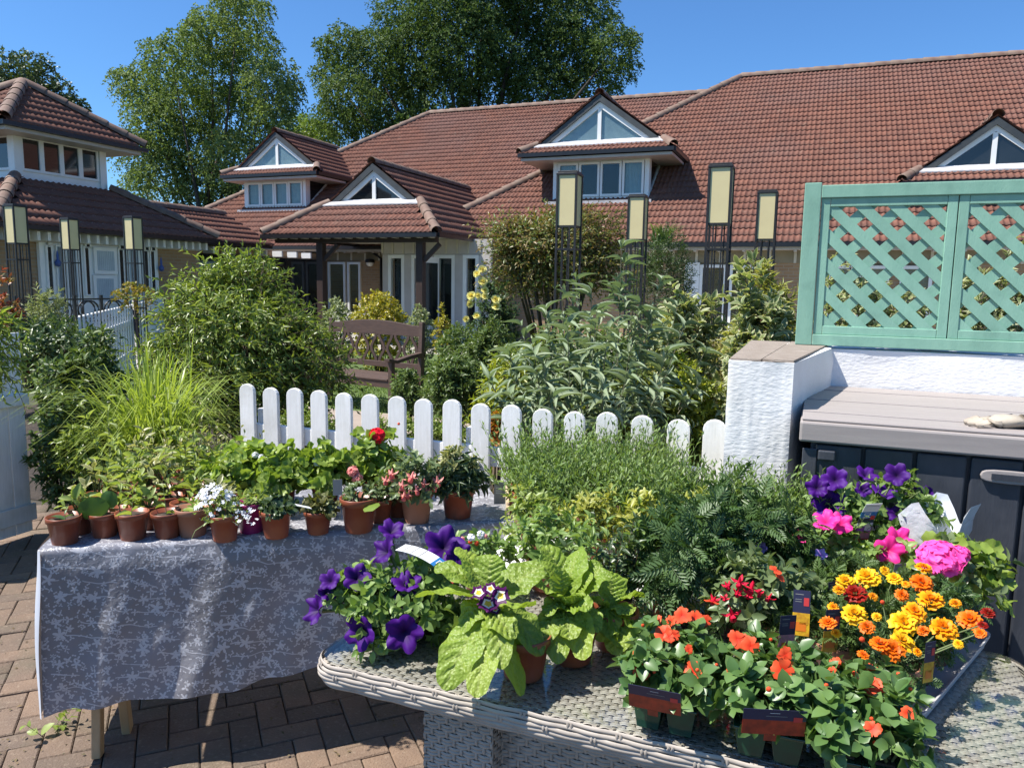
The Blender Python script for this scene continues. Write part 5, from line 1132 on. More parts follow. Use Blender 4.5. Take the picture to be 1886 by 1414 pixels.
def clothmat():
    m = bpy.data.materials.new('printed_tablecloth'); t, N, L, B = nodes(m); tc = N.new('ShaderNodeUVMap'); uv = tc.outputs[0]
    def layer(scale, off, lobes, R, amp):
        mp = N.new('ShaderNodeMapping'); mp.inputs['Location'].default_value = (off, off*.7, 0); mp.inputs['Scale'].default_value = (scale, scale, 1); L.new(uv, mp.inputs[0])
        v = N.new('ShaderNodeTexVoronoi'); v.voronoi_dimensions = '2D'; v.inputs['Scale'].default_value = 1; v.inputs['Randomness'].default_value = .9; L.new(mp.outputs[0], v.inputs['Vector'])
        sub = N.new('ShaderNodeVectorMath'); sub.operation = 'SUBTRACT'; L.new(mp.outputs[0], sub.inputs[0]); L.new(v.outputs['Position'], sub.inputs[1])
        sp = N.new('ShaderNodeSeparateXYZ'); L.new(sub.outputs[0], sp.inputs[0]); cl = N.new('ShaderNodeSeparateColor'); L.new(v.outputs['Color'], cl.inputs[0])
        th = math_(N, L, 'ARCTAN2', sp.outputs[1], sp.outputs[0]); r = math_(N, L, 'MULTIPLY', v.outputs['Distance'], 1.0)
        lb = math_(N, L, 'COSINE', math_(N, L, 'MULTIPLY_ADD', th, float(lobes), math_(N, L, 'MULTIPLY', cl.outputs[0], 6.28)))
        rr = math_(N, L, 'MULTIPLY', math_(N, L, 'MULTIPLY_ADD', lb, amp, 1-amp), math_(N, L, 'MULTIPLY_ADD', cl.outputs[1], R*.6, R*.6))
        return math_(N, L, 'LESS_THAN', r, rr)
    a = layer(15, 0, 5, .29, .35); b = layer(24, 3.3, 3, .26, .5); c_ = layer(42, 7.7, 2, .25, .45); d = layer(19, 5.1, 4, .24, .6)
    wv = N.new('ShaderNodeTexWave'); wv.bands_direction = 'Y'; mp = N.new('ShaderNodeMapping'); mp.inputs['Rotation'].default_value = (0, 0, .12); L.new(uv, mp.inputs[0]); L.new(mp.outputs[0], wv.inputs['Vector']); wv.inputs['Scale'].default_value = 7; wv.inputs['Distortion'].default_value = 3.5; wv.inputs['Detail Scale'].default_value = 1.2; wv.inputs['Detail'].default_value = 2
    ln = math_(N, L, 'MULTIPLY', math_(N, L, 'LESS_THAN', wv.outputs['Fac'], .012), math_(N, L, 'GREATER_THAN', noise(N, L, 9, 2, uv), .5))
    msk = math_(N, L, 'MAXIMUM', math_(N, L, 'MAXIMUM', a, b), math_(N, L, 'MAXIMUM', math_(N, L, 'MAXIMUM', c_, d), ln))
    c0 = mixrgb(N, L, ramp(N, L, noise(N, L, 2.5, 3, uv), .4, .62), (.30, .30, .345), (.25, .24, .25))
    col = mixrgb(N, L, math_(N, L, 'MULTIPLY', msk, .72), c0, (.68, .68, .72))
    L.new(col, B.inputs['Base Color']); B.inputs['Roughness'].default_value = .28; B.inputs['Specular IOR Level'].default_value = .5
    h = math_(N, L, 'ADD', noise(N, L, 14, 5, uv, .6), math_(N, L, 'MULTIPLY', noise(N, L, 45, 3, uv), .25)); bump(N, L, B, h, .55, .012)
    tr = N.new('ShaderNodeBsdfTranslucent'); L.new(col, tr.inputs[0]); mx = N.new('ShaderNodeMixShader'); mx.inputs[0].default_value = .3; L.new(B.outputs[0], mx.inputs[1]); L.new(tr.outputs[0], mx.inputs[2]); L.new(mx.outputs[0], N['Material Output'].inputs[0]); return m
m_cloth = clothmat(); m_clothw = pm('cloth_white_back', (.58, .60, .66), .5, (.5, .52, .58), 4)
def cloth():
    na, nb_ = 130, 60; V = []; UV = []; zh0 = .205; zh1 = .29
    for i in range(na+1):
        a = -.015+(TL+.03)*i/na; zh = zh0+(zh1-zh0)*min(1, i/na*1.6)+.008*math.sin(a*9)+.004*math.sin(a*31); Lt = TD+.02; Ld = ZT-zh
        for j in range(nb_+1):
            s = j/nb_; sw = (i/na-.5)
            if s < .4:
                b = Lt*(1-s/.4)-.004; z = ZT+.002+.0015*math.sin(a*40+b*23)*math.sin(b*31)
            else:
                q = (s-.4)/.6; fold = .018*math.sin(a*7.0+1.2)*q+.010*math.sin(a*19+2*q)*q+.006*math.sin(a*43+5*q)*q; fold += .005*math.sin(q*14+a*6)*math.sin(a*23)*q
                b = -.004-.012*min(1, q*8)-abs(.02*q)+fold; z = ZT-Ld*q-.002*(q > 0)
            V.append((a+.012*math.sin(s*5)*(s > .4), b, z)); UV.append((a, (Lt*(1-s/.4) if s < .4 else -(s-.4)/.6*Ld)))
    k = nb_+1; Fq = [(i*k+j, i*k+j+1, (i+1)*k+j+1, (i+1)*k+j) for i in range(na) for j in range(nb_)]; me = bpy.data.meshes.new('tablecloth'); n0 = len(V); mi = [0]*len(Fq)
    # left end flap, flaring outwards and back, plain underside showing
    kf = 24; rows = 8
    for i in range(rows+1):
        for j in range(kf+1):
            q = j/kf; g = i/rows; a = -.016-.055*g**.7*(.55+.45*math.sin(q*3.0+.3))-.012*math.sin(q*6)*g+.012*math.sin(5*(.4+.6*q)); b = -.018-.02*q+.004*math.sin(q*9)+g*g*.55; z = ZT-(ZT-.205)*q*(1-.03*g)
            if i == 0: a = -.015+.012*math.sin((.4+.6*q)*5)
            V.append((a, b, z)); UV.append((a-b, -(ZT-zh0)*q))
    kk = kf+1; F2 = [(n0+i*kk+j, n0+(i+1)*kk+j, n0+(i+1)*kk+j+1, n0+i*kk+j+1) for i in range(rows) for j in range(kf)]
    me.from_pydata(V, [], Fq+F2); me.materials.append(m_cloth); me.materials.append(m_clothw); me.polygons.foreach_set('material_index', mi+[1]*len(F2)); me.polygons.foreach_set('use_smooth', [True]*len(me.polygons))
    ul = me.uv_layers.new(name='UVMap'); vi = np.zeros(len(me.loops), np.int32); me.loops.foreach_get('vertex_index', vi); ul.data.foreach_set('uv', np.array(UV, np.float32)[vi].ravel()); me.update()
    o = link('tablecloth', me); o.location = (A0[0], A0[1], 0); o.rotation_euler = (0, 0, TRZ); tag(o, 'shiny grey lilac tablecloth printed with white flowers over the trestle table', 'tablecloth')
cloth()
# rattan table
m_rat = pm('grey_rattan', (.42, .365, .31), .5, (.33, .285, .24), 14, 80, .3, .002)
ru0, ru1, rv0, rv1, ZR = -1.045, .52, 1.385, 2.07, .72
rt = site_thing('rattan_table', 'grey woven rattan patio table with glass top', 'table', (ru0+ru1)/2, (rv0+rv1)/2)
def rrect(u0, v0, u1, v1, r, n=8):
    P = []
    for cx, cy, a0 in ((u1-r, v0+r, -PI/2), (u1-r, v1-r, 0), (u0+r, v1-r, PI/2), (u0+r, v0+r, PI)):
        for i in range(n+1): a = a0+PI/2*i/n; P.append((cx+r*math.cos(a), cy+r*math.sin(a)))
    return P
P = rrect(ru0+.008, rv0+.008, ru1-.008, rv1-.008, .06); mb = MB(); mb.prism([(x, y, ZR) for x, y in P], (0, 0, .006)); obj('glass_top', mb, glassmat('table_glass', (.93, .95, .945), .03, 1.85), rt, bev=.001)
def resample(P, step):
    P = [np.array(p) for p in P]+[np.array(P[0])]; d = [0]
    for a, b in zip(P[:-1], P[1:]): d.append(d[-1]+np.linalg.norm(b-a))
    n = int(d[-1]/step); out = []
    for i in range(n):
        s = d[-1]*i/n; k = np.searchsorted(d, s, 'right')-1; k = min(k, len(P)-2); t = (s-d[k])/(d[k+1]-d[k]+1e-9); q = P[k]+(P[k+1]-P[k])*t; tg = nrm(P[k+1]-P[k]); out.append((q, np.array([tg[1], -tg[0]])))
    return out
def ribbon_strands(paths, hw, thick, up, name, par, closed):
    """paths: list of (points (n,3), outward normal (n,3)); each a flattened strand"""
    Vs = []; Fs = []; b = 0
    for Pp, Nn in paths:
        n = len(Pp); rows = np.stack([Pp-up*hw, Pp-up*hw*.45+Nn*thick, Pp+up*hw*.45+Nn*thick, Pp+up*hw], 1); Vs.append(rows.reshape(-1, 3)); m_ = n if closed else n-1
        i = np.arange(m_); j = (i+1) % n
        for c_ in range(3): Fs.append(np.stack([i*4+c_, j*4+c_, j*4+c_+1, i*4+c_+1], 1)+b)
        b += n*4
    off = OFF[root_of(par).name]; return npmesh(name, np.concatenate(Vs)-off, np.concatenate(Fs), m_rat, par, smooth=True, kind='stuff')
def rim():
    path = resample(rrect(ru0, rv0, ru1, rv1, .065, 10), .0085); n = len(path); n -= n % 6; path = path[:n]; pts = np.array([p for p, t in path]); nn = np.array([t for p, t in path]); N3 = np.concatenate([nn, np.zeros((n, 1))], 1); i = np.arange(n); out = []
    for k in range(6):
        z = ZR-.006-.0095*k; amp = .0016*np.cos(2*PI*i/6/2*1.0+(PI if (k//2) % 2 else 0)); prf = -.010*((k-2.2)/3.0)**2
        P3 = np.concatenate([pts, np.full((n, 1), z)], 1)+N3*(amp+prf+.003)[:, None]; out.append((P3, N3))
    ribbon_strands(out, .0052, .003, np.array([0, 0, 1.]), 'woven_rim', rt, True)
    Vs = []; st = []
    for s in range(0, n, 6):   # pairs of upright wraps
        for ds in (0, .9):
            q = pts[s]+(pts[(s+1) % n]-pts[s])*ds; Nn = N3[s]; side = np.cross(Nn, [0, 0, 1.]); zz = np.array([ZR-.003-.05*t for t in np.linspace(0, 1, 7)]); am = np.array([.0045*math.cos(PI*t*2+(0 if (s//6) % 2 else PI))-.010*((t*5.5-2.2)/3.0)**2 for t in np.linspace(0, 1, 7)]); P3 = np.stack([np.full(7, q[0]), np.full(7, q[1]), zz], 1)+Nn*(am+.0015)[:, None]; st.append((P3, np.repeat(Nn[None], 7, 0), side))
    Vv = []; Ff = []; b = 0
    for P3, Nn, side in st:
        rows = np.stack([P3-side*.003, P3+Nn*.002, P3+side*.003], 1); Vv.append(rows.reshape(-1, 3)); i = np.arange(6)
        for c_ in range(2): Ff.append(np.stack([i*3+c_, (i+1)*3+c_, (i+1)*3+c_+1, i*3+c_+1], 1)+b)
        b += 21
    npmesh('rim_wraps', np.concatenate(Vv)-OFF[rt.name], np.concatenate(Ff), m_rat, rt, smooth=True, kind='stuff')
rim()
def weave(name, o, e1, e2, nrm_, pitch, strand, par):
    o, e1, e2, nrm_ = map(lambda a: np.array(a, float), (o, e1, e2, nrm_)); l1, l2 = np.linalg.norm(e1), np.linalg.norm(e2); d1, d2 = e1/l1, e2/l2; out = []; ns = max(2, int(l2/strand)); k = int(l1/pitch); n = k*4+1; i = np.arange(n)
    for j in range(ns):
        P3 = o+d1*(l1*i/(n-1))[:, None]+d2*(l2*(j+.5)/ns)+nrm_*(.0022*np.cos(PI*i/4+PI*(j//2)))[:, None]; out.append((P3, np.repeat(nrm_[None], n, 0)))
    ribbon_strands(out, l2/ns*.5*.96, .002, d2, name, par, False)
    st = []
    for i in range(k+1):
        kk = ns//2*2; t = np.arange(kk+1); P3 = o+d1*(l1*i/k)+d2*(l2*t/kk)[:, None]+nrm_*(-.0025*np.cos(PI*i+PI*(t//2)))[:, None]; st.append((P3, np.repeat(nrm_[None], kk+1, 0)))
    ribbon_strands(st, .0035, .0015, d1, name, par, False)
zt_ = ZR-.011
mb = MB(); mb.prism([(x, y, ZR-.058) for x, y in rrect(ru0+.012, rv0+.012, ru1-.012, rv1-.012, .055)], (0, 0, .04)); obj('top_frame', mb, pm('rattan_backing', (.12, .105, .09), .8), rt)
weave('woven_top', (ru0+.02, rv0+.02, zt_), (ru1-ru0-.04, 0, 0), (0, rv1-rv0-.04, 0), (0, 0, 1), .017, .0062, rt)
vB = rv0+.09; a0 = Pv(783, 1340, vB)[0]; a1 = Pv(906, 1340, vB)[0]
def leg_block(u0, u1, v0, v1, rear=False):
    m = MB(); m.box((u0+.006, v0+.006, 0), (u1-.006, v1-.006, ZR-.059)); l = obj('leg', m, MATS['rattan_backing'], rt)
    if rear: return
    weave('leg_weave', (u0, v0, .0), (u1-u0, 0, 0), (0, 0, ZR-.06), (0, -1, 0), .017, .0085, l); weave('leg_weave', (u1, v0, .0), (0, v1-v0, 0), (0, 0, ZR-.06), (1, 0, 0), .017, .0085, l); weave('leg_weave', (u0, v1, .0), (0, v0-v1, 0), (0, 0, ZR-.06), (-1, 0, 0), .017, .0085, l)
leg_block(a0, a1, vB, vB+.14); lu = ru1-(a1-ru0); leg_block(lu, lu+(a1-a0), vB, vB+.14); leg_block(a0, a1, rv1-.23, rv1-.09, True); leg_block(lu, lu+(a1-a0), rv1-.23, rv1-.09, True)
mb = MB(); mb.box((a1+.001, vB+.066, .08), (lu-.001, vB+.10, ZR-.06)); pl = obj('apron_panel', mb, MATS['rattan_backing'], rt)
weave('apron_weave', (a1+.002, vB+.06, .08), (lu-a1-.004, 0, 0), (0, 0, ZR-.14), (0, -1, 0), .020, .0095, pl)
# hidden white side table between rattan table and box
for lb, (u0, v0, u1, v1) in (('white folding table almost hidden under petunias beside the charcoal store', (-.355, 2.12, .44, 2.70)), ('white folding table almost hidden under lavender pots and the wooden tray', (-.97, 2.12, -.365, 3.02))):
    s2 = site_thing('folding_table', lb, 'table', (u0+u1)/2, (v0+v1)/2)
    mb = MB(); mb.box((u0, v0, .675), (u1, v1, .71)); obj('table_top', mb, m_white, s2, bev=.01)
    for u in (u0+.06, u1-.06):
        for v in (v0+.08, v1-.08): mb = MB(); mb.tube([(u, v, 0), (u, v, .674)], .014, 8); obj('leg', mb, m_iron, s2, True)
# ================================================================== POTTED PLANTS
m_terra = pm('terracotta_plastic', (.27, .075, .035), .38, (.22, .06, .03), 3, orand=.22, dirt=((.30, .16, .11), 9, .25))
m_terra2 = pm('faded_terracotta', (.36, .17, .10), .6, (.30, .13, .08), 4, orand=.12)
m_magp = pm('magenta_plastic', (.30, .02, .12), .35)
m_blkp = pm('black_plastic', (.012, .012, .013), .4)
m_compost = pm('compost', (.035, .024, .016), .95, (.07, .05, .035), 60, 90, .9, .006)
m_greyp = pm('grey_tray_plastic', (.45, .45, .46), .4, (.40, .40, .41), 4)
POTM = {}
def pot_parts(root, d, h, mat, x=0, y=0, z=0, name='pot'):
    k = (round(d, 3), round(h, 3), mat.name); r = d/2
    if k not in POTM:
        mb = MB(); mb.lathe([(0, 0), (r*.70, 0), (r*.715, .004), (r*.91, h*.80), (r*.93, h*.80), (r*.985, h*.815), (r, h*.985), (r*.985, h), (r*.94, h), (r*.92, h*.84), (r*.90, h*.84)], 22)
        o = obj(name, mb, mat, root, True); s = MB(); n = 14; V = [(0, 0, h*.86)]
        for rr in (.5, .91): V += [(r*rr*math.cos(2*PI*j/n), r*rr*math.sin(2*PI*j/n), h*.86+RG.normal()*.003-(rr > .6)*.002) for j in range(n)]
        s.add(V, [(0, 1+j, 1+(j+1) % n) for j in range(n)]+[(1+j, 1+n+j, 1+n+(j+1) % n, 1+(j+1) % n) for j in range(n)]); q = obj('compost', s, m_compost, root, True); POTM[k] = (o.data, q.data)
    else: o = link(name, POTM[k][0], root); q = link('compost', POTM[k][1], root)
    for e in (o, q): e.location = (x, y, z); e.rotation_euler = (0, 0, RG.random()*6)
    return h*.86
def at_table(a, b): return A0+ea*a+eb*b
def potted(label, pos, d, h, mat=None, name='potted_plant', group=None, cat='potted plant'):
    t = thing(name, label, cat, pos, 0, group)
    return t, pot_parts(t, d, h, mat or m_terra)
def from_px(px, py, z, wpx): p = Pz(px, py, z); p = p+np.array([0, 1, 0])*0; dist = (p-O)@F0; return p, wpx*dist/F
def mound(t, z, rx, rz, n, m, L_, W_, mat, T=T_OVAL, up=.5, sl=.4, droop=.25, alpha=60, stem=.0015, smat=None, cx=0, cy=0, ry=None, rmin=.25, jit=.3, taper=.25, lob=.2, kind='stuff', spread=.3):
    fo = FO(); d = rdir(n, .35); d[:, 2] = np.abs(d[:, 2])*1.0-.12; f = rmin+(1-rmin)*RG.random(n)**.5; ph = RG.random(3)*6
    f = f*(1+lob*np.sin(d[:, 0]*4+ph[0])*np.cos(d[:, 1]*5+ph[1])); R3 = np.array([rx, ry or rx, rz])*(1-sl*.35)
    P = d*f[:, None]*R3+np.array([cx, cy, z+rz*.12]); D = nrm(d*np.array([1, 1, .6])+np.array([0, 0, up])+RG.normal(size=(n, 3))*spread)
    shoots(fo, P, D, sl*rx*RG.uniform(.6, 1.3, n), m, L_, W_, T, droop, alpha, jit=jit, taper=taper, stem=stem)
    k = 10; az = RG.random(k)*6.28; b0 = np.stack([cx+np.cos(az)*rx*.12, cy+np.sin(az)*rx*.12, np.full(k, z-.005)], 1); b1 = np.stack([cx+np.cos(az)*rx*.6, cy+np.sin(az)*rx*.6, z+rz*RG.uniform(.3, .75, k)], 1)
    fo.stems(np.stack([b0, (b0+b1)/2+np.array([0, 0, rz*.1]), b1], 1), .003, .0015); fo.build(t, mat, smat or m_gstem); return t
def upright(t, z, rx, hgt, n, m, L_, W_, mat, T=T_LANCE, lean=.25, alpha=35, cx=0, cy=0, smat=None, droop=.05, ry=None, stem=.0016, jit=.2):
    fo = FO(); P = np.stack([cx+RG.normal(size=n)*rx*.45, cy+RG.normal(size=n)*(ry or rx)*.45, np.full(n, z-.004)], 1); D = np.stack([(P[:, 0]-cx)*lean/rx+RG.normal(size=n)*.12, (P[:, 1]-cy)*lean/rx+RG.normal(size=n)*.12, np.ones(n)], 1)
    shoots(fo, P, D, hgt*RG.uniform(.6, 1.1, n), m, L_, W_, T, droop, alpha, t0=.12, jit=jit, taper=.45, stem=stem); fo.build(t, mat, smat or m_gstem); return t
lf_seed = leafmat('seedling_leaf', (.16, .22, .05), (.25, .30, .09), .4, .42); lf_round = leafmat('cotyledon_leaf', (.055, .115, .03), (.08, .15, .045), .4, .4)
lf_ger = leafmat('geranium_leaf', (.15, .23, .035), (.24, .31, .06), .4, .42); lf_dk = leafmat('dark_pot_leaf', (.035, .06, .025), (.07, .105, .045), .28, .35)
lf_fu = leafmat('fuchsia_leaf', (.085, .125, .05), (.15, .19, .085), .32, .38); lf_lav = leafmat('lavender_leaf', (.10, .17, .045), (.19, .26, .085), .36, .5)
lf_pet = leafmat('petunia_leaf', (.11, .185, .045), (.19, .27, .075), .38, .42); lf_mar = leafmat('marigold_leaf', (.045, .09, .026), (.08, .135, .045), .32, .4)
lf_imp = leafmat('impatiens_leaf', (.055, .115, .03), (.115, .19, .055), .3, .36, spec=.5); lf_var = leafmat('variegated_cutting_leaf', (.16, .18, .06), (.24, .24, .10), .35, .42, edge=((.60, .56, .30), .6, .95))
lf_prim = leafmat('primula_leaf', (.25, .33, .03), (.33, .40, .05), .42, .42); lf_yg = leafmat('yellow_green_leaf', (.24, .27, .05), (.32, .32, .07), .4, .42)
# --- seedlings in small pots on the left half of the trestle table
seeds = [(.045, .055, .105, 'cotyl', 'empty looking terracotta pot with one small sprout at the table corner'), (.15, .10, .095, 'round', 'terracotta pot holding one big round courgette leaf'), (.245, .06, .105, 'sprout', 'terracotta pot with thin leggy sprout at the cloth edge beside the courgette pot'), (.35, .055, .10, 'sprout', 'terracotta pot with a pale forked seedling at the cloth edge')]
for a, b, d, k, lb in seeds:
    t, z = potted(lb, at_table(a, b), d, d*.86, group='seedling pots along the cloth edge')
    if k == 'cotyl': upright(t, z, .01, .035, 1, 3, .045, .02, lf_round, T_OVAL, 0, 70)
    elif k == 'round':
        fo = FO(); fo.leaves([(-.005, -.03, z+.002), (.015, -.01, z+.03)], [(-.25, -.3, .9), (.3, -.1, .9)], [(.1, -1, .2), (.2, -.9, .4)], np.array([.075, .06]), np.array([.085, .05]), T_ROUND); fo.build(t, lf_round)
    else: upright(t, z, .008, .10, 1, 5, .05, .015, lf_seed, T_LANCE, .1, 70)
gs = 'small terracotta seedling pots massed on the trestle table'; ga = ['young green seedling in a small terracotta pot within the crowded rows on patterned cloth', 'single tall leafy seedling in small terracotta pot within the crowded seedling rows']
k = 0
rown = ('first row behind the cloth edge', 'second row behind the cloth edge', 'middle row of the seedling block', 'row before the last of the seedling block', 'back row nearest the lime grass')
for row, b in enumerate((.165, .27, .37, .47, .57)):
    for a in np.arange(.06+.045*(row % 2), .60-.03*row, .108):
        d = RG.uniform(.085, .105); t, z = potted(('leafy green seedling in small terracotta pot, ' if (k+1) % 2 else 'tall thin stemmed seedling in small terracotta pot, ')+rown[row], at_table(a+RG.normal()*.008, b+RG.normal()*.008), d, d*.85, m_terra if RG.random() < .8 else m_terra2, group=gs); k += 1
        hg = RG.uniform(.06, .12)+.045*row
        if k % 2: mound(t, z, .035+.008*row, hg*.8, 7+2*row, 4, .052, .022, lf_seed if RG.random() < .7 else lf_var, T_OVAL, up=.9, sl=.8, alpha=65)
        else: upright(t, z, .012, hg*1.25, 2+row//2, 6, .065, .022, lf_seed, T_LANCE, .2, 68)
for i, (a, b, lb) in enumerate(((.50, .30, 'black plastic pot with a pale oval leaved seedling'), (.60, .42, 'black plastic pot of dry brown compost and twigs'))):
    t, z = potted(lb, at_table(a, b), .12, .10, m_blkp); upright(t, z, .02, .16, 3, 6, .045, .02, lf_seed if i == 0 else lf_var, T_OVAL, .3, 65)
for px, py, lb in ((345, 782, 'variegated cream and green cutting at the back of the seedling rows'), (400, 768, 'tallest variegated cutting near the fence end'), (300, 800, 'thin variegated cutting beside the lime grass'), (435, 790, 'variegated cutting right beside the first picket')):
    q = Pz(px-5, 905, ZT); t, z = potted(lb, q, .10, .085, group='variegated cuttings in pots'); hg = Py(px, py, q[1])[2]-ZT-z; upright(t, z, .04, hg, 9, 11, .032, .016, lf_var, T_OVAL, .45, 58, smat=m_twig)
# --- front edge, middle of the table
def row_pot(lb, px, py, w, mat=None, hk=.86): p, d = from_px(px, py, ZT, w); p = p+eb*d*.36; return potted(lb, p, d, d*hk, mat)
t, z = row_pot('faded terracotta pot beside the white flowered pot', 352, 992, 62, m_terra2); upright(t, z, .03, .05, 4, 4, .04, .022, lf_ger, T_OVAL, .6, 70)
t, z = row_pot('terracotta pot overflowing with small white flowers', 412, 1000, 58); mound(t, z, .055, .07, 40, 4, .022, .012, lf_seed, T_OVAL)
for i in range(95):
    d = rdir(1, .7)[0]; p = np.array([-.02, 0, z+.03])+d*np.array([.064, .055, .075])*RG.uniform(.75, 1.1); p[0] -= .015*(RG.random()); bloom(t, 'wfl', p, d+np.array([0, -.3, .4])+RG.normal(size=3)*.3, RG.uniform(.007, .0115))
for i in range(22): bloom(t, 'wfl', np.array([.05+.05*RG.random(), -.01+.03*RG.normal(), z+.01+.015*RG.normal()]), np.array([0, -.4, .8])+RG.normal(size=3)*.4, .008)
fo = FO(); fo.stems(np.array([[(-.03, -.03, z), (-.075, -.05, z-.03), (-.085, -.06, -.0+.02)], [(.03, -.03, z), (.06, -.045, z-.01), (.09, -.05, z+.02)]]), .002, .001); fo.build(t, lf_seed, m_gstem)
t, z = row_pot('bright magenta plastic pot between terracotta pots', 462, 985, 58, m_magp, 1.0); mound(t, z, .05, .05, 16, 4, .03, .016, lf_seed, T_OVAL)
t, z = row_pot('terracotta pot of dark green crinkled leaves with red label behind', 508, 994, 60); mound(t, z, .055, .05, 60, 5, .03, .02, lf_dk, T_OVAL, lob=.3)
t, z = row_pot('small terracotta pot with brownish curled leaves', 586, 986, 54, None, .8); mound(t, z, .05, .06, 45, 5, .03, .02, leafmat('bronze_leaf', (.10, .09, .03), (.14, .16, .05), .3), T_ROUND)
t, z = row_pot('large terracotta pot with sparse small green shoots', 662, 984, 70, None, .92); mound(t, z, .05, .075, 26, 5, .03, .014, lf_fu, T_OVAL, up=.8)
fo = FO(); fo.leaves([(.035, -.045, z)], [(.8, -.5, .15)], [(0, -.3, 1)], .05, .055, T_ROUND); fo.build(t, lf_ger)
t, z = row_pot('terracotta pot half hidden behind the large pot', 700, 965, 52); mound(t, z, .05, .07, 30, 5, .03, .014, lf_fu, T_OVAL)
t, z = row_pot('shaded terracotta pot left of the pink fuchsia pot', 737, 955, 48); mound(t, z, .04, .06, 24, 5, .03, .014, lf_fu, T_LANCE)
def hang_fl(t, key, n, z, rx, rz, size, c0=(0, -.02)):
    for i in range(n):
        a = RG.uniform(-PI, 0); p = np.array([c0[0]+rx*math.cos(a)*RG.uniform(.6, 1.05), c0[1]+rx*math.sin(a)*RG.uniform(.6, 1.0), z+rz*RG.uniform(.25, .75)]); bloom(t, key, p, nrm([RG.normal()*.15, RG.normal()*.15, 1]), size*RG.uniform(.85, 1.15))
t, z = row_pot('terracotta pot of bushy fuchsia with drooping pink flowers', 770, 967, 64, m_terra2, .95); mound(t, z, .10, .15, 120, 6, .035, .018, lf_fu, T_OVAL, lob=.3); hang_fl(t, 'fuch2', 16, z, .10, .15, .035)
t, z = row_pot('terracotta pot of dark narrow leaved plant next to fence brace', 847, 958, 66, None, .85); mound(t, z, .095, .13, 130, 6, .045, .013, lf_dk, T_LANCE, lob=.3, droop=.5); mound(t, z+.08, .07, .09, 40, 5, .03, .015, lf_var, T_OVAL)
# --- geraniums behind
for px, py, w, hk, n, lb in ((450, 930, 90, .15, 70, 'leafy green geranium behind the white flowered pot'), (520, 935, 90, .16, 80, 'leafy green geranium behind the dark leaved pot'), (600, 935, 90, .15, 80, 'leafy green geranium in front of the third picket'), (690, 925, 90, .17, 80, 'geranium with one scarlet flower head on a long stalk')):
    p = Pz(px, py, ZT); t, z = potted(lb, p, .11, .095, group='green geraniums at the back of the trestle table'); mound(t, z, .115, hk, int(n*1.5), 4, .042, .044, lf_ger, T_GER, up=.5, sl=.35, alpha=70, jit=.4, lob=.35)
    if px == 690:
        q = Py(694, 803, p[1]-.02)-p; bloom(t, 'gerr', q, (0, -.4, 1), .034); fo = FO(); fo.stems(np.array([[(0, 0, z), q*np.array([.7, .7, .6])+np.array([0, 0, .04]), q]]), .002, .0016); fo.build(t, lf_ger, m_gstem)
        q = Py(734, 783, p[1]-.02)-p; bloom(t, 'bud', q, (.2, -.2, 1), .009)
    if px == 520:
        for (x, y) in ((492, 890), (650, 868), (658, 880)): bloom(t, 'salm', Py(x, y, p[1]-.1)-p, (0, -.6, .7), .02)
    if px == 450:
        for i in range(3): bloom(t, 'white', Py(470+12*i, 838+4*i, p[1]-.06)-p, (0, -.5, .7), .013)
# --- wooden crate of pots at the right end of the trestle, lavender and sweet peas
m_crate = pm('crate_board', (.52, .40, .26), .8, (.42, .31, .2), 6, 60, .5)
CRZ = np.array([0, 0, .711-ZT]); cr = thing('wooden_crate', 'shallow cream wooden tray holding terracotta seedling pots', 'crate', at_table(1.51, .04)+CRZ, TRZ-.22)
mb = MB(); mb.box((0, 0, .0), (.62, .42, .012)); obj('base', mb, m_crate, cr)
for a, b in (((0, -.012, 0), (.62, 0, .05)), ((0, .42, 0), (.62, .432, .05)), ((-.012, -.012, 0), (0, .432, .05)), ((.62, -.012, 0), (.632, .432, .05))): mb = MB(); mb.box(a, b); obj('side_board', mb, m_crate, cr, bev=.002)
cp = np.array(at_table(1.51, .04))+CRZ; cea = np.array([math.cos(TRZ-.22), math.sin(TRZ-.22), 0]); ceb = np.array([-cea[1], cea[0], 0])
gl3 = 'lavender pots in the wooden tray'; kk = 0
for j, b in enumerate((.06, .17, .29, .38)):
    for i, a in enumerate((.06, .17, .28, .39, .50, .58)):
        p = cp+cea*a+ceb*b+np.array([0, 0, .0125]); t, z = potted(['', 'lavender pot in the wooden tray, row behind the scrubby seedlings', 'lavender pot in the wooden tray, row before the back board', 'lavender pot in the wooden tray against its back board'][j] if j else 'small pot of scrubby seedlings at front of the cream wooden tray', p, .105, .08, group=gl3 if j else 'scrubby seedling pots in the wooden tray')
        if j == 0: mound(t, z, .05, .07, 34, 5, .03, .012, lf_seed if i % 2 else lf_yg, T_LANCE, up=.7, lob=.4)
        else: upright(t, z, .075, .18+.03*j, 30, 10, .04, .013, lf_lav, T_D4, .55, 30, stem=.0015); upright(t, z, .06, .10+.02*j, 16, 8, .04, .013, lf_pet, T_D4, .8, 55)
gl4 = 'lavender pots on the folding table'
for j, (u, v) in enumerate([(-.85+.13*i, 2.64-.11*(r)) for r in range(2) for i in range(8)]):
    p = Wd((u+RG.normal()*.01, v, .711)); px = proj(p)[0]
    if px > 1520: continue
    t, z = potted('tall lavender in terracotta pot at the back edge of the folding table' if j < 8 else 'tall lavender in terracotta pot, inner row of the folding table', p, .11, .09, group=gl4); upright(t, z, .08, .225, 38, 12, .042, .013, lf_lav, T_D4, .5, 30); upright(t, z, .07, .17, 18, 8, .05, .018, lf_pet, T_D4, .8, 55)
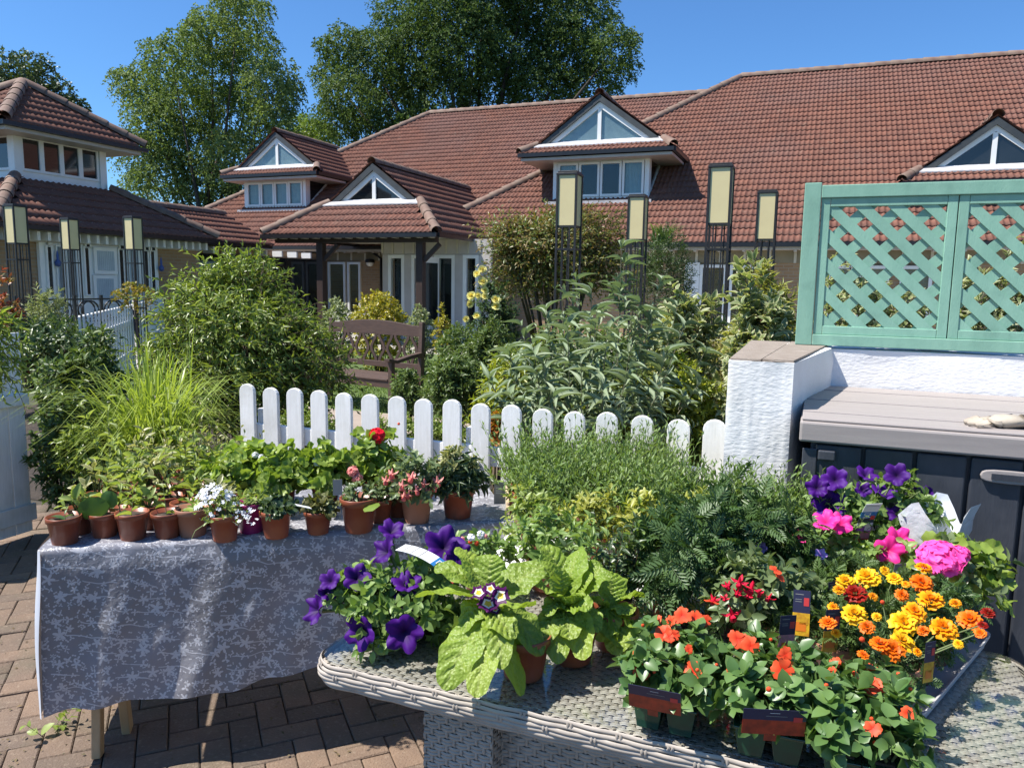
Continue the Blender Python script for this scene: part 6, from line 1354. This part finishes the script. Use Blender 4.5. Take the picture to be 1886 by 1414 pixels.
for u, v, lf, lb in ((-.80, 2.26, lf_seed, 'leafy sweet pea seedlings in front of the lavender'), (-.62, 2.30, lf_yg, 'straw tinged seedlings between sweet peas and lavender'), (-.45, 2.30, lf_yg, 'yellow green leafy plant in front of the lavender'), (-.30, 2.34, lf_yg, 'golden leaved plant beside the red plant label'), (-.17, 2.40, lf_lav, 'low grey green lavender beside the red plant label')):
    p = Wd((u, v, .711)); t, z = potted(lb, p, .11, .09); mound(t, z, .10, .15, 90, 6, .034, .014, lf, T_OVAL, up=.7, lob=.35)
# --- rattan table: fern leaved marigold without flowers, dark stemmed plant
ZG = ZR+.0065
p = Pz(1228, 1150, ZG)+VH*.03; t, z = potted('terracotta pot of dark fern leaved marigold without flowers', p, .115, .10); mound(t, z, .15, .20, 120, 5, .075, .075, lf_mar, T_PIN, up=.4, sl=.4, alpha=60, lob=.3, cx=.06, cy=.03, stem=.002)
p = Pz(1360, 1120, ZG)+VH*.05; t, z = potted('second dark fern leaved marigold behind the fuchsia', p, .115, .10); mound(t, z, .15, .21, 110, 5, .075, .075, lf_mar, T_PIN, up=.4, sl=.4, lob=.3, stem=.002)
p = Pz(1125, 1150, ZG)+VH*.05; t, z = potted('dark stemmed leafy plant behind the primulas', p, .10, .09, m_blkp); upright(t, z, .06, .20, 22, 9, .045, .018, lf_dk, T_LANCE, .35, 60, smat=m_rstem); upright(t, z, .07, .24, 10, 10, .045, .018, lf_pet, T_LANCE, .4, 60)
p = Pz(985, 1100, ZG)+VH*.08; t, z = potted('pale green busy plant between cloth edge and primula leaves', p, .11, .09); mound(t, z, .14, .13, 90, 6, .038, .017, lf_pet, T_OVAL, up=.6, cx=.03)
p = Pz(870, 1105, ZG)+VH*.05; t, z = potted('dwarf plant with round coral red and white buds behind the purple petunias', p, .10, .09); mound(t, z, .09, .09, 50, 5, .035, .02, lf_pet, T_OVAL)
for (x, y, k, s) in ((852, 995, 'pinkbud', .011), (868, 990, 'white', .012), (886, 985, 'white', .013), (895, 990, 'pinkbud', .010), (878, 1003, 'bud', .011), (866, 1000, 'bud', .009), (830, 1035, 'bud', .010), (832, 1060, 'bud', .012), (810, 1025, 'bud', .009)): bloom(t, k, Py(x, y, p[1]-.06)-p, (0, -.5, .8), s)
# --- purple petunias
def petunias(lb, p, lumps, n, blooms, Yb, key='petunia', lf=lf_pet, size=None, L_=.037, name='petunia_plant', pot=True, m=6):
    t = thing(name, lb, 'potted plant', p)
    if pot: z = pot_parts(t, .12, .09, m_blkp)
    else: z = .02
    for (x, y, Y, r, rz) in lumps:
        q = Py(x, y, Y)-p; mound(t, q[2]-rz*.3, r, rz, n, m, L_, L_*.55, lf, T_OVAL, up=.4, sl=.45, cx=q[0], cy=q[1], lob=.35, alpha=65)
    for i, bl in enumerate(blooms):
        x, y, r = bl[:3]; Y = bl[3] if len(bl) > 3 else Yb; dd = bl[4] if len(bl) > 4 else None; q = Py(x, y, Y); s = r*Y/F*1.04; dd = tocam(q, .9, .35) if dd is None else nrm(dd); bloom(t, key+str(i % 3), q-p, dd, s); q = q-dd*s*.70
        e = nrm(p+np.array([0, 0, .1])-q); fo = FO(); fo.stems(np.array([[q-p, q-p+e*s*.8+np.array([0, 0, -.005]), q-p+e*s*1.8+np.array([0, 0, -.02])]]), s*.16, .0015); fo.build(t, lf, m_gstem, sname='flower_tube')
    return t
p = Pz(742, 1185, ZG)+VH*.05
petunias('deep purple petunia trailing over the corner of the rattan table', p, [(760, 1110, p[1]-.02, .095, .09), (690, 1100, p[1]-.03, .075, .075), (640, 1090, p[1], .05, .05), (800, 1060, p[1]+.03, .08, .08), (720, 1160, p[1]-.05, .06, .05), (840, 1150, p[1], .06, .05)], 60,
         [(606, 1066, 22), (657, 1062, 28), (575, 1122, 30, p[1]-.05, np.array([-.6, -.5, .3])), (660, 1166, 36, p[1]-.13, np.array([-.35, -.8, .1])), (743, 1168, 39, p[1]-.16, np.array([0, -.9, .15])), (703, 1012, 30, p[1]+.02, np.array([-.6, -.5, .5])), (722, 972, 26, p[1]+.08, np.array([.2, -.4, .8])), (818, 1002, 40, p[1]+.02, np.array([.1, -.7, .6])), (846, 1022, 28, p[1]+.0, np.array([.4, -.7, .3])), (748, 1068, 30, p[1]-.05, np.array([0, -.3, .95])), (735, 1085, 18), (604, 1088, 20), (733, 1112, 18, p[1]-.08), (765, 1075, 22)], p[1]-.05)
# --- purple and pink petunias behind, on the folding table
p = Wd((.14, 2.56, .711))
petunias('purple petunias in front of the charcoal store', p, [(1560, 930, p[1], .10, .10), (1650, 920, p[1]+.02, .11, .10), (1690, 950, p[1], .07, .07), (1620, 990, p[1]-.06, .12, .10)], 60, [(1537, 880, 25), (1528, 925, 34), (1505, 895, 22), (1651, 872, 24), (1630, 902, 24, p[1]-.02, np.array([.1, -.3, .9])), (1700, 917, 25, p[1], np.array([-.7, -.6, .1])), (1598, 870, 22, p[1]+.05, np.array([.1, -.4, .8])), (1590, 900, 16), (1655, 945, 22), (1545, 945, 18)], p[1]-.06, m=5)
p = Wd((.02, 2.36, .711))
petunias('bright pink petunias below the blue plant label', p, [(1540, 1010, p[1], .09, .09), (1640, 1030, p[1], .09, .08), (1590, 1040, p[1]-.05, .09, .09), (1690, 1040, p[1], .07, .08)], 55, [(1520, 955, 26), (1548, 962, 24), (1660, 992, 28), (1638, 1012, 28, p[1]-.1), (1570, 1022, 16), (1468, 978, 14), (1475, 990, 12)], p[1]-.06, key='pinkpet')
p = Wd((-.02, 2.10+.03, .711)); petunias('mixed lilac and red small petunias beside the red plant label', p, [(1480, 1060, p[1], .09, .08), (1430, 1050, p[1], .07, .07)], 50, [(1490, 1058, 18), (1402, 1008, 12), (1512, 1020, 12)], p[1]-.05, key='lil')
# --- primulas: each big leaf its own mesh
def big_leaf(root, C, T_, w, lift, seed, mat):
    rg = np.random.default_rng(seed); C = np.array(C, float); T_ = np.array(T_, float); ln = np.linalg.norm(T_-C); M_ = (C+T_)/2+np.array([0, 0, lift*ln])+rg.normal(size=3)*.012
    na, nb_ = 30, 14; V = []; Ve = []; side0 = np.cross(T_-C, [0, 0, 1.]); side0 = nrm(side0) if np.linalg.norm(side0) > 1e-4 else np.array([1., 0, 0]); tw = rg.normal()*.35; ph = rg.random()*6; Rd = []
    vd = nrm(O-(C+T_)/2)
    for i in range(na+1):
        t = i/na; p = (1-t)**2*C+2*t*(1-t)*M_+t*t*T_; tg = nrm(2*(1-t)*(M_-C)+2*t*(T_-M_)); sd = nrm(side0-tg*(side0@tg)); nn = np.cross(sd, tg); nn = nn if nn[2] > -.2 else nn
        a = tw*t; sd, nn = sd*math.cos(a)+nn*math.sin(a), nn*math.cos(a)-sd*math.sin(a)
        wt = w*(.10+.90*(math.sin(PI*min(1, .06+t*.90)**1.25))**.75) if t < .985 else w*.12
        for j in range(nb_+1):
            q = 2*j/nb_-1; ve = math.sin((t*8.5-abs(q)*1.7)*2*PI)*.0050*(1-abs(q)**4)*(t*(1-t)*4)**.5; Ve.append(max(0, -math.sin((t*8.5-abs(q)*1.7)*2*PI))**3+max(0, 1-abs(q)*9)*1.3); ed = .005*q*q*math.sin(11*t+ph+q)*(1 if q > 0 else -1)+.003*q*q*math.sin(23*t+ph)
            V.append(p+sd*q*wt*.5*(1+.05*math.sin(31*t+ph*q))+nn*(ve+ed+(.22*abs(q)-.10*q*q)*wt*.5)); Rd.append(abs(q))
    k = nb_+1; Fq = np.array([(i*k+j, i*k+j+1, (i+1)*k+j+1, (i+1)*k+j) for i in range(na) for j in range(nb_)])
    return npmesh('leaf', np.array(V), Fq, mat, root, {'rnd': np.full(len(V), rg.random()), 'rad': np.array(Rd), 'vein': np.array(Ve)}, smooth=True)
def primmat():
    m = leafmat('primula_big_leaf', (.165, .25, .028), (.24, .32, .045), .40, .45); t = m.node_tree; N, L = t.nodes, t.links; B = N['Principled BSDF']; vo = N.new('ShaderNodeTexVoronoi'); vo.inputs['Scale'].default_value = 130; tc = N.new('ShaderNodeTexCoord'); L.new(tc.outputs['Object'], vo.inputs['Vector']); bump(N, L, B, vo.outputs['Distance'], .55, .004)
    at = N.new('ShaderNodeAttribute'); at.attribute_name = 'vein'; src = B.inputs['Base Color'].links[0].from_socket; L.new(mixrgb(N, L, math_(N, L, 'MULTIPLY', at.outputs['Fac'], .45), src, (.38, .44, .13)), B.inputs['Base Color']); return m
lf_big = primmat()
def primula(lb, base, pd, crown, leaves, seed):
    t = thing('primula_plant', lb, 'potted plant', base); z = pot_parts(t, pd, pd*.78, m_terra)
    for i, (x, y, dY, wp, lift) in enumerate(leaves):
        Tp = Py(x, y, crown[1]+dY); C0 = crown+np.array([RG.normal()*.008, RG.normal()*.008, 0]); big_leaf(t, C0-base, Tp-base, wp*1.02*Tp[1]/F, lift, seed*50+i, lf_big)
    fo = FO(); k = 8; az = RG.random(k)*6.28; b0 = np.stack([np.cos(az)*.015, np.sin(az)*.015, np.full(k, z)], 1); fo.stems(np.stack([b0, (b0+(crown-base))/2, np.repeat((crown-base)[None], k, 0)], 1), .004, .004); fo.build(t, lf_big, m_gstem, sname='leaf_stalks'); return t
b1 = Pz(955, 1252, ZG)+VH*.03; c1 = Py(908, 1118, b1[1]-.015)
t = primula('primula with purple yellow eyed flowers and long drooping crinkled leaves', b1, .125, c1, [(766, 1100, -.02, 78, .22), (818, 1270, -.13, 84, .20), (878, 1284, -.16, 76, .18), (925, 1232, -.13, 62, .25), (962, 1280, -.10, 86, .22), (988, 1112, -.05, 52, .12), (908, 1022, .05, 66, .12), (800, 1048, .04, 52, .22), (1000, 1040, .09, 70, .2), (855, 1165, -.06, 60, .3), (1000, 1205, -.04, 72, .25), (850, 1010, .10, 60, .25), (950, 1175, -.09, 58, .3)], 1)
for (x, y, r) in ((882, 1092, 15), (899, 1112, 19), (922, 1098, 17), (903, 1084, 12), (912, 1122, 10)):
    q = Py(x, y, b1[1]-.055); bloom(t, 'prim%d' % RG.integers(3), q-b1, tocam(q, 1.0, .3), r*q[1]/F*1.15)
b2 = Pz(1045, 1228, ZG)+VH*.04; c2 = Py(1040, 1120, b2[1]-.01)
primula('primula with upright rounded light green leaves behind the flowering one', b2, .12, c2, [(985, 1078, -.04, 60, .15), (1035, 1050, .02, 62, .10), (1090, 1068, 0, 60, .12), (1090, 1118, -.06, 50, .15), (1048, 1178, -.08, 62, .22), (1008, 1135, -.05, 48, .2), (1000, 1005, .10, 62, .2), (1065, 1012, .10, 70, .2), (1110, 1045, .05, 66, .2), (1100, 1165, -.05, 55, .25), (1020, 1098, -.05, 36, .1), (1062, 1095, -.05, 36, .1), (1030, 1222, -.10, 62, .3), (1075, 1215, -.09, 66, .3), (1000, 1185, -.08, 56, .3)], 2)
b3 = Pz(1120, 1205, ZG)+VH*.05; c3 = Py(1125, 1115, b3[1]-.01)
primula('primula with broad outward curling leaves beside the terracotta fern pot', b3, .12, c3, [(1188, 1098, .0, 62, .15), (1195, 1165, -.05, 70, .25), (1150, 1192, -.08, 70, .25), (1100, 1180, -.07, 62, .25), (1120, 1050, .06, 62, .15), (1165, 1130, -.06, 50, .2), (1085, 1100, -.03, 52, .15), (1180, 1190, -.02, 60, .3), (1130, 1205, -.09, 64, .3), (1165, 1205, -.06, 60, .3)], 3)
# --- fuchsia
p = Pz(1400, 1205, ZG)+VH*.03; t, z = potted('red flowered fuchsia in the middle of the rattan table', p, .12, .10, m_blkp)
mound(t, z, .12, .15, 120, 6, .038, .02, lf_fu, T_OVAL, up=.35, lob=.35, droop=.4, cy=.0); mound(t, z, .07, .16, 40, 6, .036, .018, lf_fu, T_OVAL, cx=-.06, cy=-.02)
for (x, y, r, k) in ((1363, 1062, 26, 'fuch'), (1388, 1072, 28, 'fuch'), (1345, 1118, 32, 'fuch'), (1378, 1088, 20, 'fuch'), (1422, 1092, 20, 'fuch'), (1318, 1098, 20, 'fuch'), (1335, 1070, 18, 'fuch'), (1428, 1050, 14, 'imp0'), (1436, 1062, 12, 'imp1'), (1335, 1095, 16, 'fuch'), (1400, 1085, 16, 'fuch'), (1360, 1085, 18, 'fuch'), (1310, 1108, 16, 'imp2')):
    q = Py(x, y, p[1]-.10); bloom(t, k, q-p, nrm([RG.normal()*.25, -.2+RG.normal()*.2, 1]), r*q[1]/F)
# --- impatiens in green cell packs
m_cell = pm('green_clear_plastic', (.012, .075, .04), .15, (.02, .05, .03), 20, spec=.8); m_peat = pm('peat_plug', (.05, .04, .025), .9, (.03, .06, .025), 40, 60, .6)
def cellpack(lb, px, py, cols, rows, blooms, Yoff=0, rot=0):
    p = Pz(px, py, ZG); t = thing('impatiens_pack', lb, 'plant tray', p, -TH+rot, 'impatiens cell packs'); cw = .064
    for i in range(cols):
        for j in range(rows):
            x, y = i*cw, j*cw; mb = MB(); V = []
            for (s, zz) in ((.021, 0), (.0285, .055), (.031, .056), (.031, .060)): V += [(x+sx*s, y+sy*s, zz) for sx, sy in ((-1, -1), (.0, -1.06), (1, -1), (1.06, 0), (1, 1), (0, 1.06), (-1, 1), (-1.06, 0))]
            mb.add(V, [(a*8+b, a*8+(b+1) % 8, (a+1)*8+(b+1) % 8, (a+1)*8+b) for a in range(3) for b in range(8)]+[tuple(range(8))[::-1], tuple(range(24, 32))]); obj('cell', mb, m_cell, t, bev=.001)
            mb = MB(); mb.box((x-.020, y-.020, .061), (x+.020, y+.020, .066)); obj('compost', mb, m_compost, t)
    cx, cy = (cols-1)*cw/2, (rows-1)*cw/2
    for i in range(cols):
        for j in range(rows): mound(t, .074, .050, .085, 30, 5, .036, .025, lf_imp, T_OVAL, up=.45, sl=.42, droop=.18, alpha=68, cx=i*cw+(i-(cols-1)/2)*.018, cy=j*cw+(j-(rows-1)/2)*.012, lob=.3, jit=.4, taper=.15, kind='stuff')
    R_ = Matrix.Rotation(TH-rot, 3, 'Z')
    for i in range(9): bloom(t, ('imp%d' % (i % 3)) if i % 3 else 'bud', (RG.uniform(-.05, cols*cw), RG.uniform(-.04, rows*cw*.8), RG.uniform(.13, .165)), nrm([RG.normal()*.4, -.8, .8]), RG.uniform(.009, .016) if i % 3 else .006)
    for bl in blooms:
        x, y, r = bl[:3]; key = bl[3] if len(bl) > 3 else 'imp%d' % RG.integers(3); q = Py(x, y, p[1]+(bl[4] if len(bl) > 4 else -.01)); l = R_ @ Vector(q-p); d = R_ @ Vector(tocam(q, 1.0, .25)); bloom(t, key, l, np.array(d), r*q[1]/F*(1.12 if key != 'bud' else .9))
    return t, p
cellpack('orange impatiens cell pack nearest the terracotta fern pot', 1196, 1330, 2, 3, [(1222, 1168, 17, 'imp0', .05), (1256, 1133, 16, 'imp1', .13), (1280, 1138, 15, 'imp2', .13), (1300, 1142, 11, 'imp0', .13), (1182, 1235, 15, 'imp1', -.04), (1278, 1236, 19, 'imp2', -.05), (1205, 1238, 6, 'bud', -.05), (1242, 1168, 10, 'imp1', .05)])
cellpack('orange impatiens cell pack with the dark label standing upright in front', 1382, 1380, 2, 3, [(1358, 1176, 16, 'imp1', .12), (1382, 1190, 18, 'imp0', .10), (1442, 1234, 22, 'imp2', 0), (1446, 1205, 14, 'imp1', .03), (1418, 1270, 10, 'bud', -.06), (1458, 1250, 7, 'bud', -.01)])
cellpack('orange impatiens cell pack at the table edge with glossy drooping leaves', 1545, 1440, 2, 3, [(1600, 1238, 20, 'imp0', .12), (1600, 1262, 18, 'imp1', .06), (1635, 1312, 16, 'imp2', .0), (1522, 1262, 8, 'bud', .05), (1620, 1275, 12, 'imp1', .06), (1575, 1240, 10, 'bud', .1), (1612, 1368, 8, 'bud', -.05)])
# --- marigold tray
TF = np.array([.245, 1.625]); ta_ = nrm(np.array([.21, .485])); tl_ = np.array([-ta_[1], ta_[0]]); tp = lambda s_, w_: TF+ta_*s_+tl_*w_
tray = site_thing('plant_tray', 'grey plastic tray carrying the pots of yellow and orange marigolds', 'tray', *tp(.25, .18), z=ZG)
P = rrect(0, 0, .52, .38, .03, 4); mb = MB()
for (o_, zz) in ((0, ZG), (.012, ZG+.03), (.024, ZG+.032), (.024, ZG+.028), (.0, ZG+.004)): mb.v += [(*tp(x+(x-.26)*o_*2, y+(y-.19)*o_*2), zz) for x, y in P]
n = len(P); mb.f = [(a*n+b, a*n+(b+1) % n, (a+1)*n+(b+1) % n, (a+1)*n+b) for a in range(4) for b in range(n)]+[tuple(range(4*n, 5*n))]; mb.m = [0]*len(mb.f); obj('tray_shell', mb, m_greyp, tray)
gm = 'marigold pots in the grey tray'; mp = {}
cols = [('mary', 'yellow'), ('mara', 'amber'), ('maro', 'orange'), ('mary', 'bright yellow')]
bl_all = [(1597, 1062, 30, 'mary'), (1558, 1070, 24, 'mary'), (1647, 1064, 18, 'mary'), (1697, 1072, 26, 'maro'), (1575, 1092, 28, 'marr'), (1573, 1130, 29, 'mary'), (1661, 1095, 16, 'maro'), (1714, 1104, 30, 'mara'), (1685, 1126, 28, 'mara'), (1665, 1147, 32, 'mary'), (1738, 1156, 32, 'mara'), (1786, 1140, 28, 'maro'), (1597, 1154, 18, 'maro'), (1662, 1180, 28, 'mary'), (1620, 1184, 24, 'maro'), (1645, 1196, 28, 'maro'), (1525, 1146, 20, 'maro'), (1702, 1045, 20, 'mara'), (1535, 1118, 14, 'mara'), (1608, 1098, 12, 'mara'), (1820, 1128, 16, 'marr'), (1810, 1150, 12, 'marr'), (1668, 1075, 10, 'mara'), (1588, 1180, 10, 'bud'), (1625, 1110, 8, 'bud'), (1545, 1085, 14, 'mara'), (1630, 1050, 12, 'mary'), (1760, 1110, 14, 'mara'), (1700, 1160, 14, 'maro'), (1615, 1135, 12, 'mary'), (1590, 1205, 14, 'maro'), (1690, 1200, 12, 'mara'), (1805, 1165, 14, 'maro'), (1540, 1165, 12, 'mary'), (1765, 1185, 12, 'mary')]
poss = [tuple(tp(s_, w_)) for s_ in (.07, .195, .32, .445) for w_ in (.07, .195, .315)]; roots = []
for i, (u, v) in enumerate(poss):
    p = Wd((u, v, ZG+.005)); t, z = potted(['marigold pot in the grey tray, end row beside the impatiens', 'marigold pot in the grey tray, second row from the impatiens', 'marigold pot in the grey tray, third row from the impatiens', 'marigold pot in the grey tray, end row beside the pink geranium'][i//3], p, .10, .085, m_terra2, group=gm); mound(t, z, .06, .07, 30, 5, .042, .042, leafmat('marigold_leaf_light', (.065, .115, .03), (.10, .155, .05), .35) if i % 3 else lf_mar, T_PIN, up=.6, sl=.4, lob=.3); roots.append((t, p, z))
for (x, y, r, k) in bl_all:
    q = Pz(x, y, ZG+RG.uniform(.165, .195)); t, p, z = min(roots, key=lambda e: np.hypot(q[0]-e[1][0], q[1]-e[1][1]))
    bloom(t, k+('' if k == 'bud' else str(RG.integers(3))), q-p, tocam(q, .55, .85), r*q[1]/F*.87); fo = FO(); fo.stems(np.array([[(0, 0, z), (q-p)*np.array([.6, .6, .7])+np.array([0, 0, .01]), q-p]]), .0022, .0018); fo.build(t, lf_mar, m_gstem, sname='flower_stem')
p = Wd((.40, 2.30, .711)); t, z = potted('pink geranium with one big flower head behind the marigolds', p, .11, .10); mound(t, z, .10, .12, 55, 4, .045, .047, lf_ger, T_GER, up=.4, alpha=70, cx=.02); mound(t, z, .10, .13, 40, 5, .04, .02, lf_fu, T_OVAL, cx=.03)
q = Py(1732, 1028, p[1]-.09)-p; gb = bloom(t, 'gerp', q, (-.1, -.45, .9), .060); gb.scale.z *= .6; fo = FO(); fo.stems(np.array([[(0, 0, z), q*np.array([.5, .5, .7]), q]]), .003, .0025); fo.build(t, lf_ger, m_gstem, sname='flower_stem')
q = Py(1768, 1022, p[1]-.08)-p; bloom(t, 'gerp', q, (.4, -.4, .8), .026)
# --- cellophane wrap
p = Wd((.36, 2.52, .711)); cw = thing('cellophane_wrap', 'white cellophane flower wrap leaning against the charcoal store', 'wrapper', p); mb = MB(); V = []; n = 18
for i in range(9):
    t_ = i/8
    for j in range(n+1):
        a = -PI*.95+PI*1.5*j/n; r = .045+.055*t_+.012*math.sin(j*2.1+i); V.append((r*math.cos(a)*1.1+.02*t_, r*math.sin(a)*.8, .22*t_+.05*t_*math.sin(j*.9)))
mb.add(V, [(i*(n+1)+j, i*(n+1)+j+1, (i+1)*(n+1)+j+1, (i+1)*(n+1)+j) for i in range(8) for j in range(n)])
mcw = pm('white_cellophane', (.70, .71, .74), .2, (.60, .62, .66), 5, 25, .4, .01); obj('sheet', mb, mcw, cw, True)
# ================================================================== PLANT LABELS
m_lw = pm('label_white', (.80, .80, .78), .4); m_lb = pm('label_blue', (.03, .18, .45), .4); m_ln = pm('label_navy', (.03, .03, .07), .35); m_lr = pm('label_red', (.62, .05, .05), .4); m_lor = pm('label_orange', (.75, .20, .02), .4); m_lye = pm('label_yellow', (.70, .42, .02), .4, (.45, .2, .02), 90); m_lpk = pm('label_pink', (.62, .22, .30), .4, (.35, .2, .2), 90); m_lpu = pm('label_purple', (.35, .08, .45), .4); m_lgr = pm('label_green', (.03, .20, .12), .4); m_lred2 = pm('label_flower_red', (.45, .05, .02), .4, (.22, .03, .015), 60); m_lgy = pm('label_grey', (.30, .29, .27), .5)
def card(label, base, wdt, hgt, bands, yaw, tilt, marks=(), bend=0., group=None, name='plant_label'):
    """bent card standing at base; bands: (fraction from bottom, material); marks: (x0,y0,x1,y1 in 0..1, material)"""
    t = thing(name, label, 'plant label', base, yaw, group); ny = 16; cuts = [0]+[b for b, m_ in bands]; ta = rad(tilt)
    def pt(x, s, off=0):   # s 0..1 up the card
        an = ta+bend*s; yy = 0; zz = 0; k = 12
        for i in range(k): a = ta+bend*(s*(i+.5)/k); yy += math.sin(a)*s*hgt/k; zz += math.cos(a)*s*hgt/k
        return (x*wdt/2, yy-math.cos(an)*off, zz+math.sin(an)*off)
    for i, (b, m_) in enumerate(bands):
        s0, s1 = cuts[i], b; mb = MB(); V = []; k = max(2, int((s1-s0)*ny))
        for j in range(k+1):
            s = s0+(s1-s0)*j/k; V += [pt(-1, s, .0004), pt(1, s, .0004), pt(1, s, -.0004), pt(-1, s, -.0004)]
        fs = []
        for j in range(k): o_ = j*4; fs += [(o_, o_+1, o_+5, o_+4), (o_+1, o_+2, o_+6, o_+5), (o_+2, o_+3, o_+7, o_+6), (o_+3, o_, o_+4, o_+7)]
        mb.add(V, fs+[(3, 2, 1, 0), (k*4, k*4+1, k*4+2, k*4+3)]); obj('card_band', mb, m_, t)
    for (x0, y0, x1, y1, m_) in marks:
        mb = MB(); k = 3; V = []
        for j in range(k+1): s = y0+(y1-y0)*j/k; V += [pt(2*x0-1, s, .0009), pt(2*x1-1, s, .0009)]
        mb.add(V, [(2*j, 2*j+1, 2*j+3, 2*j+2) for j in range(k)]); obj('print', mb, m_, t)
    return t
def frame_marks(x0, y0, x1, y1, w, h, m_): return [(x0, y0, x1, y0+h, m_), (x0, y1-h, x1, y1, m_), (x0, y0+h, x0+w, y1-h, m_), (x1-w, y0+h, x1, y1-h, m_)]
yaw0 = 0
# big strap label over the purple petunias: white strap, blue box with rectangle mark
q0 = Py(842, 1068, 1.73); q1 = Py(722, 1000, 1.80)
card('white and blue strap label arching over the purple petunias', q0, .046, .172, [(.10, m_lr), (.30, m_ln), (.42, m_lb), (1, m_lw)], rad(66), 48, frame_marks(.3, .315, .75, .38, .07, .012, m_lw)+[(.2, .24, .30, .30, m_lw), (.35, .22, .85, .235, m_lw), (.3, .255, .8, .27, m_lw), (.03, .62, .97, .632, m_lgy), (.03, .75, .97, .762, m_lgy), (.03, .88, .97, .892, m_lgy)], rad(45))
# blue tags in the pink and purple petunias
def tall_tag(lb, px, py, Y, w, h, yaw=0): return card(lb, Py(px, py, Y), w, h, [(.14, m_lr), (.30, m_lpk), (.42, m_lpu), (.50, m_lw), (.62, m_ln), (.78, m_lb), (1, m_lw)], yaw, -8, frame_marks(.2, .69, .6, .75, .06, .014, m_lw)+[(.2, .645, .6, .655, m_lw), (.2, .625, .55, .633, m_lw), (.68, .58, .95, .68, m_lr), (.1, .93, .9, .94, m_lgy), (.55, .32, .95, .46, m_lw)], rad(-25))
tall_tag('white topped blue label standing in the bright pink petunias', 1583, 1003, 2.22, .052, .155, rad(10))
tall_tag('blue and red label half hidden among the purple petunias', 1568, 950, 2.38, .045, .10, rad(30))
red_tag = lambda lb, px, py, Y, w, h, yaw: card(lb, Py(px, py, Y), w, h, [(.10, m_lgr), (.70, m_lr), (.86, m_lor), (1, m_lpk)], yaw, -6, [(.15, .2+.1*i, .85, .235+.1*i, m_lw) for i in range(5)]+[(.2, .74, .7, .84, m_lye)])
red_tag('red tag with white lines standing beside the lilac petunias', 1428, 1015, 2.15, .045, .085, rad(10))
red_tag('red and pink tag leaning in the tray of seedlings', 968, 968, 2.62, .036, .11, rad(8)); red_tag('red tag half buried among sweet pea seedlings', 1130, 975, 2.5, .04, .085, rad(20))
card('plain grey label in the corner pot of the wooden tray', Py(920, 928, 2.75), .042, .085, [(1, m_lgy)], rad(5), -4, [(.15, .5+.08*i, .7, .52+.08*i, m_lw) for i in range(4)])
for lb, px, py, Y, w, h, tilt, yaw in (('white label stuck in the brownish curled leaf pot', 622, 912, 2.42, .030, .055, 5, .2), ('white label lying across the pot of curled leaves', 572, 935, 2.40, .028, .05, 70, -1.0), ('small white label behind the geraniums', 585, 858, 2.75, .03, .03, 5, 0), ('pale label among the lavender stems', 1222, 945, 2.5, .025, .085, -5, .4), ('narrow pale label right of the lavender', 1270, 955, 2.5, .02, .06, 0, .5), ('white square label at the back of the marigolds', 1617, 1070, 1.98, .035, .035, 10, .3), ('brown paper label behind the marigolds', 1655, 1060, 1.95, .035, .035, 5, .2)):
    card(lb, Py(px, py, Y), w, h, [(1, m_lw if 'brown' not in lb else m_lgy)], yaw, -tilt)
for lb, px, py, Y, w, h, yaw, img, tl in (('dark label with pale pink flower picture beside the fuchsia', 1446, 1203, 1.54, .036, .088, .15, m_lpk, 3), ('dark label with yellow flower picture leaning left among marigolds', 1474, 1170, 1.60, .036, .10, -.25, m_lye, -10), ('dark label with orange flower picture beside the yellow one', 1527, 1200, 1.56, .034, .10, .1, m_lye, 4), ('narrow dark label with yellow picture in front of marigold pot', 1708, 1256, 1.42, .026, .085, .35, m_lye, 0), ('small dark label behind the dark red marigold', 1535, 1115, 1.80, .03, .06, .3, m_lor, -6)):
    t = card(lb, Py(px, py, Y), w, h, [(.5, img), (1, m_ln)], yaw, -tl, [(.12, .90, .6, .915, m_lgy)]+[(.12, .74+.05*i, .5, .752+.05*i, m_lgy) for i in range(2)]+[(.62, .66, .92, .84, m_lr), (.2, .1, .8, .3, m_lor), (.4, .25, .9, .42, img)])
for lb, px, py, Y, w, h, yaw, tl in (('dark wide label with red flower photo tilted on the impatiens pack beside the fern pot', 1206, 1308, 1.345, .098, .058, rad(-20), -20), ('dark wide label with red flower photo upright before the middle impatiens pack', 1423, 1352, 1.262, .110, .052, rad(-4), -8)):
    card(lb, Py(px, py, Y), w, h, [(.58, m_lred2), (1, m_ln)], yaw, tl, [(.42, .86, .58, .875, m_lw), (.36, .74, .7, .755, m_lgy), (.80, .55, .94, .74, m_lr), (.36, -.25, .56, .0, m_lred2)])
# white basket rim behind the impatiens
p = Pz(1490, 1215, ZG); t = thing('seed_tray', 'white plastic tray rim showing above the impatiens leaves', 'tray', p, -TH); mb = MB(); mb.box((-.06, 0, 0), (.10, .10, .06)); obj('body', mb, m_lw, t, bev=.006)
# weed on the paving
p = Pz(90, 1350, .0); t = thing('weed', 'small weed growing between the pavers beside the table leg', 'plant', p); upright(t, .004, .03, .10, 4, 5, .045, .03, lf_seed, T_OVAL, .9, 70)
